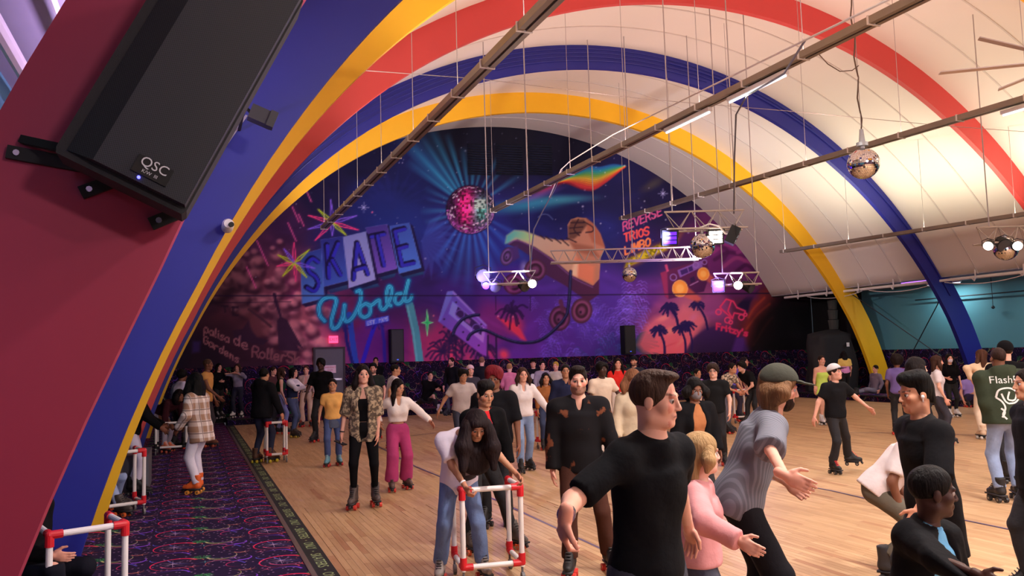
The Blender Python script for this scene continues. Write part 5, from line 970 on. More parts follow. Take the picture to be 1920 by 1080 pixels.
def cloth(col, kind='cloth'):
    n = kind+'_%d_%d_%d' % tuple(col)
    if kind == 'plaid':
        if n in MATS: return MATS[n]
        g = NG(n); tc = g.new('ShaderNodeTexCoord'); q = g.new('ShaderNodeSeparateXYZ'); g.put(q.inputs[0], tc.outputs['Object']); x, y, z = q.outputs; xx = g.ma('ADD', x, y)
        def band(v, per, a, b): return g.ma('LESS_THAN', g.ma('ABSOLUTE', g.ma('SUBTRACT', g.ma('FRACT', g.ma('DIVIDE', v, per)), a)), b)
        c = g.mix(g.ma('MULTIPLY', g.ma('ADD', band(xx, .16, .5, .25), band(z, .16, .5, .25)), .45), rgb(226, 214, 212), rgb(150, 108, 78)); c = g.mix(g.ma('MULTIPLY', g.ma('MAXIMUM', band(xx, .16, .15, .05), band(z, .16, .15, .05)), .7), c, rgb(84, 52, 44)); g.put(g.p.inputs['Base Color'], c); g.p.inputs['Roughness'].default_value = .85; return g.m
    if kind == 'stripe':
        if n in MATS: return MATS[n]
        g = NG(n); tc = g.new('ShaderNodeTexCoord'); q = g.new('ShaderNodeSeparateXYZ'); g.put(q.inputs[0], tc.outputs['Object']); x, y, z = q.outputs; s_ = g.ss(g.ma('SINE', g.ma('MULTIPLY', g.ma('ADD', x, g.ma('MULTIPLY', y, .4)), 300.)), -.2, .6); g.put(g.p.inputs['Base Color'], g.mix(s_, rgb(*col), rgb(*[min(255, v*1.22) for v in col]))); g.p.inputs['Roughness'].default_value = .85; return g.m
    if kind == 'camo':
        if n in MATS: return MATS[n]
        g = NG(n); tc = g.new('ShaderNodeTexCoord'); t = g.new('ShaderNodeTexNoise'); t.inputs['Scale'].default_value = 26.; t.inputs['Detail'].default_value = 3; g.put(t.inputs['Vector'], tc.outputs['Object']); g.put(g.p.inputs['Base Color'], g.mix(g.ss(t.outputs['Fac'], .46, .56), rgb(92, 78, 66), rgb(*col))); g.p.inputs['Roughness'].default_value = .9; return g.m
    if kind == 'floral':
        if n in MATS: return MATS[n]
        g = NG(n); tc = g.new('ShaderNodeTexCoord'); t = g.new('ShaderNodeTexNoise'); t.inputs['Scale'].default_value = 9.; t.inputs['Detail'].default_value = 4; g.put(t.inputs['Vector'], tc.outputs['Object']); g.put(g.p.inputs['Base Color'], g.mix(g.ss(t.outputs['Fac'], .62, .68), rgb(*col), rgb(112, 64, 44))); g.p.inputs['Roughness'].default_value = .9; g.p.inputs['Specular IOR Level'].default_value = .12; return g.m
    if kind == 'denim': return mat(n, col, .85, var=.25, scale=14, bump=.25, bscale=40)
    m_ = mat(n, col, .9, var=.14, scale=9, bump=.35, bscale=14); m_.node_tree.nodes['Principled BSDF'].inputs['Specular IOR Level'].default_value = .12; return m_
def hairm(col):
    m_ = mat('hair_%d_%d_%d' % tuple(col), [v*.85 for v in col], .6, var=.5, scale=18, bump=.7, bscale=60, stretch=(1, 1, .18)); m_.node_tree.nodes['Principled BSDF'].inputs['Specular IOR Level'].default_value = .12; return m_
UP = np.array([0, 0, 1.])
def ik(a, t, l1, l2, pole):
    d = t-a; L = np.linalg.norm(d); m = (l1+l2)*.995
    if L > m: t = a+d/L*m; d = t-a; L = m
    L = max(L, abs(l1-l2)+.02); x = (l1*l1-l2*l2+L*L)/(2*L); h = math.sqrt(max(0, l1*l1-x*x)); dn = n_(d); p = pole-dn*(pole@dn); return a+dn*x+n_(p)*h, t
# ---- roller skates (shared meshes)
SK = {}
def skate_mesh(boot, wheel, lace, sep):
    key = (boot, wheel, lace, sep)
    if key in SK: return SK[key]
    f = Field(.035); f.cone((0, -.06, .125), (0, .1, .112), .043, .04); f.cone((0, .1, .112), (0, .155, .108), .04, .034); f.cone((0, -.045, .13), (0, -.05, .29), .05, .056, True); f.cone((0, .06, .14), (0, -.01, .23), .034, .04); f.plane((0, 0, .085), (0, 0, -1))
    V, F = surface(f, .011); mi = [0]*len(F); V = list(map(tuple, V)); F = list(map(tuple, F))
    mb = MB(); mb.v = V; mb.f = F; mb.mi = mi
    mb.cur = 1; mb.prism([(-.042, .072), (.042, .072), (.045, .088), (-.045, .088)], -.105, .185); mb.prism([(-.025, .05), (.025, .05), (.03, .072), (-.03, .072)], -.08, .13)
    for y in (-.065, .095): mb.cyl((-.062, y, .031), (.062, y, .031), .008, 6); mb.cyl((0, y, .031), (0, y, .06), .014, 6)
    mb.cyl((0, .165, .07), (0, .19, .035), .017, 8)
    mb.cur = 2
    for i in range(6):
        t = i/5; y = .105-.1*t; z = .152+.105*t; mb.obox((0, y+.012, z+.003), Vector((1, 0, 0)), Vector((0, .7, .7)), Vector((0, -.7, .7)), (.026, .005, .005))
    mb.cur = 3
    wm = MB(); wm.cur = 0; wm.cyl((-.017, 0, 0), (.017, 0, 0), .031, 12); wm.cur = 1; wm.cyl((-.019, 0, 0), (.019, 0, 0), .012, 8)
    MW = mat('wheel_%d_%d_%d' % wheel, wheel, .4); ML = mat('lace_%d_%d_%d' % lace, lace, .8); MBt = mat('boot_%d_%d_%d' % boot, boot, .55, var=.1, bump=.1)
    if not sep:
        for x in (-.046, .046):
            for y in (-.065, .095): mb.cyl((x-.017, y, .031), (x+.017, y, .031), .031, 10)
    me = mesh_of('roller_skate', mb, [MBt, M_DKGREY, ML, MW], True); wme = mesh_of('wheel', wm, [MW, M_ALU])
    SK[key] = (me, wme); return SK[key]
NP = [0, 0]
def person(u, vf, vh, yaw, label, **o):
    """One skater: u, foot and head-top rows in the photograph give place and height; yaw 0 faces the viewer, 90 the right of the picture."""
    g0 = o.get('z', 0.); P = np.array(on_z(u, vf, g0)); P = P*(1 if P[1] < 24.75 else 24.75/P[1]) if P[1] < 24.75 else np.array([P[0]*24.75/P[1], 24.75, g0]); dep = depth_of(P); NP[0] += 1; sd = NP[0]*1.7
    ef, er = np.array(EF), np.array(ER); P0 = P
    def px(q):                                                  # a pixel on the upright plane through this person, q[2] metres nearer
        r = ray(q[0], q[1]); t = ((P0@ef)-(q[2] if len(q) > 2 else 0.))/(r@ef); w = r*t; w[2] += CAMZ; return w
    ztop = px((u, vh))[2]; h = o.get('h', ztop-g0); sit = o.get('sit', False); skel = .0 if o.get('shoes') else .075
    st = (h-skel)/o.get('cr', .985); s = st/1.75; hs = (.62+.38*s)*o.get('hs', 1.)*.955; fem = o.get('fem', False); wd = o.get('wd', 1.)
    ya = math.radians(yaw); fw = -ef*math.cos(ya)+er*math.sin(ya); rt = np.array([fw[1], -fw[0], 0])              # facing, own right hand
    ln, sdl = math.radians(o.get('lean', 3)), math.radians(o.get('side', 0)); sp = n_(UP*math.cos(ln)+fw*math.sin(ln)+er*math.sin(sdl))
    pv = P+UP*(skel+.905*s*o.get('crouch', 1.)) + fw*(-.10*s*math.sin(ln)*2.2)
    if 'pv' in o: pv = px(o['pv'])
    nk = pv+sp*.535*s
    if 'nk' in o: nk = px(o['nk']); sp = n_(nk-pv)
    ty = math.radians(yaw+o.get('twist', 0)); tf = -ef*math.cos(ty)+er*math.sin(ty); tf = n_(tf-sp*(tf@sp)); tr = np.cross(tf, sp)      # chest facing / chest right
    pf = n_(fw-sp*(fw@sp)*.6); pr = np.cross(pf, n_(UP+sp)); pr = n_(pr)
    hd = nk+n_(sp*.6+UP*.55)*.155*s*(hs/s if s < 1 else 1)+tf*.02*s
    if 'hd' in o: hd = px(o['hd'])
    hy = math.radians(o.get('hy', yaw+o.get('twist', 0))); hp = math.radians(o.get('hp', 0)); hr_ = math.radians(o.get('hr', 0)); hf = n_((-ef*math.cos(hy)+er*math.sin(hy))*math.cos(hp)+UP*math.sin(hp)); hR = n_(np.cross(hf, UP)); hU = np.cross(hR, hf); hR, hU = hR*math.cos(hr_)+hU*math.sin(hr_), hU*math.cos(hr_)-hR*math.sin(hr_); HX = np.array([hR, hf, hU])*1.
    sw = (.168 if fem else .192)*s*wd; hw = (.092 if fem else .088)*s
    ch = pv+(nk-pv)*.63; sh = {'R': nk-sp*.078*s+tr*sw, 'L': nk-sp*.078*s-tr*sw}; hip = {'R': pv-UP*.03*s+pr*hw, 'L': pv-UP*.03*s-pr*hw}
    el, wr_, kn, an = {}, {}, {}, {}; l1, l2 = .285*s, .25*s; arm_up = {}
    for k, sg in (('R', 1), ('L', -1)):
        q = o.get('h'+k)
        if q is None: tg = sh[k]+tr*sg*.07*s+tf*.10*s-UP*.50*s
        elif q[0] == 'l': tg = sh[k]+tr*sg*q[1]*s+tf*q[2]*s+UP*q[3]*s
        elif len(q) > 2 and isinstance(q[2], str):                # reach towards ('f') or away from ('b') the viewer until the arm is nearly straight
            sg2 = 1 if q[2][0] == 'f' else -1; rr_ = float(q[2][1:] or .965)*(l1+l2); dd = 0.
            for _ in range(60):
                tg = px((q[0], q[1], sg2*dd+((P0-sh[k])@ef)))
                if np.linalg.norm(tg-sh[k]) >= rr_: break
                dd += .012
        else: tg = px(q)
        pole = -tf*.9+tr*sg*.7-UP*.4
        if 'p'+k in o: pp = o['p'+k]; pole = er*pp[0]+UP*pp[1]-ef*pp[2]
        el[k], wr_[k] = ik(sh[k], tg, l1, l2, pole)
        st_ = o.get('stride', .06); q = o.get('f'+k)
        if q is not None and q[0] == 'l': ft = P+pr*sg*q[1]*s+fw*q[2]*s+UP*(q[3] if len(q) > 3 else 0)
        elif q is not None: ft = np.array(on_z(q[0], q[1], g0))+UP*(q[2] if len(q) > 2 else 0)
        else: ft = P+rt*sg*o.get('stance', .115)*s+fw*sg*st_
        an[k] = ft+UP*(skel+.075*s); kn[k], an[k] = ik(hip[k], an[k], .425*s, .42*s, fw*1.+pr*sg*.12+(UP*.2 if sit else 0))
    base = Vector(P); t = thing('person', base, label, 'person', o.get('group', 'people skating and watching')); res = min(.03, max(.013, dep*.0017)); rh = min(.0125, max(.0048, dep*.0011))
    # ---- body
    sk = np.array(SKIN[o.get('skin', 'light')])/255.; f = Field(.05*s); f.k = .045*s; bx = np.array([tr, tf, sp])
    _tp = o.get('top'); _tp = _tp if isinstance(_tp, list) else [_tp] if _tp else []; slv = max([q.get('sl', .62) for q in _tp]+[0.]); ct = .9 if _tp and not all(q.get('hem', -.06) > .05 for q in _tp) else .95; cs = .82 if slv > 0 else 1.; ce = .8 if slv >= .9 else 1.; _bl = o['bot'].get('len', 1.96) if o.get('bot') else 0.; c1 = .82 if _bl > 0 else 1.; c2 = .72 if _bl > 1 else 1.
    hpx = np.array([pr, np.cross(UP, pr), UP]); wa = pv+(nk-pv)*.3
    f.ell(pv, hpx, np.array((.15 if fem else .145, .105, .12))*s*(.9 if _bl else 1)); f.ell(wa, bx, np.array((.118 if fem else .135, .092, .15))*s*ct); f.ell(ch, bx, np.array((.148 if fem else .168, .105, .18))*s*np.array((wd, wd, 1))*ct)
    if fem:
        for q in (-1, 1): f.ell(ch+tf*.075*s+tr*q*.07*s-sp*.02*s, bx, np.array((.06, .055, .06))*s*ct)
    f.cone(nk-sp*.03*s, sh['R']-tr*.02*s, .055*s*cs); f.cone(nk-sp*.03*s, sh['L']+tr*.02*s, .055*s*cs); f.cone(nk-sp*.04*s, hd-hU*.03*s, .056*s, .05*s)
    for k in 'RL':
        f.cone(sh[k], el[k], .052*s*wd*cs, .040*s*ce); f.cone(el[k], wr_[k], .040*s*ce, .026*s, k=.02); f.cone(hip[k], kn[k], .085*s*c1, .056*s*c2); f.cone(kn[k], an[k], .055*s*c2, .036*s*c2)
        if c2 == 1.: f.ell(kn[k]-fw*.02+(an[k]-kn[k])*.3, np.eye(3), np.array((.05, .05, .09))*s)
    V, F = surface(f, max(res, .018)); Vs, Fs, Cs = [V], [F], [np.tile(sk, (len(V), 1))]
    # ---- head
    fem_ = fem; H = lambda x, y, z: hd+(HX.T@np.array([x, y, z]))*hs
    f = Field(.022*hs); f.ell(H(0, -.014, .036), HX, np.array((.076, .097, .086))*hs); f.ell(H(0, .022, -.04), HX, np.array((.057, .068, .078))*hs); f.ell(H(0, .066, -.094), HX, np.array((.024, .022, .018))*hs)
    for q in (-1, 1): f.ell(H(q*.043, .05, -.02), HX, np.array((.027, .03, .028))*hs); f.cone(H(q*.045, .0, -.07), H(q*.02, .06, -.09), .022*hs, .016*hs)
    f.cone(H(-.036, .08, .024), H(.036, .08, .024), .012*hs, k=.012)
    for q in (-1, 1): f.ell(H(q*.031, .099, .004), HX, np.array((.019, .02, .013))*hs, k=.012, sub=True)
    f.cone(H(0, .088, .012), H(0, .106, -.026), .008*hs, .0105*hs, k=.012)
    for q in (-1, 1): f.ell(H(q*.010, .096, -.031), HX, np.array((.008, .010, .006))*hs, k=.006); f.ell(H(q*.078, -.008, -.008), HX, np.array((.009, .02, .031))*hs, k=.006)
    f.cone(H(-.019, .083, -.056), H(.019, .083, -.056), .008*hs, k=.006); f.cone(H(-.015, .083, -.066), H(.015, .083, -.066), .009*hs, k=.006); f.cone(H(0, -.02, -.05), nk-sp*.02*s, .054*hs, .056*s, k=.03)
    V, F = surface(f, rh); L_ = ((V-hd)@HX.T)/hs; c = np.tile(sk, (len(V), 1)); x, y, z = L_.T
    def tint(m, col, a):
        nonlocal c
        m = np.clip(m, 0, 1)[:, None]*a; c = c*(1-m)+np.array(col)/255.*m
    lipc = np.array(sk)*np.array((.88, .64, .64))*255; tint((1-np.abs(z+.061)/.011)*(1-np.abs(x)/.025)*(y > .07)*2., lipc, .55); tint((1-np.abs(z+.061)/.0025)*(np.abs(x) < .022)*(y > .06)*1.5, np.array(sk)*90, .7)
    tint(np.exp(-(((np.abs(x)-.042)/.022)**2+((z+.02)/.02)**2))*(y > .03), np.array(sk)*np.array((1.02, .92, .9))*255, .25)
    hc = o.get('hair', ('short', (34, 24, 22))); tint((1-np.abs(z-.030-.12*(np.abs(x)-.03))/.005)*((np.abs(x) > .012) & (np.abs(x) < .052))*(y > .05)*2.2, np.array(hc[1])*.9, .6)
    tint((1-np.sqrt(((np.abs(x)-.031)/.019)**2+((z-.005)/.012)**2))*(y > .05)*2, np.array(sk)*np.array((.80, .72, .70))*255, .4)
    if o.get('beard'): tint((np.clip((-.038-z)/.012, 0, 1)*np.clip((.012+y)/.03, 0, 1)*(np.sqrt((x/.026)**2+((z+.06)/.014)**2) > .9))*1., o['beard'], .5)
    Vs.append(V); Fs.append(F); Cs.append(c)
    if dep < 14:
        for q in (-1, 1):
            n1, n2 = 8, 12; ec = np.array([q*.031, .0735, .005]); pts = [ec+.0145*np.array([math.sin(a)*math.cos(b), math.cos(a), math.sin(a)*math.sin(b)]) for a in np.linspace(.0, 1.9, n1) for b in np.linspace(0, 2*math.pi, n2, endpoint=False)]
            pts = np.array(pts); L2 = (pts-ec)/.0145; gz = np.array(o.get('gaze', (0, 0))); rr = np.hypot(L2[:, 0]-gz[0], L2[:, 2]-gz[1]); cc = np.where((rr < .58)[:, None], np.array((44, 28, 20))/255., np.array((178, 170, 166))/255.); Fq = [(i*n2+j, i*n2+(j+1) % n2, (i+1)*n2+(j+1) % n2, (i+1)*n2+j) for i in range(n1-1) for j in range(n2)]
            Vs.append(hd+(pts@HX)*hs); Fs.append(np.array(Fq)[:, ::-1]); Cs.append(cc)
    # ---- hands
    for k, sg in (('R', 1), ('L', -1)):
        d = n_(wr_[k]-el[k]); fa = o.get('hd'+k)
        if fa is not None: d = n_(d*.3+er*fa[0]+UP*fa[1]-ef*fa[2])
        else: d = n_(d-UP*.12+tf*.02)
        pn = -tr*sg
        if 'pn'+k in o: q = o['pn'+k]; pn = er*q[0]+UP*q[1]-ef*q[2]
        pn = n_(pn-d*(pn@d)); w_ = np.cross(pn, d)*sg*-1.; w_ = n_(w_)
        if w_@(tf+UP*.5) < 0 and 'pn'+k not in o: w_ = -w_
        cl = math.radians(o.get('curl', 26) if isinstance(o.get('curl', 26), (int, float)) else 26); cl = math.radians(o.get('cl'+k, math.degrees(cl))); z_ = .98*s*(1 if s > .85 else 1.08); W0 = wr_[k]; f = Field(.010*s)
        f.cone(W0-d*.03*s, W0+d*.02*s, .025*s, .026*s); f.ell(W0+d*.055*z_, np.array([d, w_, pn]), np.array((.05, .041, .019))*z_)
        for i, (b, ln_) in enumerate(((.030, .070), (.010, .080), (-.010, .075), (-.029, .058))):
            p0 = W0+(d*.088+w_*b*.98)*z_; a1, a2 = cl*.55+i*.05, cl*1.5+i*.06; sp_ = w_*b*.9; d1 = n_(d*math.cos(a1)+pn*math.sin(a1)+sp_); d2 = n_(d*math.cos(a2)+pn*math.sin(a2)+sp_*.6); p1 = p0+d1*ln_*.52*z_; f.cone(p0-d1*.012, p1, .0092*z_, .0086*z_, k=.006); f.cone(p1, p1+d2*ln_*.5*z_, .0086*z_, .0072*z_, k=.005)
        p0 = W0+(d*.03+w_*.032)*z_; p1 = p0+n_(d*.62+w_*.6+pn*.25)*.042*z_; f.cone(p0, p1, .0135*z_, .0105*z_, k=.010); f.cone(p1, p1+n_(d*.85+w_*.25+pn*(.2+math.sin(cl)*.4))*.034*z_, .0105*z_, .0085*z_, k=.005)
        V, F = surface(f, min(.0105, max(.0042, dep*.0011))); Vs.append(V); Fs.append(F); c = np.tile(sk*np.array((1.0, .94, .93)), (len(V), 1)); Cs.append(c)
    n = 0; FF = []
    for V, F in zip(Vs, Fs): FF.append(np.asarray(F)+n); n += len(V)
    link('body', np_mesh('body', np.concatenate(Vs)-P, np.concatenate(FF), [M_SKIN], s2l(np.concatenate(Cs))), t)
    parts = {}
    def grow(name, f, r_, m, lab=None):
        f.seed = sd; V, F = surface(f, r_)
        if len(V) == 0: return None
        q = link(name, np_mesh(name, V-P, F, [m]), t); NP[1] += len(F)*2
        if lab: q['label'] = lab
        parts[name] = q; return q
    # ---- clothes
    def torso_field(off, hem, sleeve, loose, bell=0.):
        f = Field(.05*s); f.off = off; f.noise = .0045 if off > .008 else .002
        f.ell(ch, bx, np.array((.142 if fem else .162, .108, .172))*s*np.array((wd, wd, 1))); f.ecyl(pv+(nk-pv)*.72, pv+sp*hem*s-sp*.03, bx, ((.142 if fem else .164)*s*wd, .102*s*wd), ((.135+loose)*s*wd, (.100+loose)*s*wd)); f.cone(nk-sp*.038*s, sh['R']-tr*.015*s, .058*s, .054*s); f.cone(nk-sp*.038*s, sh['L']+tr*.015*s, .058*s, .054*s)
        if fem:
            for q in (-1, 1): f.ell(ch+tf*.075*s+tr*q*.07*s-sp*.02*s, bx, np.array((.06, .055, .06))*s)
        if hem < 0: f.ell(pv, hpx, np.array((.162 if fem else .158, .122, .135))*s)
        for k in 'RL':
            if sleeve <= 0: continue
            if sleeve <= 1: e = sh[k]+(el[k]-sh[k])*sleeve; f.cone(sh[k], e, .054*s*wd, (.050+bell)*s, True)
            else: f.cone(sh[k], el[k], .053*s*wd, .046*s); e = el[k]+(wr_[k]-el[k])*(sleeve-1); f.cone(el[k], e, .046*s, (.034+bell)*s, True, k=.02)
        f.plane(pv+sp*hem*s, -sp); f.plane(nk+sp*.012*s+tf*.02*s, n_(sp+tf*.35)); return f
    tp = o.get('top')
    for T in (tp if isinstance(tp, list) else [tp] if tp else []):
        T = dict(T); f = torso_field(T.get('off', .014), T.get('hem', -.06), T.get('sl', .62), T.get('loose', .0), T.get('bell', 0.))
        if T.get('open'):
            w0 = T['open']*s; f.ell(ch+tf*.16*s-sp*.12*s, bx, np.array((w0, .13*s, .6*s)), sub=True, k=.01)
        if T.get('neck'): f.ell(nk+tf*.09*s-sp*.02*s, bx, np.array((T['neck'], .10, T.get('nd', .10)))*s, sub=True, k=.008)
        if T.get('hood'): f.ell(nk-tf*.085*s+sp*.01*s, bx, np.array((.11, .06, .085))*s)
        if T.get('strapless'): f.plane(ch+sp*.05*s, sp)
        grow(T.get('name', 'shirt'), f, res, cloth(T['c'], T.get('m', 'cloth')), T.get('lab'))
    bt = o.get('bot')
    if bt:
        B = dict(bt); f = Field(.045*s); f.off = min(B.get('off', .009), .012); f.noise = B.get('fold', .003); f.ell(pv, hpx, np.array((.15 if fem else .145, .108, .12))*s); top_ = B.get('top', .07); f.ecyl(pv-UP*.02*s, pv+sp*(top_+.03)*s, np.array([pr, np.cross(UP, pr)]), (.145*s, .105*s), (.128*s, .098*s))
        ln_ = B.get('len', 1.96); kr, ar = B.get('kr', .060), B.get('ar', .048)
        for k in 'RL':
            if ln_ <= 1: f.cone(hip[k], hip[k]+(kn[k]-hip[k])*ln_, .088*s, kr*s+.028*s*(1-ln_)+.004, True)
            else: f.cone(hip[k], kn[k], .088*s, kr*s); f.cone(kn[k], kn[k]+(an[k]-kn[k])*(ln_-1), kr*s, ar*s, True, k=.02)
        f.plane(pv+sp*top_*s, sp); grow(B.get('name', 'trousers'), f, res, cloth(B['c'], B.get('m', 'denim')), B.get('lab'))
    if o.get('dress'):
        B = o['dress']; f = Field(.04*s); f.off = .01; f.noise = .006; d0 = pv+sp*B.get('top', .1)*s; d1 = pv-UP*B['len']*s; f.ecyl(d0, d1, np.array([pr, np.cross(UP, pr)]), (.13*s, .1*s), (B['w']*s, B['w']*.85*s)); f.plane(d1, -UP); grow(B.get('name', 'skirt'), f, res, cloth(B['c'], B.get('m', 'cloth')))
    # ---- hair and headwear
    st_, hcol = hc[0], hc[1]; hl = hc[2] if len(hc) > 2 else .3
    if st_ != 'bald':
        f = Field(.02*hs); f.noise = .003 if dep > 9 else .0025; big = {'short': .008, 'quiff': .005, 'crop': .004, 'long': .013, 'curly': .03, 'afro': .06, 'bun': .007, 'wavy': .018, 'mop': .03, 'braids': .006, 'top': .005}.get(st_, .012)
        f.ell(H(0, -.016, .038), HX, (np.array((.077, .098, .087))+big)*hs); fr = {'crop': .07, 'quiff': .066, 'mop': .045, 'afro': .05, 'curly': .05}.get(st_, .066)
        if st_ == 'quiff': f.ell(H(0, .035, .106), HX, np.array((.060, .066, .027))*hs)
        if st_ == 'top': f.ell(H(0, .0, .1), HX, np.array((.084, .098, .062))*hs); f.ell(H(0, -.085, -.01), HX, np.array((.05, .035, .075))*hs); f.noise = .008
        if st_ == 'mop': f.ell(H(0, .05, .085), HX, np.array((.085, .06, .05))*hs); f.noise = .008
        if st_ in ('curly', 'afro'): f.noise = .010
        f.ell(H(0, .095, -.03), HX, np.array((.068, .085, fr+.036))*hs, sub=True, k=.016)
        if st_ not in ('long', 'wavy', 'curly', 'afro') or hl == 0: f.plane(H(0, -.08, -.062), HX.T@n_(np.array([0, .42, -1.])))
        else: f.plane(H(0, 0, -.07), HX.T@np.array([0, 0, -1.]))
        q = grow('hair', f, max(rh, .006), hairm(hcol))
        if st_ in ('long', 'wavy', 'curly') and hl > 0:
            f = Field(.03*hs); f.noise = .004 if st_ == 'long' else .009; vol = {'long': 1., 'wavy': 1.25, 'curly': 1.55}[st_]*o.get('hvol', 1.); bk = n_(-hf*.55-tf*.6); bk[2] = 0; dn = -UP*hl*s
            f.ell(H(0, -.04, .0), HX, np.array((.086*vol**.5, .075*vol**.5, .1))*hs); f.ell(hd+bk*.075*hs+dn*.55, np.array([hR, n_(np.cross(UP, hR)), UP]), (.092*vol*hs, .045*vol*hs, .62*hl*s+.05))
            for q in (-1, 1):
                a = H(q*.075, .015, .03); e = hd+hR*q*(.085+.03*vol)*hs+tf*o.get('hfwd', .045)*s+dn*o.get('hside', .85); f.cone(a, (a+e)/2+hR*q*.015, .032*vol*hs, .038*vol*hs); f.cone((a+e)/2+hR*q*.015, e, .038*vol*hs, .016*vol*hs)
            f.ell(H(0, .115, -.055), HX, np.array((.06, .105, .13))*hs, sub=True, k=.012); grow('hair', f, max(rh*1.25, .007), hairm(hcol))
        if st_ == 'bun': f = Field(.02); f.ell(H(0, -.10, .07), HX, np.array((.045, .045, .045))*hs); grow('hair', f, max(rh, .006), hairm(hcol))
        if o.get('pony'): f = Field(.02); f.noise = .004; a = H(0, -.1, -.01); f.cone(a, a-hf*.03+UP*-.05, .03*hs, .034*hs); f.cone(a-hf*.03-UP*.05, a-hf*.01+UP*-o['pony']*s+er*.03, .034*hs, .012); grow('hair', f, max(rh, .006), hairm(hcol))
    if o.get('beardm'):
        f = Field(.02); f.noise = .003; f.ell(H(0, .05, -.075), HX, np.array((.058, .05, .06))*hs); f.ell(H(0, .078, -.055), HX, np.array((.03, .03, .016))*hs, sub=True, k=.01); f.plane(H(0, 0, -.035), HX.T@np.array([0, -.2, 1.])); grow('beard', f, max(rh, .006), hairm(o['beardm']))
    hat = o.get('hat')
    if hat:
        f = Field(.01); f.ell(H(0, -.014, .046), HX, (np.array((.08, .101, .088))+.016)*hs); f.plane(H(0, .06, .056 if hat[0] == 'cap' else .045), HX.T@n_(np.array([0, .22, -1.]))); q = grow('cap' if hat[0] == 'cap' else 'beanie', f, max(rh, .006), cloth(hat[1]))
        if hat[0] == 'cap':
            bd = -1 if len(hat) > 2 and hat[2] else 1; f = Field(.008); f.ell(H(0, bd*.125, .056), HX, np.array((.07, .075, .008))*hs); f.ell(H(0, bd*.1, .06), HX, np.array((.08, .03, .01))*hs); grow('cap_brim', f, max(rh, .006), cloth(hat[3] if len(hat) > 3 else hat[1]))
    if o.get('mask'):
        f = Field(.01); f.ell(H(0, .032, -.045), HX, np.array((.064, .078, .07))*hs); f.plane(H(0, 0, -.012), HX.T@np.array([0, -.15, 1.])); f.plane(H(0, 0, -.105), HX.T@np.array([0, 0, -1.])); f.plane(H(0, .02, 0), HX.T@np.array([0, -1., 0])); grow('face_mask', f, max(rh, .006), cloth(o['mask']))
    if o.get('glasses'):
        mb = MB()
        for q in (-1, 1): c = H(q*.032, .108, .004); mb.tube([Vector(c+(hR*.022*math.cos(a)+hU*.017*math.sin(a))*hs) for a in np.linspace(0, 2*math.pi, 15)], .0022, 5); mb.cyl(Vector(H(q*.054, .104, .008)), Vector(H(q*.08, .0, .01)), .002, 5)
        mb.cyl(Vector(H(-.01, .112, .006)), Vector(H(.01, .112, .006)), .002, 5); obj('glasses', mb, M_BLACK, t)
    # ---- skates
    if not o.get('shoes'):
        b_, w_, l_ = o.get('skate', ((30, 28, 30), (206, 60, 44), (60, 56, 54))); sep = dep < 13; me, wme = skate_mesh(b_, w_, l_, sep)
        for k, sg in (('R', 1), ('L', -1)):
            d = fw+rt*sg*.18; fy = o.get('fy'+k)
            if fy is not None: a = math.radians(fy); d = -ef*math.cos(a)+er*math.sin(a)
            sc = max(.8, min(1.05, s))*1.0; q = link('roller_skate', me, t); q.rotation_euler = (math.radians(o.get('fp'+k, 0)), 0, math.atan2(-d[0], d[1])); q.scale = (sc, sc, sc); gp = an[k]-UP*(.075*s+skel); ofs = n_(d)*.045*sc; q.location = Vector(gp-P+ofs)
            if sep:
                for x in (-.046, .046):
                    for y in (-.065, .095): link('wheel', wme, q, (x, y, .031))
    else:
        for k, sg in (('R', 1), ('L', -1)):
            f = Field(.03); a = an[k]-UP*.04*s; d = n_(fw+rt*sg*.15); f.cone(a-d*.05*s, a+d*.14*s-UP*.01, .042*s, .036*s); f.plane(a-UP*.042*s, -UP); grow('shoe', f, .014, cloth(o['shoes']))
    parts['t'] = t; parts['J'] = dict(sh=sh, el=el, wr=wr_, hip=hip, kn=kn, an=an, nk=nk, ch=ch, pv=pv, hd=hd, sp=sp, tf=tf, tr=tr, H=H, HX=HX, s=s, hs=hs, P=P, px=px, res=res, grow=grow, hf=hf, hR=hR, hU=hU, fw=fw)
    return parts
def project_on(target, me, origin, ex, ey, off=.004):
    """press flat print (x, y in metres) on to a garment from outside along -ez"""
    b = wpos(target); M = target.data; bv = BVHTree.FromPolygons([v.co+b for v in M.vertices], [p.vertices[:] for p in M.polygons]); ex, ey = Vector(ex).normalized(), Vector(ey).normalized(); ez = ex.cross(ey); pb = wpos(target.parent)
    for v in me.vertices:
        p = Vector(origin)+ex*v.co.x+ey*v.co.y; hit = bv.ray_cast(p+ez*.5, -ez, 1.0)
        v.co = (hit[0] if hit[0] else p)+ez*off-pb
    return me
def patch(w_, h_, nx=14, ny=14, fn=None):
    V = [((i/nx-.5)*w_, (j/ny-.5)*h_, 0) for j in range(ny+1) for i in range(nx+1)]; F = [(j*(nx+1)+i, j*(nx+1)+i+1, (j+1)*(nx+1)+i+1, (j+1)*(nx+1)+i) for j in range(ny) for i in range(nx)]
    if fn: F = [f for f in F if fn(sum(V[k][0] for k in f)/4/w_, sum(V[k][1] for k in f)/4/h_)]
    me = bpy.data.meshes.new('print'); me.from_pydata(V, [], F); me.update(); return me
# ------------------------------------------------------------------ the crowd
BK, DK = (13, 12, 15), (27, 26, 31); JN, LJ = (74, 96, 142), (122, 146, 186); WS = ((226, 222, 222), (222, 218, 214), (200, 200, 204)); BS = ((26, 24, 26), (40, 38, 40), (60, 56, 56)); RS = ((30, 27, 30), (214, 62, 48), (70, 66, 64)); OS = ((70, 62, 60), (232, 108, 54), (60, 56, 54))
def T(c, **k): return dict(c=c, **k)
def B(c, **k): return dict(c=c, **k)
S_ = STG
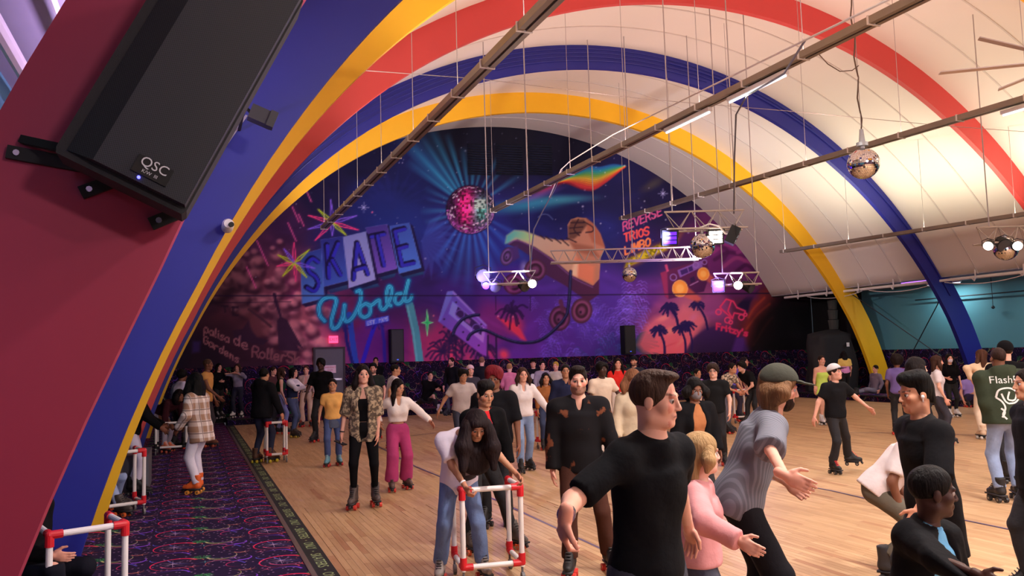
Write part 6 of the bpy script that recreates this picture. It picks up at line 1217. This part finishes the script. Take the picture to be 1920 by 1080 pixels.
# left aisle
person(250, 930, 712, 105, 'person in black jacket and white leggings leaning on a trainer beside the blue arch', fem=True, skin='brown', hair=('long', (22, 17, 18), .25), top=T(BK, sl=1.95, hem=-.02, off=.02, name='jacket'), bot=B((214, 204, 226), m='cloth', off=.008, ar=.036, kr=.056), skate=BS, lean=14, hR=(300, 800, .15), hL=(305, 796, -.2))
person(200, 962, 780, 80, 'seated person in pale blue jeans, knees showing past the blue arch', sit=True, h=1.6, pv=(165, 905), nk=(160, 835), top=T((60, 60, 80), sl=1.9), bot=B((150, 166, 206), m='denim'), skate=OS, fR=(222, 968), fL=(216, 955), hR=(205, 890, .2), hL=(200, 885, 0))
person(92, 1195, 830, 75, 'seated person in dark trousers at the lower left corner', sit=True, h=1.66, pv=(40, 1065), nk=(40, 935), top=T(BK, sl=1.9), bot=B((24, 24, 34), m='cloth'), skate=BS, fR=(120, 1200), fL=(116, 1180), hR=(95, 1040, .15), hL=(88, 1036, 0))
person(335, 842, 692, 140, 'person in white printed t-shirt leaning on the black-jointed trainer', skin='brown', hair=('mop', (22, 18, 18)), top=T((212, 200, 224), off=.02, loose=.03), bot=B((66, 62, 72)), lean=22, hR=(352, 772, 'b'), hL=(316, 770, 'b'), side=-8)
person(310, 848, 756, 70, 'person in dark maroon bending low behind the trainer', h=1.62, lean=64, crouch=.9, hair=('curly', (28, 18, 20), .12), top=T((58, 24, 32), sl=1.95, off=.02), bot=B((150, 140, 158)), skate=((226, 120, 84), (232, 108, 84), (230, 220, 220)), skin='brown')
person(372, 924, 702, -105, 'skater in brown plaid overshirt, white trousers and orange boots on the carpet', fem=True, skin='brown', hair=('curly', (16, 14, 16), .3), top=T((200, 180, 170), m='plaid', sl=1.9, hem=-.22, off=.026, loose=.05, name='plaid_shirt'), bot=B((222, 216, 232), m='cloth', off=.018, ar=.052), skate=((236, 104, 40), (226, 150, 60), (24, 22, 24)), lean=8, hp=-18, hL=('l', .12, .12, -.42))
person(386, 838, 672, 95, 'person in mustard sleeveless top standing behind the plaid shirt', skin='brown', hair=('crop', (96, 66, 50)), top=T((206, 150, 84), sl=.25, off=.014, loose=.01), bot=B((40, 32, 38)), skate=((120, 72, 54), (206, 90, 60), (80, 60, 50)), hR=('l', .05, .3, -.4))
person(409, 777, 682, 55, 'person all in black standing at the far left dado', z=S_, top=T(BK, sl=1.9), bot=B(BK), skate=((50, 46, 50), (200, 190, 190), (220, 214, 214)), hR=('l', .0, .32, -.2), fem=True, hair=('long', (24, 20, 20), .2))
person(446, 772, 683, 0, 'person in pale cardigan and navy trousers with hands raised to face', z=S_, fem=True, hair=('long', (70, 50, 44), .2), top=T((150, 140, 156), sl=1.9, hem=.02), bot=B((30, 32, 56), ar=.07), skate=WS, hR=('l', -.08, .2, .08), hL=('l', -.06, .2, .04))
person(492, 868, 690, 155, 'person in black hooded jacket and navy jeans pushing a trainer on the boards', skin='tan', hair=('short', (22, 18, 18)), top=T((20, 19, 24), sl=1.95, hem=-.14, off=.028, loose=.04, hood=True, name='hooded_jacket'), bot=B((30, 34, 62)), skate=((86, 54, 38), (210, 190, 50), (60, 40, 34)), hR=(533, 790, 'b.9'), hL=(500, 785, 'b.8'), lean=6)
person(511, 800, 688, 70, 'person in dusky red shirt behind the black hooded jacket', top=T((84, 52, 56)), bot=B(DK), hair=('short', (60, 42, 34)), skate=RS)
person(526, 814, 690, 110, 'person in dark green crop top and light jeans beside the yellow waist bag', fem=True, skin='fair', hair=('wavy', (70, 44, 36), .16), top=T((22, 58, 44), sl=0, hem=.16, off=.008), bot=B((126, 134, 190), ar=.06, top=.1), skate=RS)
person(549, 820, 690, 75, 'person in white sleeves and yellow waist bag reaching to the right', fem=True, skin='light', hair=('long', (24, 20, 22), .14), top=[T((214, 208, 220), sl=1.9, hem=.0), T((36, 42, 72), sl=0, hem=.02, off=.022, strapless=True, name='bib')], bot=B((70, 84, 124)), skate=((60, 46, 40), (190, 160, 60), (60, 50, 44)), hL=(576, 722, 0), hR=(574, 726, .15), dress=dict(c=(214, 170, 40), len=-.02, w=.165, top=.08, name='waist_bag'))
person(575, 800, 686, 5, 'person in beige jacket and flared trousers with black waist bag', fem=True, hair=('bun', (84, 52, 40)), top=[T((206, 150, 140), sl=0, hem=.1, off=.006), T((190, 160, 150), sl=1.9, hem=.02, off=.018, open=.06, name='jacket')], bot=B((196, 166, 146), m='cloth', ar=.085, kr=.064), skate=((40, 26, 28), (222, 50, 40), (200, 60, 50)), dress=dict(c=BK, len=-.03, w=.165, top=.07, name='waist_bag'))
person(604, 828, 672, -8, 'tall skater in black t-shirt and trousers before the grey door', skin='dark', hair=('curly', (16, 13, 13), 0), top=T((14, 13, 15), sl=.75), bot=B((18, 17, 20)), skate=RS, hR=(573, 745, 'f'), hL=('l', .1, .02, -.52))
person(625, 873, 712, 12, 'small skater in orange-yellow t-shirt with jacket tied at waist', fem=True, skin='tan', hair=('bun', (26, 20, 22)), hp=2, top=T((238, 180, 104), hem=-.02, sl=.55, name='tshirt'), bot=B((66, 84, 136), ar=.058, len=1.86), dress=dict(c=(84, 92, 116), len=.2, w=.19, top=.05, name='tied_jacket'), skate=((96, 150, 170), (206, 60, 60), (160, 190, 200)), hR=('l', .12, .06, -.5), hL=('l', .06, .1, -.5))
pl = person(684, 950, 683, 8, 'skater in black top, leggings and open patterned shirt holding a phone', fem=True, skin='light', hair=('long', (30, 20, 22), .46), hfwd=.0, hside=.6, hy=22, top=[T(BK, hem=.10, sl=0, off=.008, strapless=True, name='top'), T((172, 150, 122), m='camo', hem=-.16, sl=.95, off=.022, loose=.03, open=.085, name='open_shirt')], bot=B((18, 17, 20), m='cloth', off=.006, kr=.052, ar=.034, len=1.8, fold=.002, top=.09), skate=((84, 70, 68), (226, 70, 60), (50, 44, 44)), hR=(638, 828, 'f.97'), hL=(708, 824, .05), stance=.13)
person(748, 918, 713, 22, 'skater in white tied crop top and magenta wide trousers holding hands', fem=True, skin='tan', hair=('long', (26, 18, 20), .36), hfwd=-.01, hy=55, hp=-14, top=T((228, 216, 212), hem=.13, sl=1.9, off=.014, neck=.05, nd=.13, bell=.006), bot=B((176, 64, 116), m='cloth', ar=.098, kr=.082, off=.014, top=.1), skate=((92, 72, 66), (214, 60, 50), (70, 56, 52)), hL=(806, 790, 'f'), hR=(712, 792, .05), lean=5, stance=.14)
person(702, 822, 681, 0, 'person in dark green t-shirt and black cap behind the patterned shirt', top=T((40, 46, 42)), bot=B(DK), beard=(40, 28, 24), hat=('cap', (22, 22, 24), True), skate=RS)
person(706, 776, 670, 8, 'person with folded arms in black t-shirt at the end wall', z=S_, skin='tan', top=T(BK), bot=B(DK), hR=('l', -.22, .2, -.24), hL=('l', -.2, .22, -.2), skate=BS)
person(738, 842, 682, 115, 'person in plain white t-shirt turned away to the right', skin='tan', hair=('crop', (24, 20, 20)), hy=95, top=T((226, 214, 220), loose=.03, off=.02), bot=B((30, 28, 34)), skate=RS, hR=('l', .05, -.2, -.46), lean=8)
person(802, 775, 692, 20, 'person in black seated on the platform edge with a phone', z=S_, sit=True, h=1.68, pv=(800, 748), nk=(806, 714), top=T(BK, sl=1.9), bot=B((24, 24, 32)), skate=((210, 205, 214), (60, 58, 60), (220, 214, 220)), fR=(775, 772), fL=(822, 776), hR=(818, 730, .15), hL=(832, 732, .15), skin='fair')
person(850, 779, 671, -35, 'person in black long-sleeved shirt and grey trousers standing at the end wall', z=S_, beard=(60, 40, 32), top=T((20, 19, 22), sl=1.95, off=.018), bot=B((64, 64, 74)), skate=BS, hair=('short', (44, 30, 26)))
person(884, 822, 686, 20, 'person in pink knitted beanie behind the grey t-shirt', hat=('beanie', (214, 176, 184)), top=T((60, 56, 64)), bot=B(DK), skate=RS)
person(868, 862, 690, 22, 'skater in pale grey t-shirt leaning forward and holding a hand', skin='olive', hair=('mop', (24, 19, 20)), hp=-8, top=T((184, 170, 168), loose=.02), bot=B((50, 54, 72)), skate=RS, hR=(811, 790, 'f'), hL=('l', .2, .1, -.44), lean=16)
person(906, 795, 668, 178, 'person in black seen from behind at the end wall', hair=('crop', (140, 96, 76)), top=T((22, 21, 25), loose=.02), bot=B(DK), skate=BS)
person(934, 985, 688, -8, 'skater in black t-shirt behind the red shirt', skin='brown', hair=('mop', (130, 30, 42)), hp=-10, top=T((20, 19, 23), sl=.85, off=.02, loose=.03), bot=B((22, 21, 26)), skate=BS, hL=('l', .08, .05, -.52))
person(908, 1032, 716, 32, 'skater in red t-shirt and black jacket behind the white t-shirt', skin='olive', hair=('top', (24, 19, 20)), hp=-12, lean=12, top=[T((206, 44, 50), off=.012), T(BK, sl=1.9, off=.024, open=.09, hem=-.04, name='jacket')], bot=B((22, 21, 26)), skate=((84, 76, 70), (240, 104, 60), (70, 64, 60)), fR=(880, 1036), fL=(962, 1026))
pg = person(866, 1090, 746, 10, 'skater in white printed t-shirt and blue jeans bending over a trainer', fem=True, skin='olive', hair=('curly', (40, 28, 30), .36), hvol=1.25, hfwd=.09, hside=1.0, lean=26, hp=-30, hy=18, hd=(893, 800, .22), top=T((220, 208, 222), hem=-.1, sl=.72, loose=.03, off=.018, name='tshirt'), bot=B((96, 116, 158), ar=.062, kr=.066, top=.05), skate=((150, 140, 136), (206, 70, 60), (60, 54, 54)), hR=(872, 912, .3), hL=(984, 902, .22), fR=(826, 1088), fL=(905, 1084), clR=75, clL=75, pR=(-1., -.2, -.2), pL=(1., -.2, -.3))
person(958, 792, 682, 175, 'person in pink long-sleeved top seen from behind at the end wall', fem=True, skin='fair', hair=('bun', (200, 150, 96)), top=T((206, 120, 140), sl=1.5), bot=B((60, 56, 66)), skate=WS)
person(984, 883, 690, 15, 'skater in white cardigan and light jeans walking between trainers', fem=True, skin='light', hair=('long', (74, 50, 42), .24), hfwd=.03, top=T((226, 216, 216), sl=1.95, hem=-.03, off=.018, neck=.05, nd=.14, loose=.01), bot=B((128, 150, 188), ar=.06, top=.08), skate=((30, 28, 30), (34, 32, 34), (60, 56, 56)), hL=(1034, 778, 'f'), hR=('l', .08, .02, -.52), stride=.14)
pt = person(1003, 788, 673, -5, 'person in black t-shirt with white print and black cap at the end wall', top=T((20, 19, 22), loose=.02), bot=B((60, 56, 62)), hat=('cap', BK), skate=BS)
person(1019, 783, 679, 20, 'person in grey hooded top partly hidden at the end wall', z=S_, top=T((150, 140, 150), sl=1.9), bot=B(DK), skate=BS)
person(1046, 790, 679, -20, 'person in yellow headscarf and cream top at the end wall', fem=True, hair=('short', (206, 170, 70)), top=T((200, 190, 170), sl=1.5), bot=B((70, 66, 60)), skate=WS)
person(1026, 842, 701, 10, 'person in brown long-sleeved top holding a trainer', fem=True, skin='tan', hair=('long', (28, 20, 22), .22), top=T((156, 96, 56), sl=1.9, hem=.0), bot=B((50, 62, 96)), skate=RS, hL=(1042, 776, .15), hR=(1008, 778, .12), lean=8)
person(1066, 872, 683, 0, 'person in navy collared shirt behind the black patterned shirt', skin='olive', hair=('short', (28, 22, 22)), top=T((36, 40, 68), sl=1.9, off=.02, loose=.02, neck=.04, nd=.08), bot=B((214, 208, 212), m='cloth'), skate=WS, hR=(1036, 776, 'f.9'))
person(1095, 1076, 684, 0, 'skater in black shirt with brown floral marks and dark brown trousers', skin='light', hair=('quiff', (40, 30, 28)), beard=(64, 44, 36), hp=-6, top=T((24, 22, 25), m='floral', sl=1.93, off=.02, hem=-.1, loose=.02, neck=.045, nd=.1, bell=.008), bot=B((70, 42, 34), m='cloth', ar=.06), skate=((26, 24, 26), (222, 60, 52), (60, 56, 56)), hR=(1036, 884, 'f.98'), hL=('l', .1, .05, -.52), fR=(1070, 1080), fL=(1142, 1070), wd=1.04, lean=6)
person(1133, 868, 680, 25, 'person in cream t-shirt and cream trousers beside the red t-shirt', skin='dark', hair=('curly', (24, 18, 18), 0), top=T((216, 196, 176), loose=.02), bot=B((226, 214, 204), m='cloth'), skate=RS, hL=('l', .1, .25, -.3))
person(1163, 818, 672, 0, 'person in bright red t-shirt and white trousers', fem=True, skin='light', hair=('long', (34, 20, 22), .3), top=T((222, 50, 44), hem=.0, name='tshirt'), bot=B((222, 208, 196), m='cloth', ar=.07), skate=WS)
person(1194, 800, 668, -25, 'person in navy t-shirt and dark cap at the end wall', skin='light', beard=(50, 36, 32), hat=('cap', (26, 28, 36)), top=T((44, 50, 64)), bot=B(DK), skate=BS)
person(1196, 952, 697, 0, 'person in cream sweatshirt behind the foreground black t-shirt', fem=True, skin='light', hair=('curly', (150, 100, 70), .17), hp=-14, top=T((214, 196, 168), sl=1.9, off=.02, loose=.03), bot=B(JN), skate=WS)
person(1346, 872, 683, -20, 'person in black t-shirt and glasses behind the grey striped shirt', skin='fair', hair=('mop', (60, 42, 36)), glasses=True, top=T((26, 26, 28), loose=.02), bot=B(DK), skate=RS)
person(1312, 990, 712, 12, 'person in black jacket, tan printed t-shirt and grey face mask', fem=True, skin='brown', hair=('wavy', (24, 19, 20), .1), hp=-16, mask=(124, 118, 122), top=[T((176, 114, 74), off=.012), T((20, 19, 22), sl=1.9, off=.024, open=.11, name='jacket')], bot=B(DK), skate=RS, wd=1.08)
# children and others at the back right
person(1311, 805, 690, 30, 'small skater in lilac striped top near the end wall', skin='tan', h=1.3, top=T((160, 110, 190), m='stripe'), bot=B(DK), skate=RS)
person(1364, 812, 690, 40, 'skater in cream printed t-shirt bending at a trainer', skin='tan', h=1.55, lean=34, top=T((206, 186, 162), m='camo'), bot=B((90, 84, 96)), skate=RS, hL=(1392, 733, .1), hR=(1384, 735, .2))
person(1386, 790, 674, 60, 'skater in violet t-shirt leaning forward near the end wall', skin='tan', h=1.62, lean=30, top=T((124, 104, 196)), bot=B((50, 46, 70)), skate=RS)
person(1412, 800, 682, -65, 'skater in black t-shirt leaning left over a trainer', skin='light', h=1.6, lean=42, hair=('mop', (26, 20, 20)), top=T((24, 23, 26)), bot=B(DK), skate=RS, hR=(1400, 733, 0), hL=(1396, 735, .2))
# right side
person(1546, 796, 667, 8, 'person in lime green top and skirt skating beside the cap', fem=True, skin='light', hair=('bun', (50, 34, 30)), top=T((196, 224, 104), sl=0, hem=-.02, off=.01, strapless=True), dress=dict(c=(196, 224, 104), len=.2, w=.2, top=.1), skate=WS, hR=(1527, 742, 'b'), hL=('l', .1, 0, -.5))
person(1574, 888, 685, 22, 'skater in black t-shirt, black trousers, white cap and red-laced boots with arms out', skin='light', hair=('short', (60, 42, 36)), hat=('cap', (206, 204, 206), False, (30, 30, 34)), hp=6, hy=40, top=T((22, 21, 24), off=.018, loose=.02), bot=B((30, 29, 34), ar=.058), skate=((26, 24, 26), (40, 38, 40), (240, 60, 66)), hR=(1527, 782, 'f'), hL=(1630, 766, 'f'), fR=(1562, 888), fL=(1592, 880), fyL=70)
person(1588, 746, 659, 178, 'person in yellow and pink top seen from behind on the platform', z=S_, fem=True, skin='light', hair=('long', (26, 20, 22), .28), top=[T((220, 150, 214), hem=-.04), T((226, 196, 110), hem=.2, off=.018, name='yoke')], bot=B(BK), skate=BS)
person(1622, 742, 690, -75, 'person in grey jeans sitting at the foot of the yellow arch', z=S_, sit=True, h=1.6, pv=(1640, 731), nk=(1642, 700), top=T((120, 110, 130), sl=1.9), bot=B((120, 118, 140)), skate=RS, fR=(1602, 744), fL=(1606, 742))
person(1690, 815, 668, 150, 'person in lilac top seen from behind by the yellow arch', skin='brown', fem=True, hair=('afro', (34, 22, 20)), top=T((110, 92, 150)), bot=B(DK), skate=RS)
person(1764, 832, 668, 70, 'person in white t-shirt beyond the black jacket', fem=True, hair=('long', (70, 44, 34), .2), top=T((214, 204, 208), loose=.02), bot=B((50, 48, 60)), skate=RS)
person(1731, 962, 671, 82, 'person in black jacket in profile facing right', fem=True, skin='light', hair=('wavy', (30, 22, 22), .24), top=T((24, 22, 26), sl=1.9, off=.022), bot=B((60, 66, 96)), skate=RS)
person(1787, 782, 665, -8, 'person in black with white mask and white skates at the platform', fem=True, skin='light', hair=('long', (26, 20, 22), .36), mask=(222, 210, 226), top=T(BK, hem=-.03, off=.012, sl=.9), bot=B(BK, kr=.054, ar=.04), skate=WS, hR=('l', .0, .2, -.3))
person(1852, 823, 655, 168, 'person in cream sweater and cream trousers on white skates', fem=True, skin='light', hair=('long', (92, 58, 44), .34), hy=-150, top=T((222, 192, 160), sl=1.9, off=.02, hem=.02, loose=.02), bot=B((226, 206, 182), m='cloth', ar=.062, kr=.068, off=.016), skate=((220, 190, 160), (226, 216, 206), (226, 206, 190)), hL=(1822, 712, .1), stance=.1)
person(1818, 763, 692, 0, 'person in lavender top sitting on the platform behind the cream sweater', z=S_, sit=True, h=1.6, pv=(1820, 742), nk=(1818, 712), top=T((150, 130, 206)), bot=B((40, 40, 90)), skate=RS)
ph = person(1895, 940, 650, 174, 'person in olive hooded sweatshirt with white back print and light jeans', skin='brown', hair=('crop', (60, 40, 34)), top=T((54, 62, 48), sl=1.93, off=.03, hem=-.08, loose=.05, hood=True, name='hoodie'), bot=B((132, 148, 180), ar=.058), skate=BS, hL=(1857, 792, 'f.9'), wd=1.12, stance=.13)
person(1906, 905, 638, 170, 'person in black beanie hidden behind the olive sweatshirt', hat=('beanie', BK), top=T(BK, sl=1.9), bot=B(DK), skate=BS)
person(1972, 1130, 690, -100, 'dark figure in black cut by the right frame edge', top=T((18, 17, 22), sl=1.95, off=.03, loose=.06, hem=-.12, name='jacket'), bot=B((24, 23, 30), ar=.07), skate=RS, skin='tan', hR=('l', .1, -.15, -.5))
pw = person(1655, 1080, 800, 62, 'skater in white t-shirt and olive trousers bending with hands on knees', skin='brown', h=1.66, pv=(1644, 915, 0), nk=(1712, 838, .05), hd=(1742, 832, .05), hp=-40, top=T((226, 212, 212), off=.02, loose=.03, hem=-.06, sl=.7), bot=B((98, 90, 78), m='cloth', ar=.062, kr=.072, len=1.8), skate=((40, 38, 40), (60, 56, 58), (226, 222, 220)), hR=(1690, 958, .2), hL=(1706, 955, -.15), fR=(1662, 1090), fL=(1690, 1074))
pe = person(1764, 1232, 702, -88, 'skater in long black t-shirt in profile facing left with one earbud', skin='tan', hair=('top', (16, 14, 15)), top=T((18, 17, 20), off=.02, loose=.04, hem=-.34, sl=.95, bell=.012, name='long_tshirt'), bot=B((26, 25, 30)), skate=RS, hL=(1722, 955, 'f.97'), hR=(1738, 950, -.2), hp=-6, lean=4)
person(1430, 1262, 698, 82, 'skater in grey striped shirt, olive cap and black trousers bending forward', skin='light', hair=('wavy', (130, 92, 62), .14), hfwd=-.05, hside=.7, hat=('cap', (66, 66, 58)), beardm=(56, 38, 32), hp=-12, lean=24, top=T((92, 92, 102), m='stripe', sl=.98, off=.02, loose=.015, hem=-.1, bell=.01), bot=B((24, 23, 28), m='cloth', ar=.07, kr=.078), skate=RS, hR=(1470, 890, 'f.97'), hL=(1475, 905, -.15), hdR=(.9, -.35, .3), cr=.93)
pc = person(1326, 1335, 822, 72, 'small skater in pink sweatshirt and dark denim shorts', fem=True, skin='fair', hair=('long', (188, 150, 104), .17), hfwd=-.02, hside=.6, pony=.22, hy=98, top=T((214, 148, 150), sl=1.93, off=.02, hem=-.02, loose=.03, bell=.01), bot=B((54, 54, 70), len=.42, kr=.08), skate=RS, hR=(1384, 1012, 'f.93'), hL=(1380, 1010, -.1))
pb = person(1757, 1480, 888, 72, 'small skater in light blue top under a black jacket', skin='dark', fem=True, hair=('braids', (20, 16, 16)), hy=82, hp=-4, top=[T((110, 176, 220), off=.014), T((17, 16, 19), sl=1.93, off=.028, open=.15, hem=-.1, loose=.03, name='jacket')], bot=B((110, 170, 214), m='cloth'), skate=RS, twist=-42, hR=(1836, 1078, 'f.97'), lean=10)
pm_ = person(1240, 1535, 697, 38, 'man in black t-shirt with steel wristwatch in the foreground, looking right'.replace('man', 'person'), skin='light', wd=.9, hair=('quiff', (74, 52, 42)), hy=66, hp=-5, gaze=(.2, -.2), top=T((14, 14, 18), hem=-.1, sl=.82, off=.014, loose=.015, bell=-.002, name='tshirt'), bot=B((46, 48, 62)), hR=(1060, 968, 'f.9'), pR=(-.15, -.2, -1.), hdR=(-.05, -.9, -.7), pnR=(1., 0, -.3), clR=50, hL=(1290, 985, 'b.97'), cr=.97, hs=.98, lean=6)
# ---- things they wear and carry
J = pe['J']; c = Vector(J['H'](-.088, .004, -.012)); mb = MB(); mb.lathe([(.001, -.012), (.009, -.006), (.01, .004), (.005, .012), (.001, .013)], c, 10); mb.cyl(c, c-Vector((0, 0, .028)), .0045, 8); obj('earbud', mb, M_WHITE, pe['t'], True)
def wrist_band(p, k, m, w_=.016, name='wristwatch'):
    J = p['J']; a, b = J['el'][k], J['wr'][k]; d = n_(b-a); c = b-d*.035; mb = MB(); mb.cyl(Vector(c-d*w_), Vector(c+d*w_), .0335*J['s'], 16); obj(name, mb, m, p['t'])
wrist_band(pm_, 'R', mat('watch_steel', (196, 194, 204), .25, .9)); wrist_band(pl, 'R', M_BLACK, .006, 'bracelet'); wrist_band(pg, 'R', mat('bead_white', (220, 210, 214), .5), .006, 'bracelet')
J = pl['J']; d = n_(J['wr']['R']-J['el']['R']); c = Vector(J['wr']['R']+d*.1); mb = MB(); ax = Vector(n_(np.array(ER)*.8-UP*.3-np.array(EF)*.4)); ay = Vector((0, 0, 1)).cross(ax).normalized(); mb.obox(c, ax, ay, ax.cross(ay), (.075, .038, .005)); ph_ = tag(obj('phone', mb, M_BLACK), 'black phone in the hand of the skater in patterned shirt', 'phone')
def stick(p, part, me, m, centre, right, up, name='print', off=.004):
    tgt = p[part]; me = project_on(tgt, me, centre, right, up, off); me.materials.clear(); me.materials.append(m); link(name, me, p['t'])
M_PW, M_PD = mat('white_print', (214, 212, 208), .8), mat('dark_print', (44, 38, 44), .8)
J = ph['J']; r_, u_ = J['tr'], J['sp']; c = J['ch']+u_*.09*J['s']
stick(ph, 'hoodie', text_mesh('FlashPo', .115), M_PW, c, r_, u_, 'lettering')
import itertools
def stroke_mesh(strokes, w_):
    V, F = [], []
    for st in strokes:
        P = crom(st, 5) if len(st) > 2 else np.array(st, float)
        for i in range(len(P)):
            d = n_(P[min(i+1, len(P)-1)]-P[max(0, i-1)]); nn = np.array([-d[1], d[0]])*w_/2; V += [tuple(P[i]-nn)+(0,), tuple(P[i]+nn)+(0,)]
            if i: k = len(V); F.append((k-4, k-2, k-1, k-3))
    me = bpy.data.meshes.new('print'); me.from_pydata(V, [], F); me.update(); return me
stick(ph, 'hoodie', stroke_mesh([[(-.13, .02), (-.1, .1), (0, .12), (.07, .08), (.06, .0), (.02, -.02)], [(-.13, .02), (-.08, -.03), (-.06, -.1), (-.09, -.17), (-.06, -.22)], [(-.08, .06), (-.05, -.02), (-.02, -.05)], [(-.02, -.05), (.05, -.04), (.1, .0)], [(-.1, -.2), (-.07, -.14), (-.1, -.1)], [(.0, .08), (-.02, .0), (.03, -.02)]], .018), M_PW, J['ch']-u_*.13*J['s'], r_, u_, 'print')
J = pt['J']; r_, u_ = -J['tr'], J['sp']; stick(pt, 'shirt', patch(.18, .14, 8, 8, lambda x, y: abs(x)+.3*y < .42 or y < 0), M_PW, J['ch']-u_*.02, r_, u_)
J = pg['J']; r_, u_ = -J['tr'], J['sp']; c = J['ch']-u_*.12+J['tf']*0-J['tr']*.06
stick(pg, 'tshirt', patch(.15, .2, 10, 12), M_PD, c, r_, u_); stick(pg, 'tshirt', patch(.08, .12, 8, 8, lambda x, y: x*x+y*y < .16 or (abs(x) < .2 and y < 0)), mat('grey_print', (130, 122, 128), .8), c+u_*.01, r_, u_, 'print', .007)
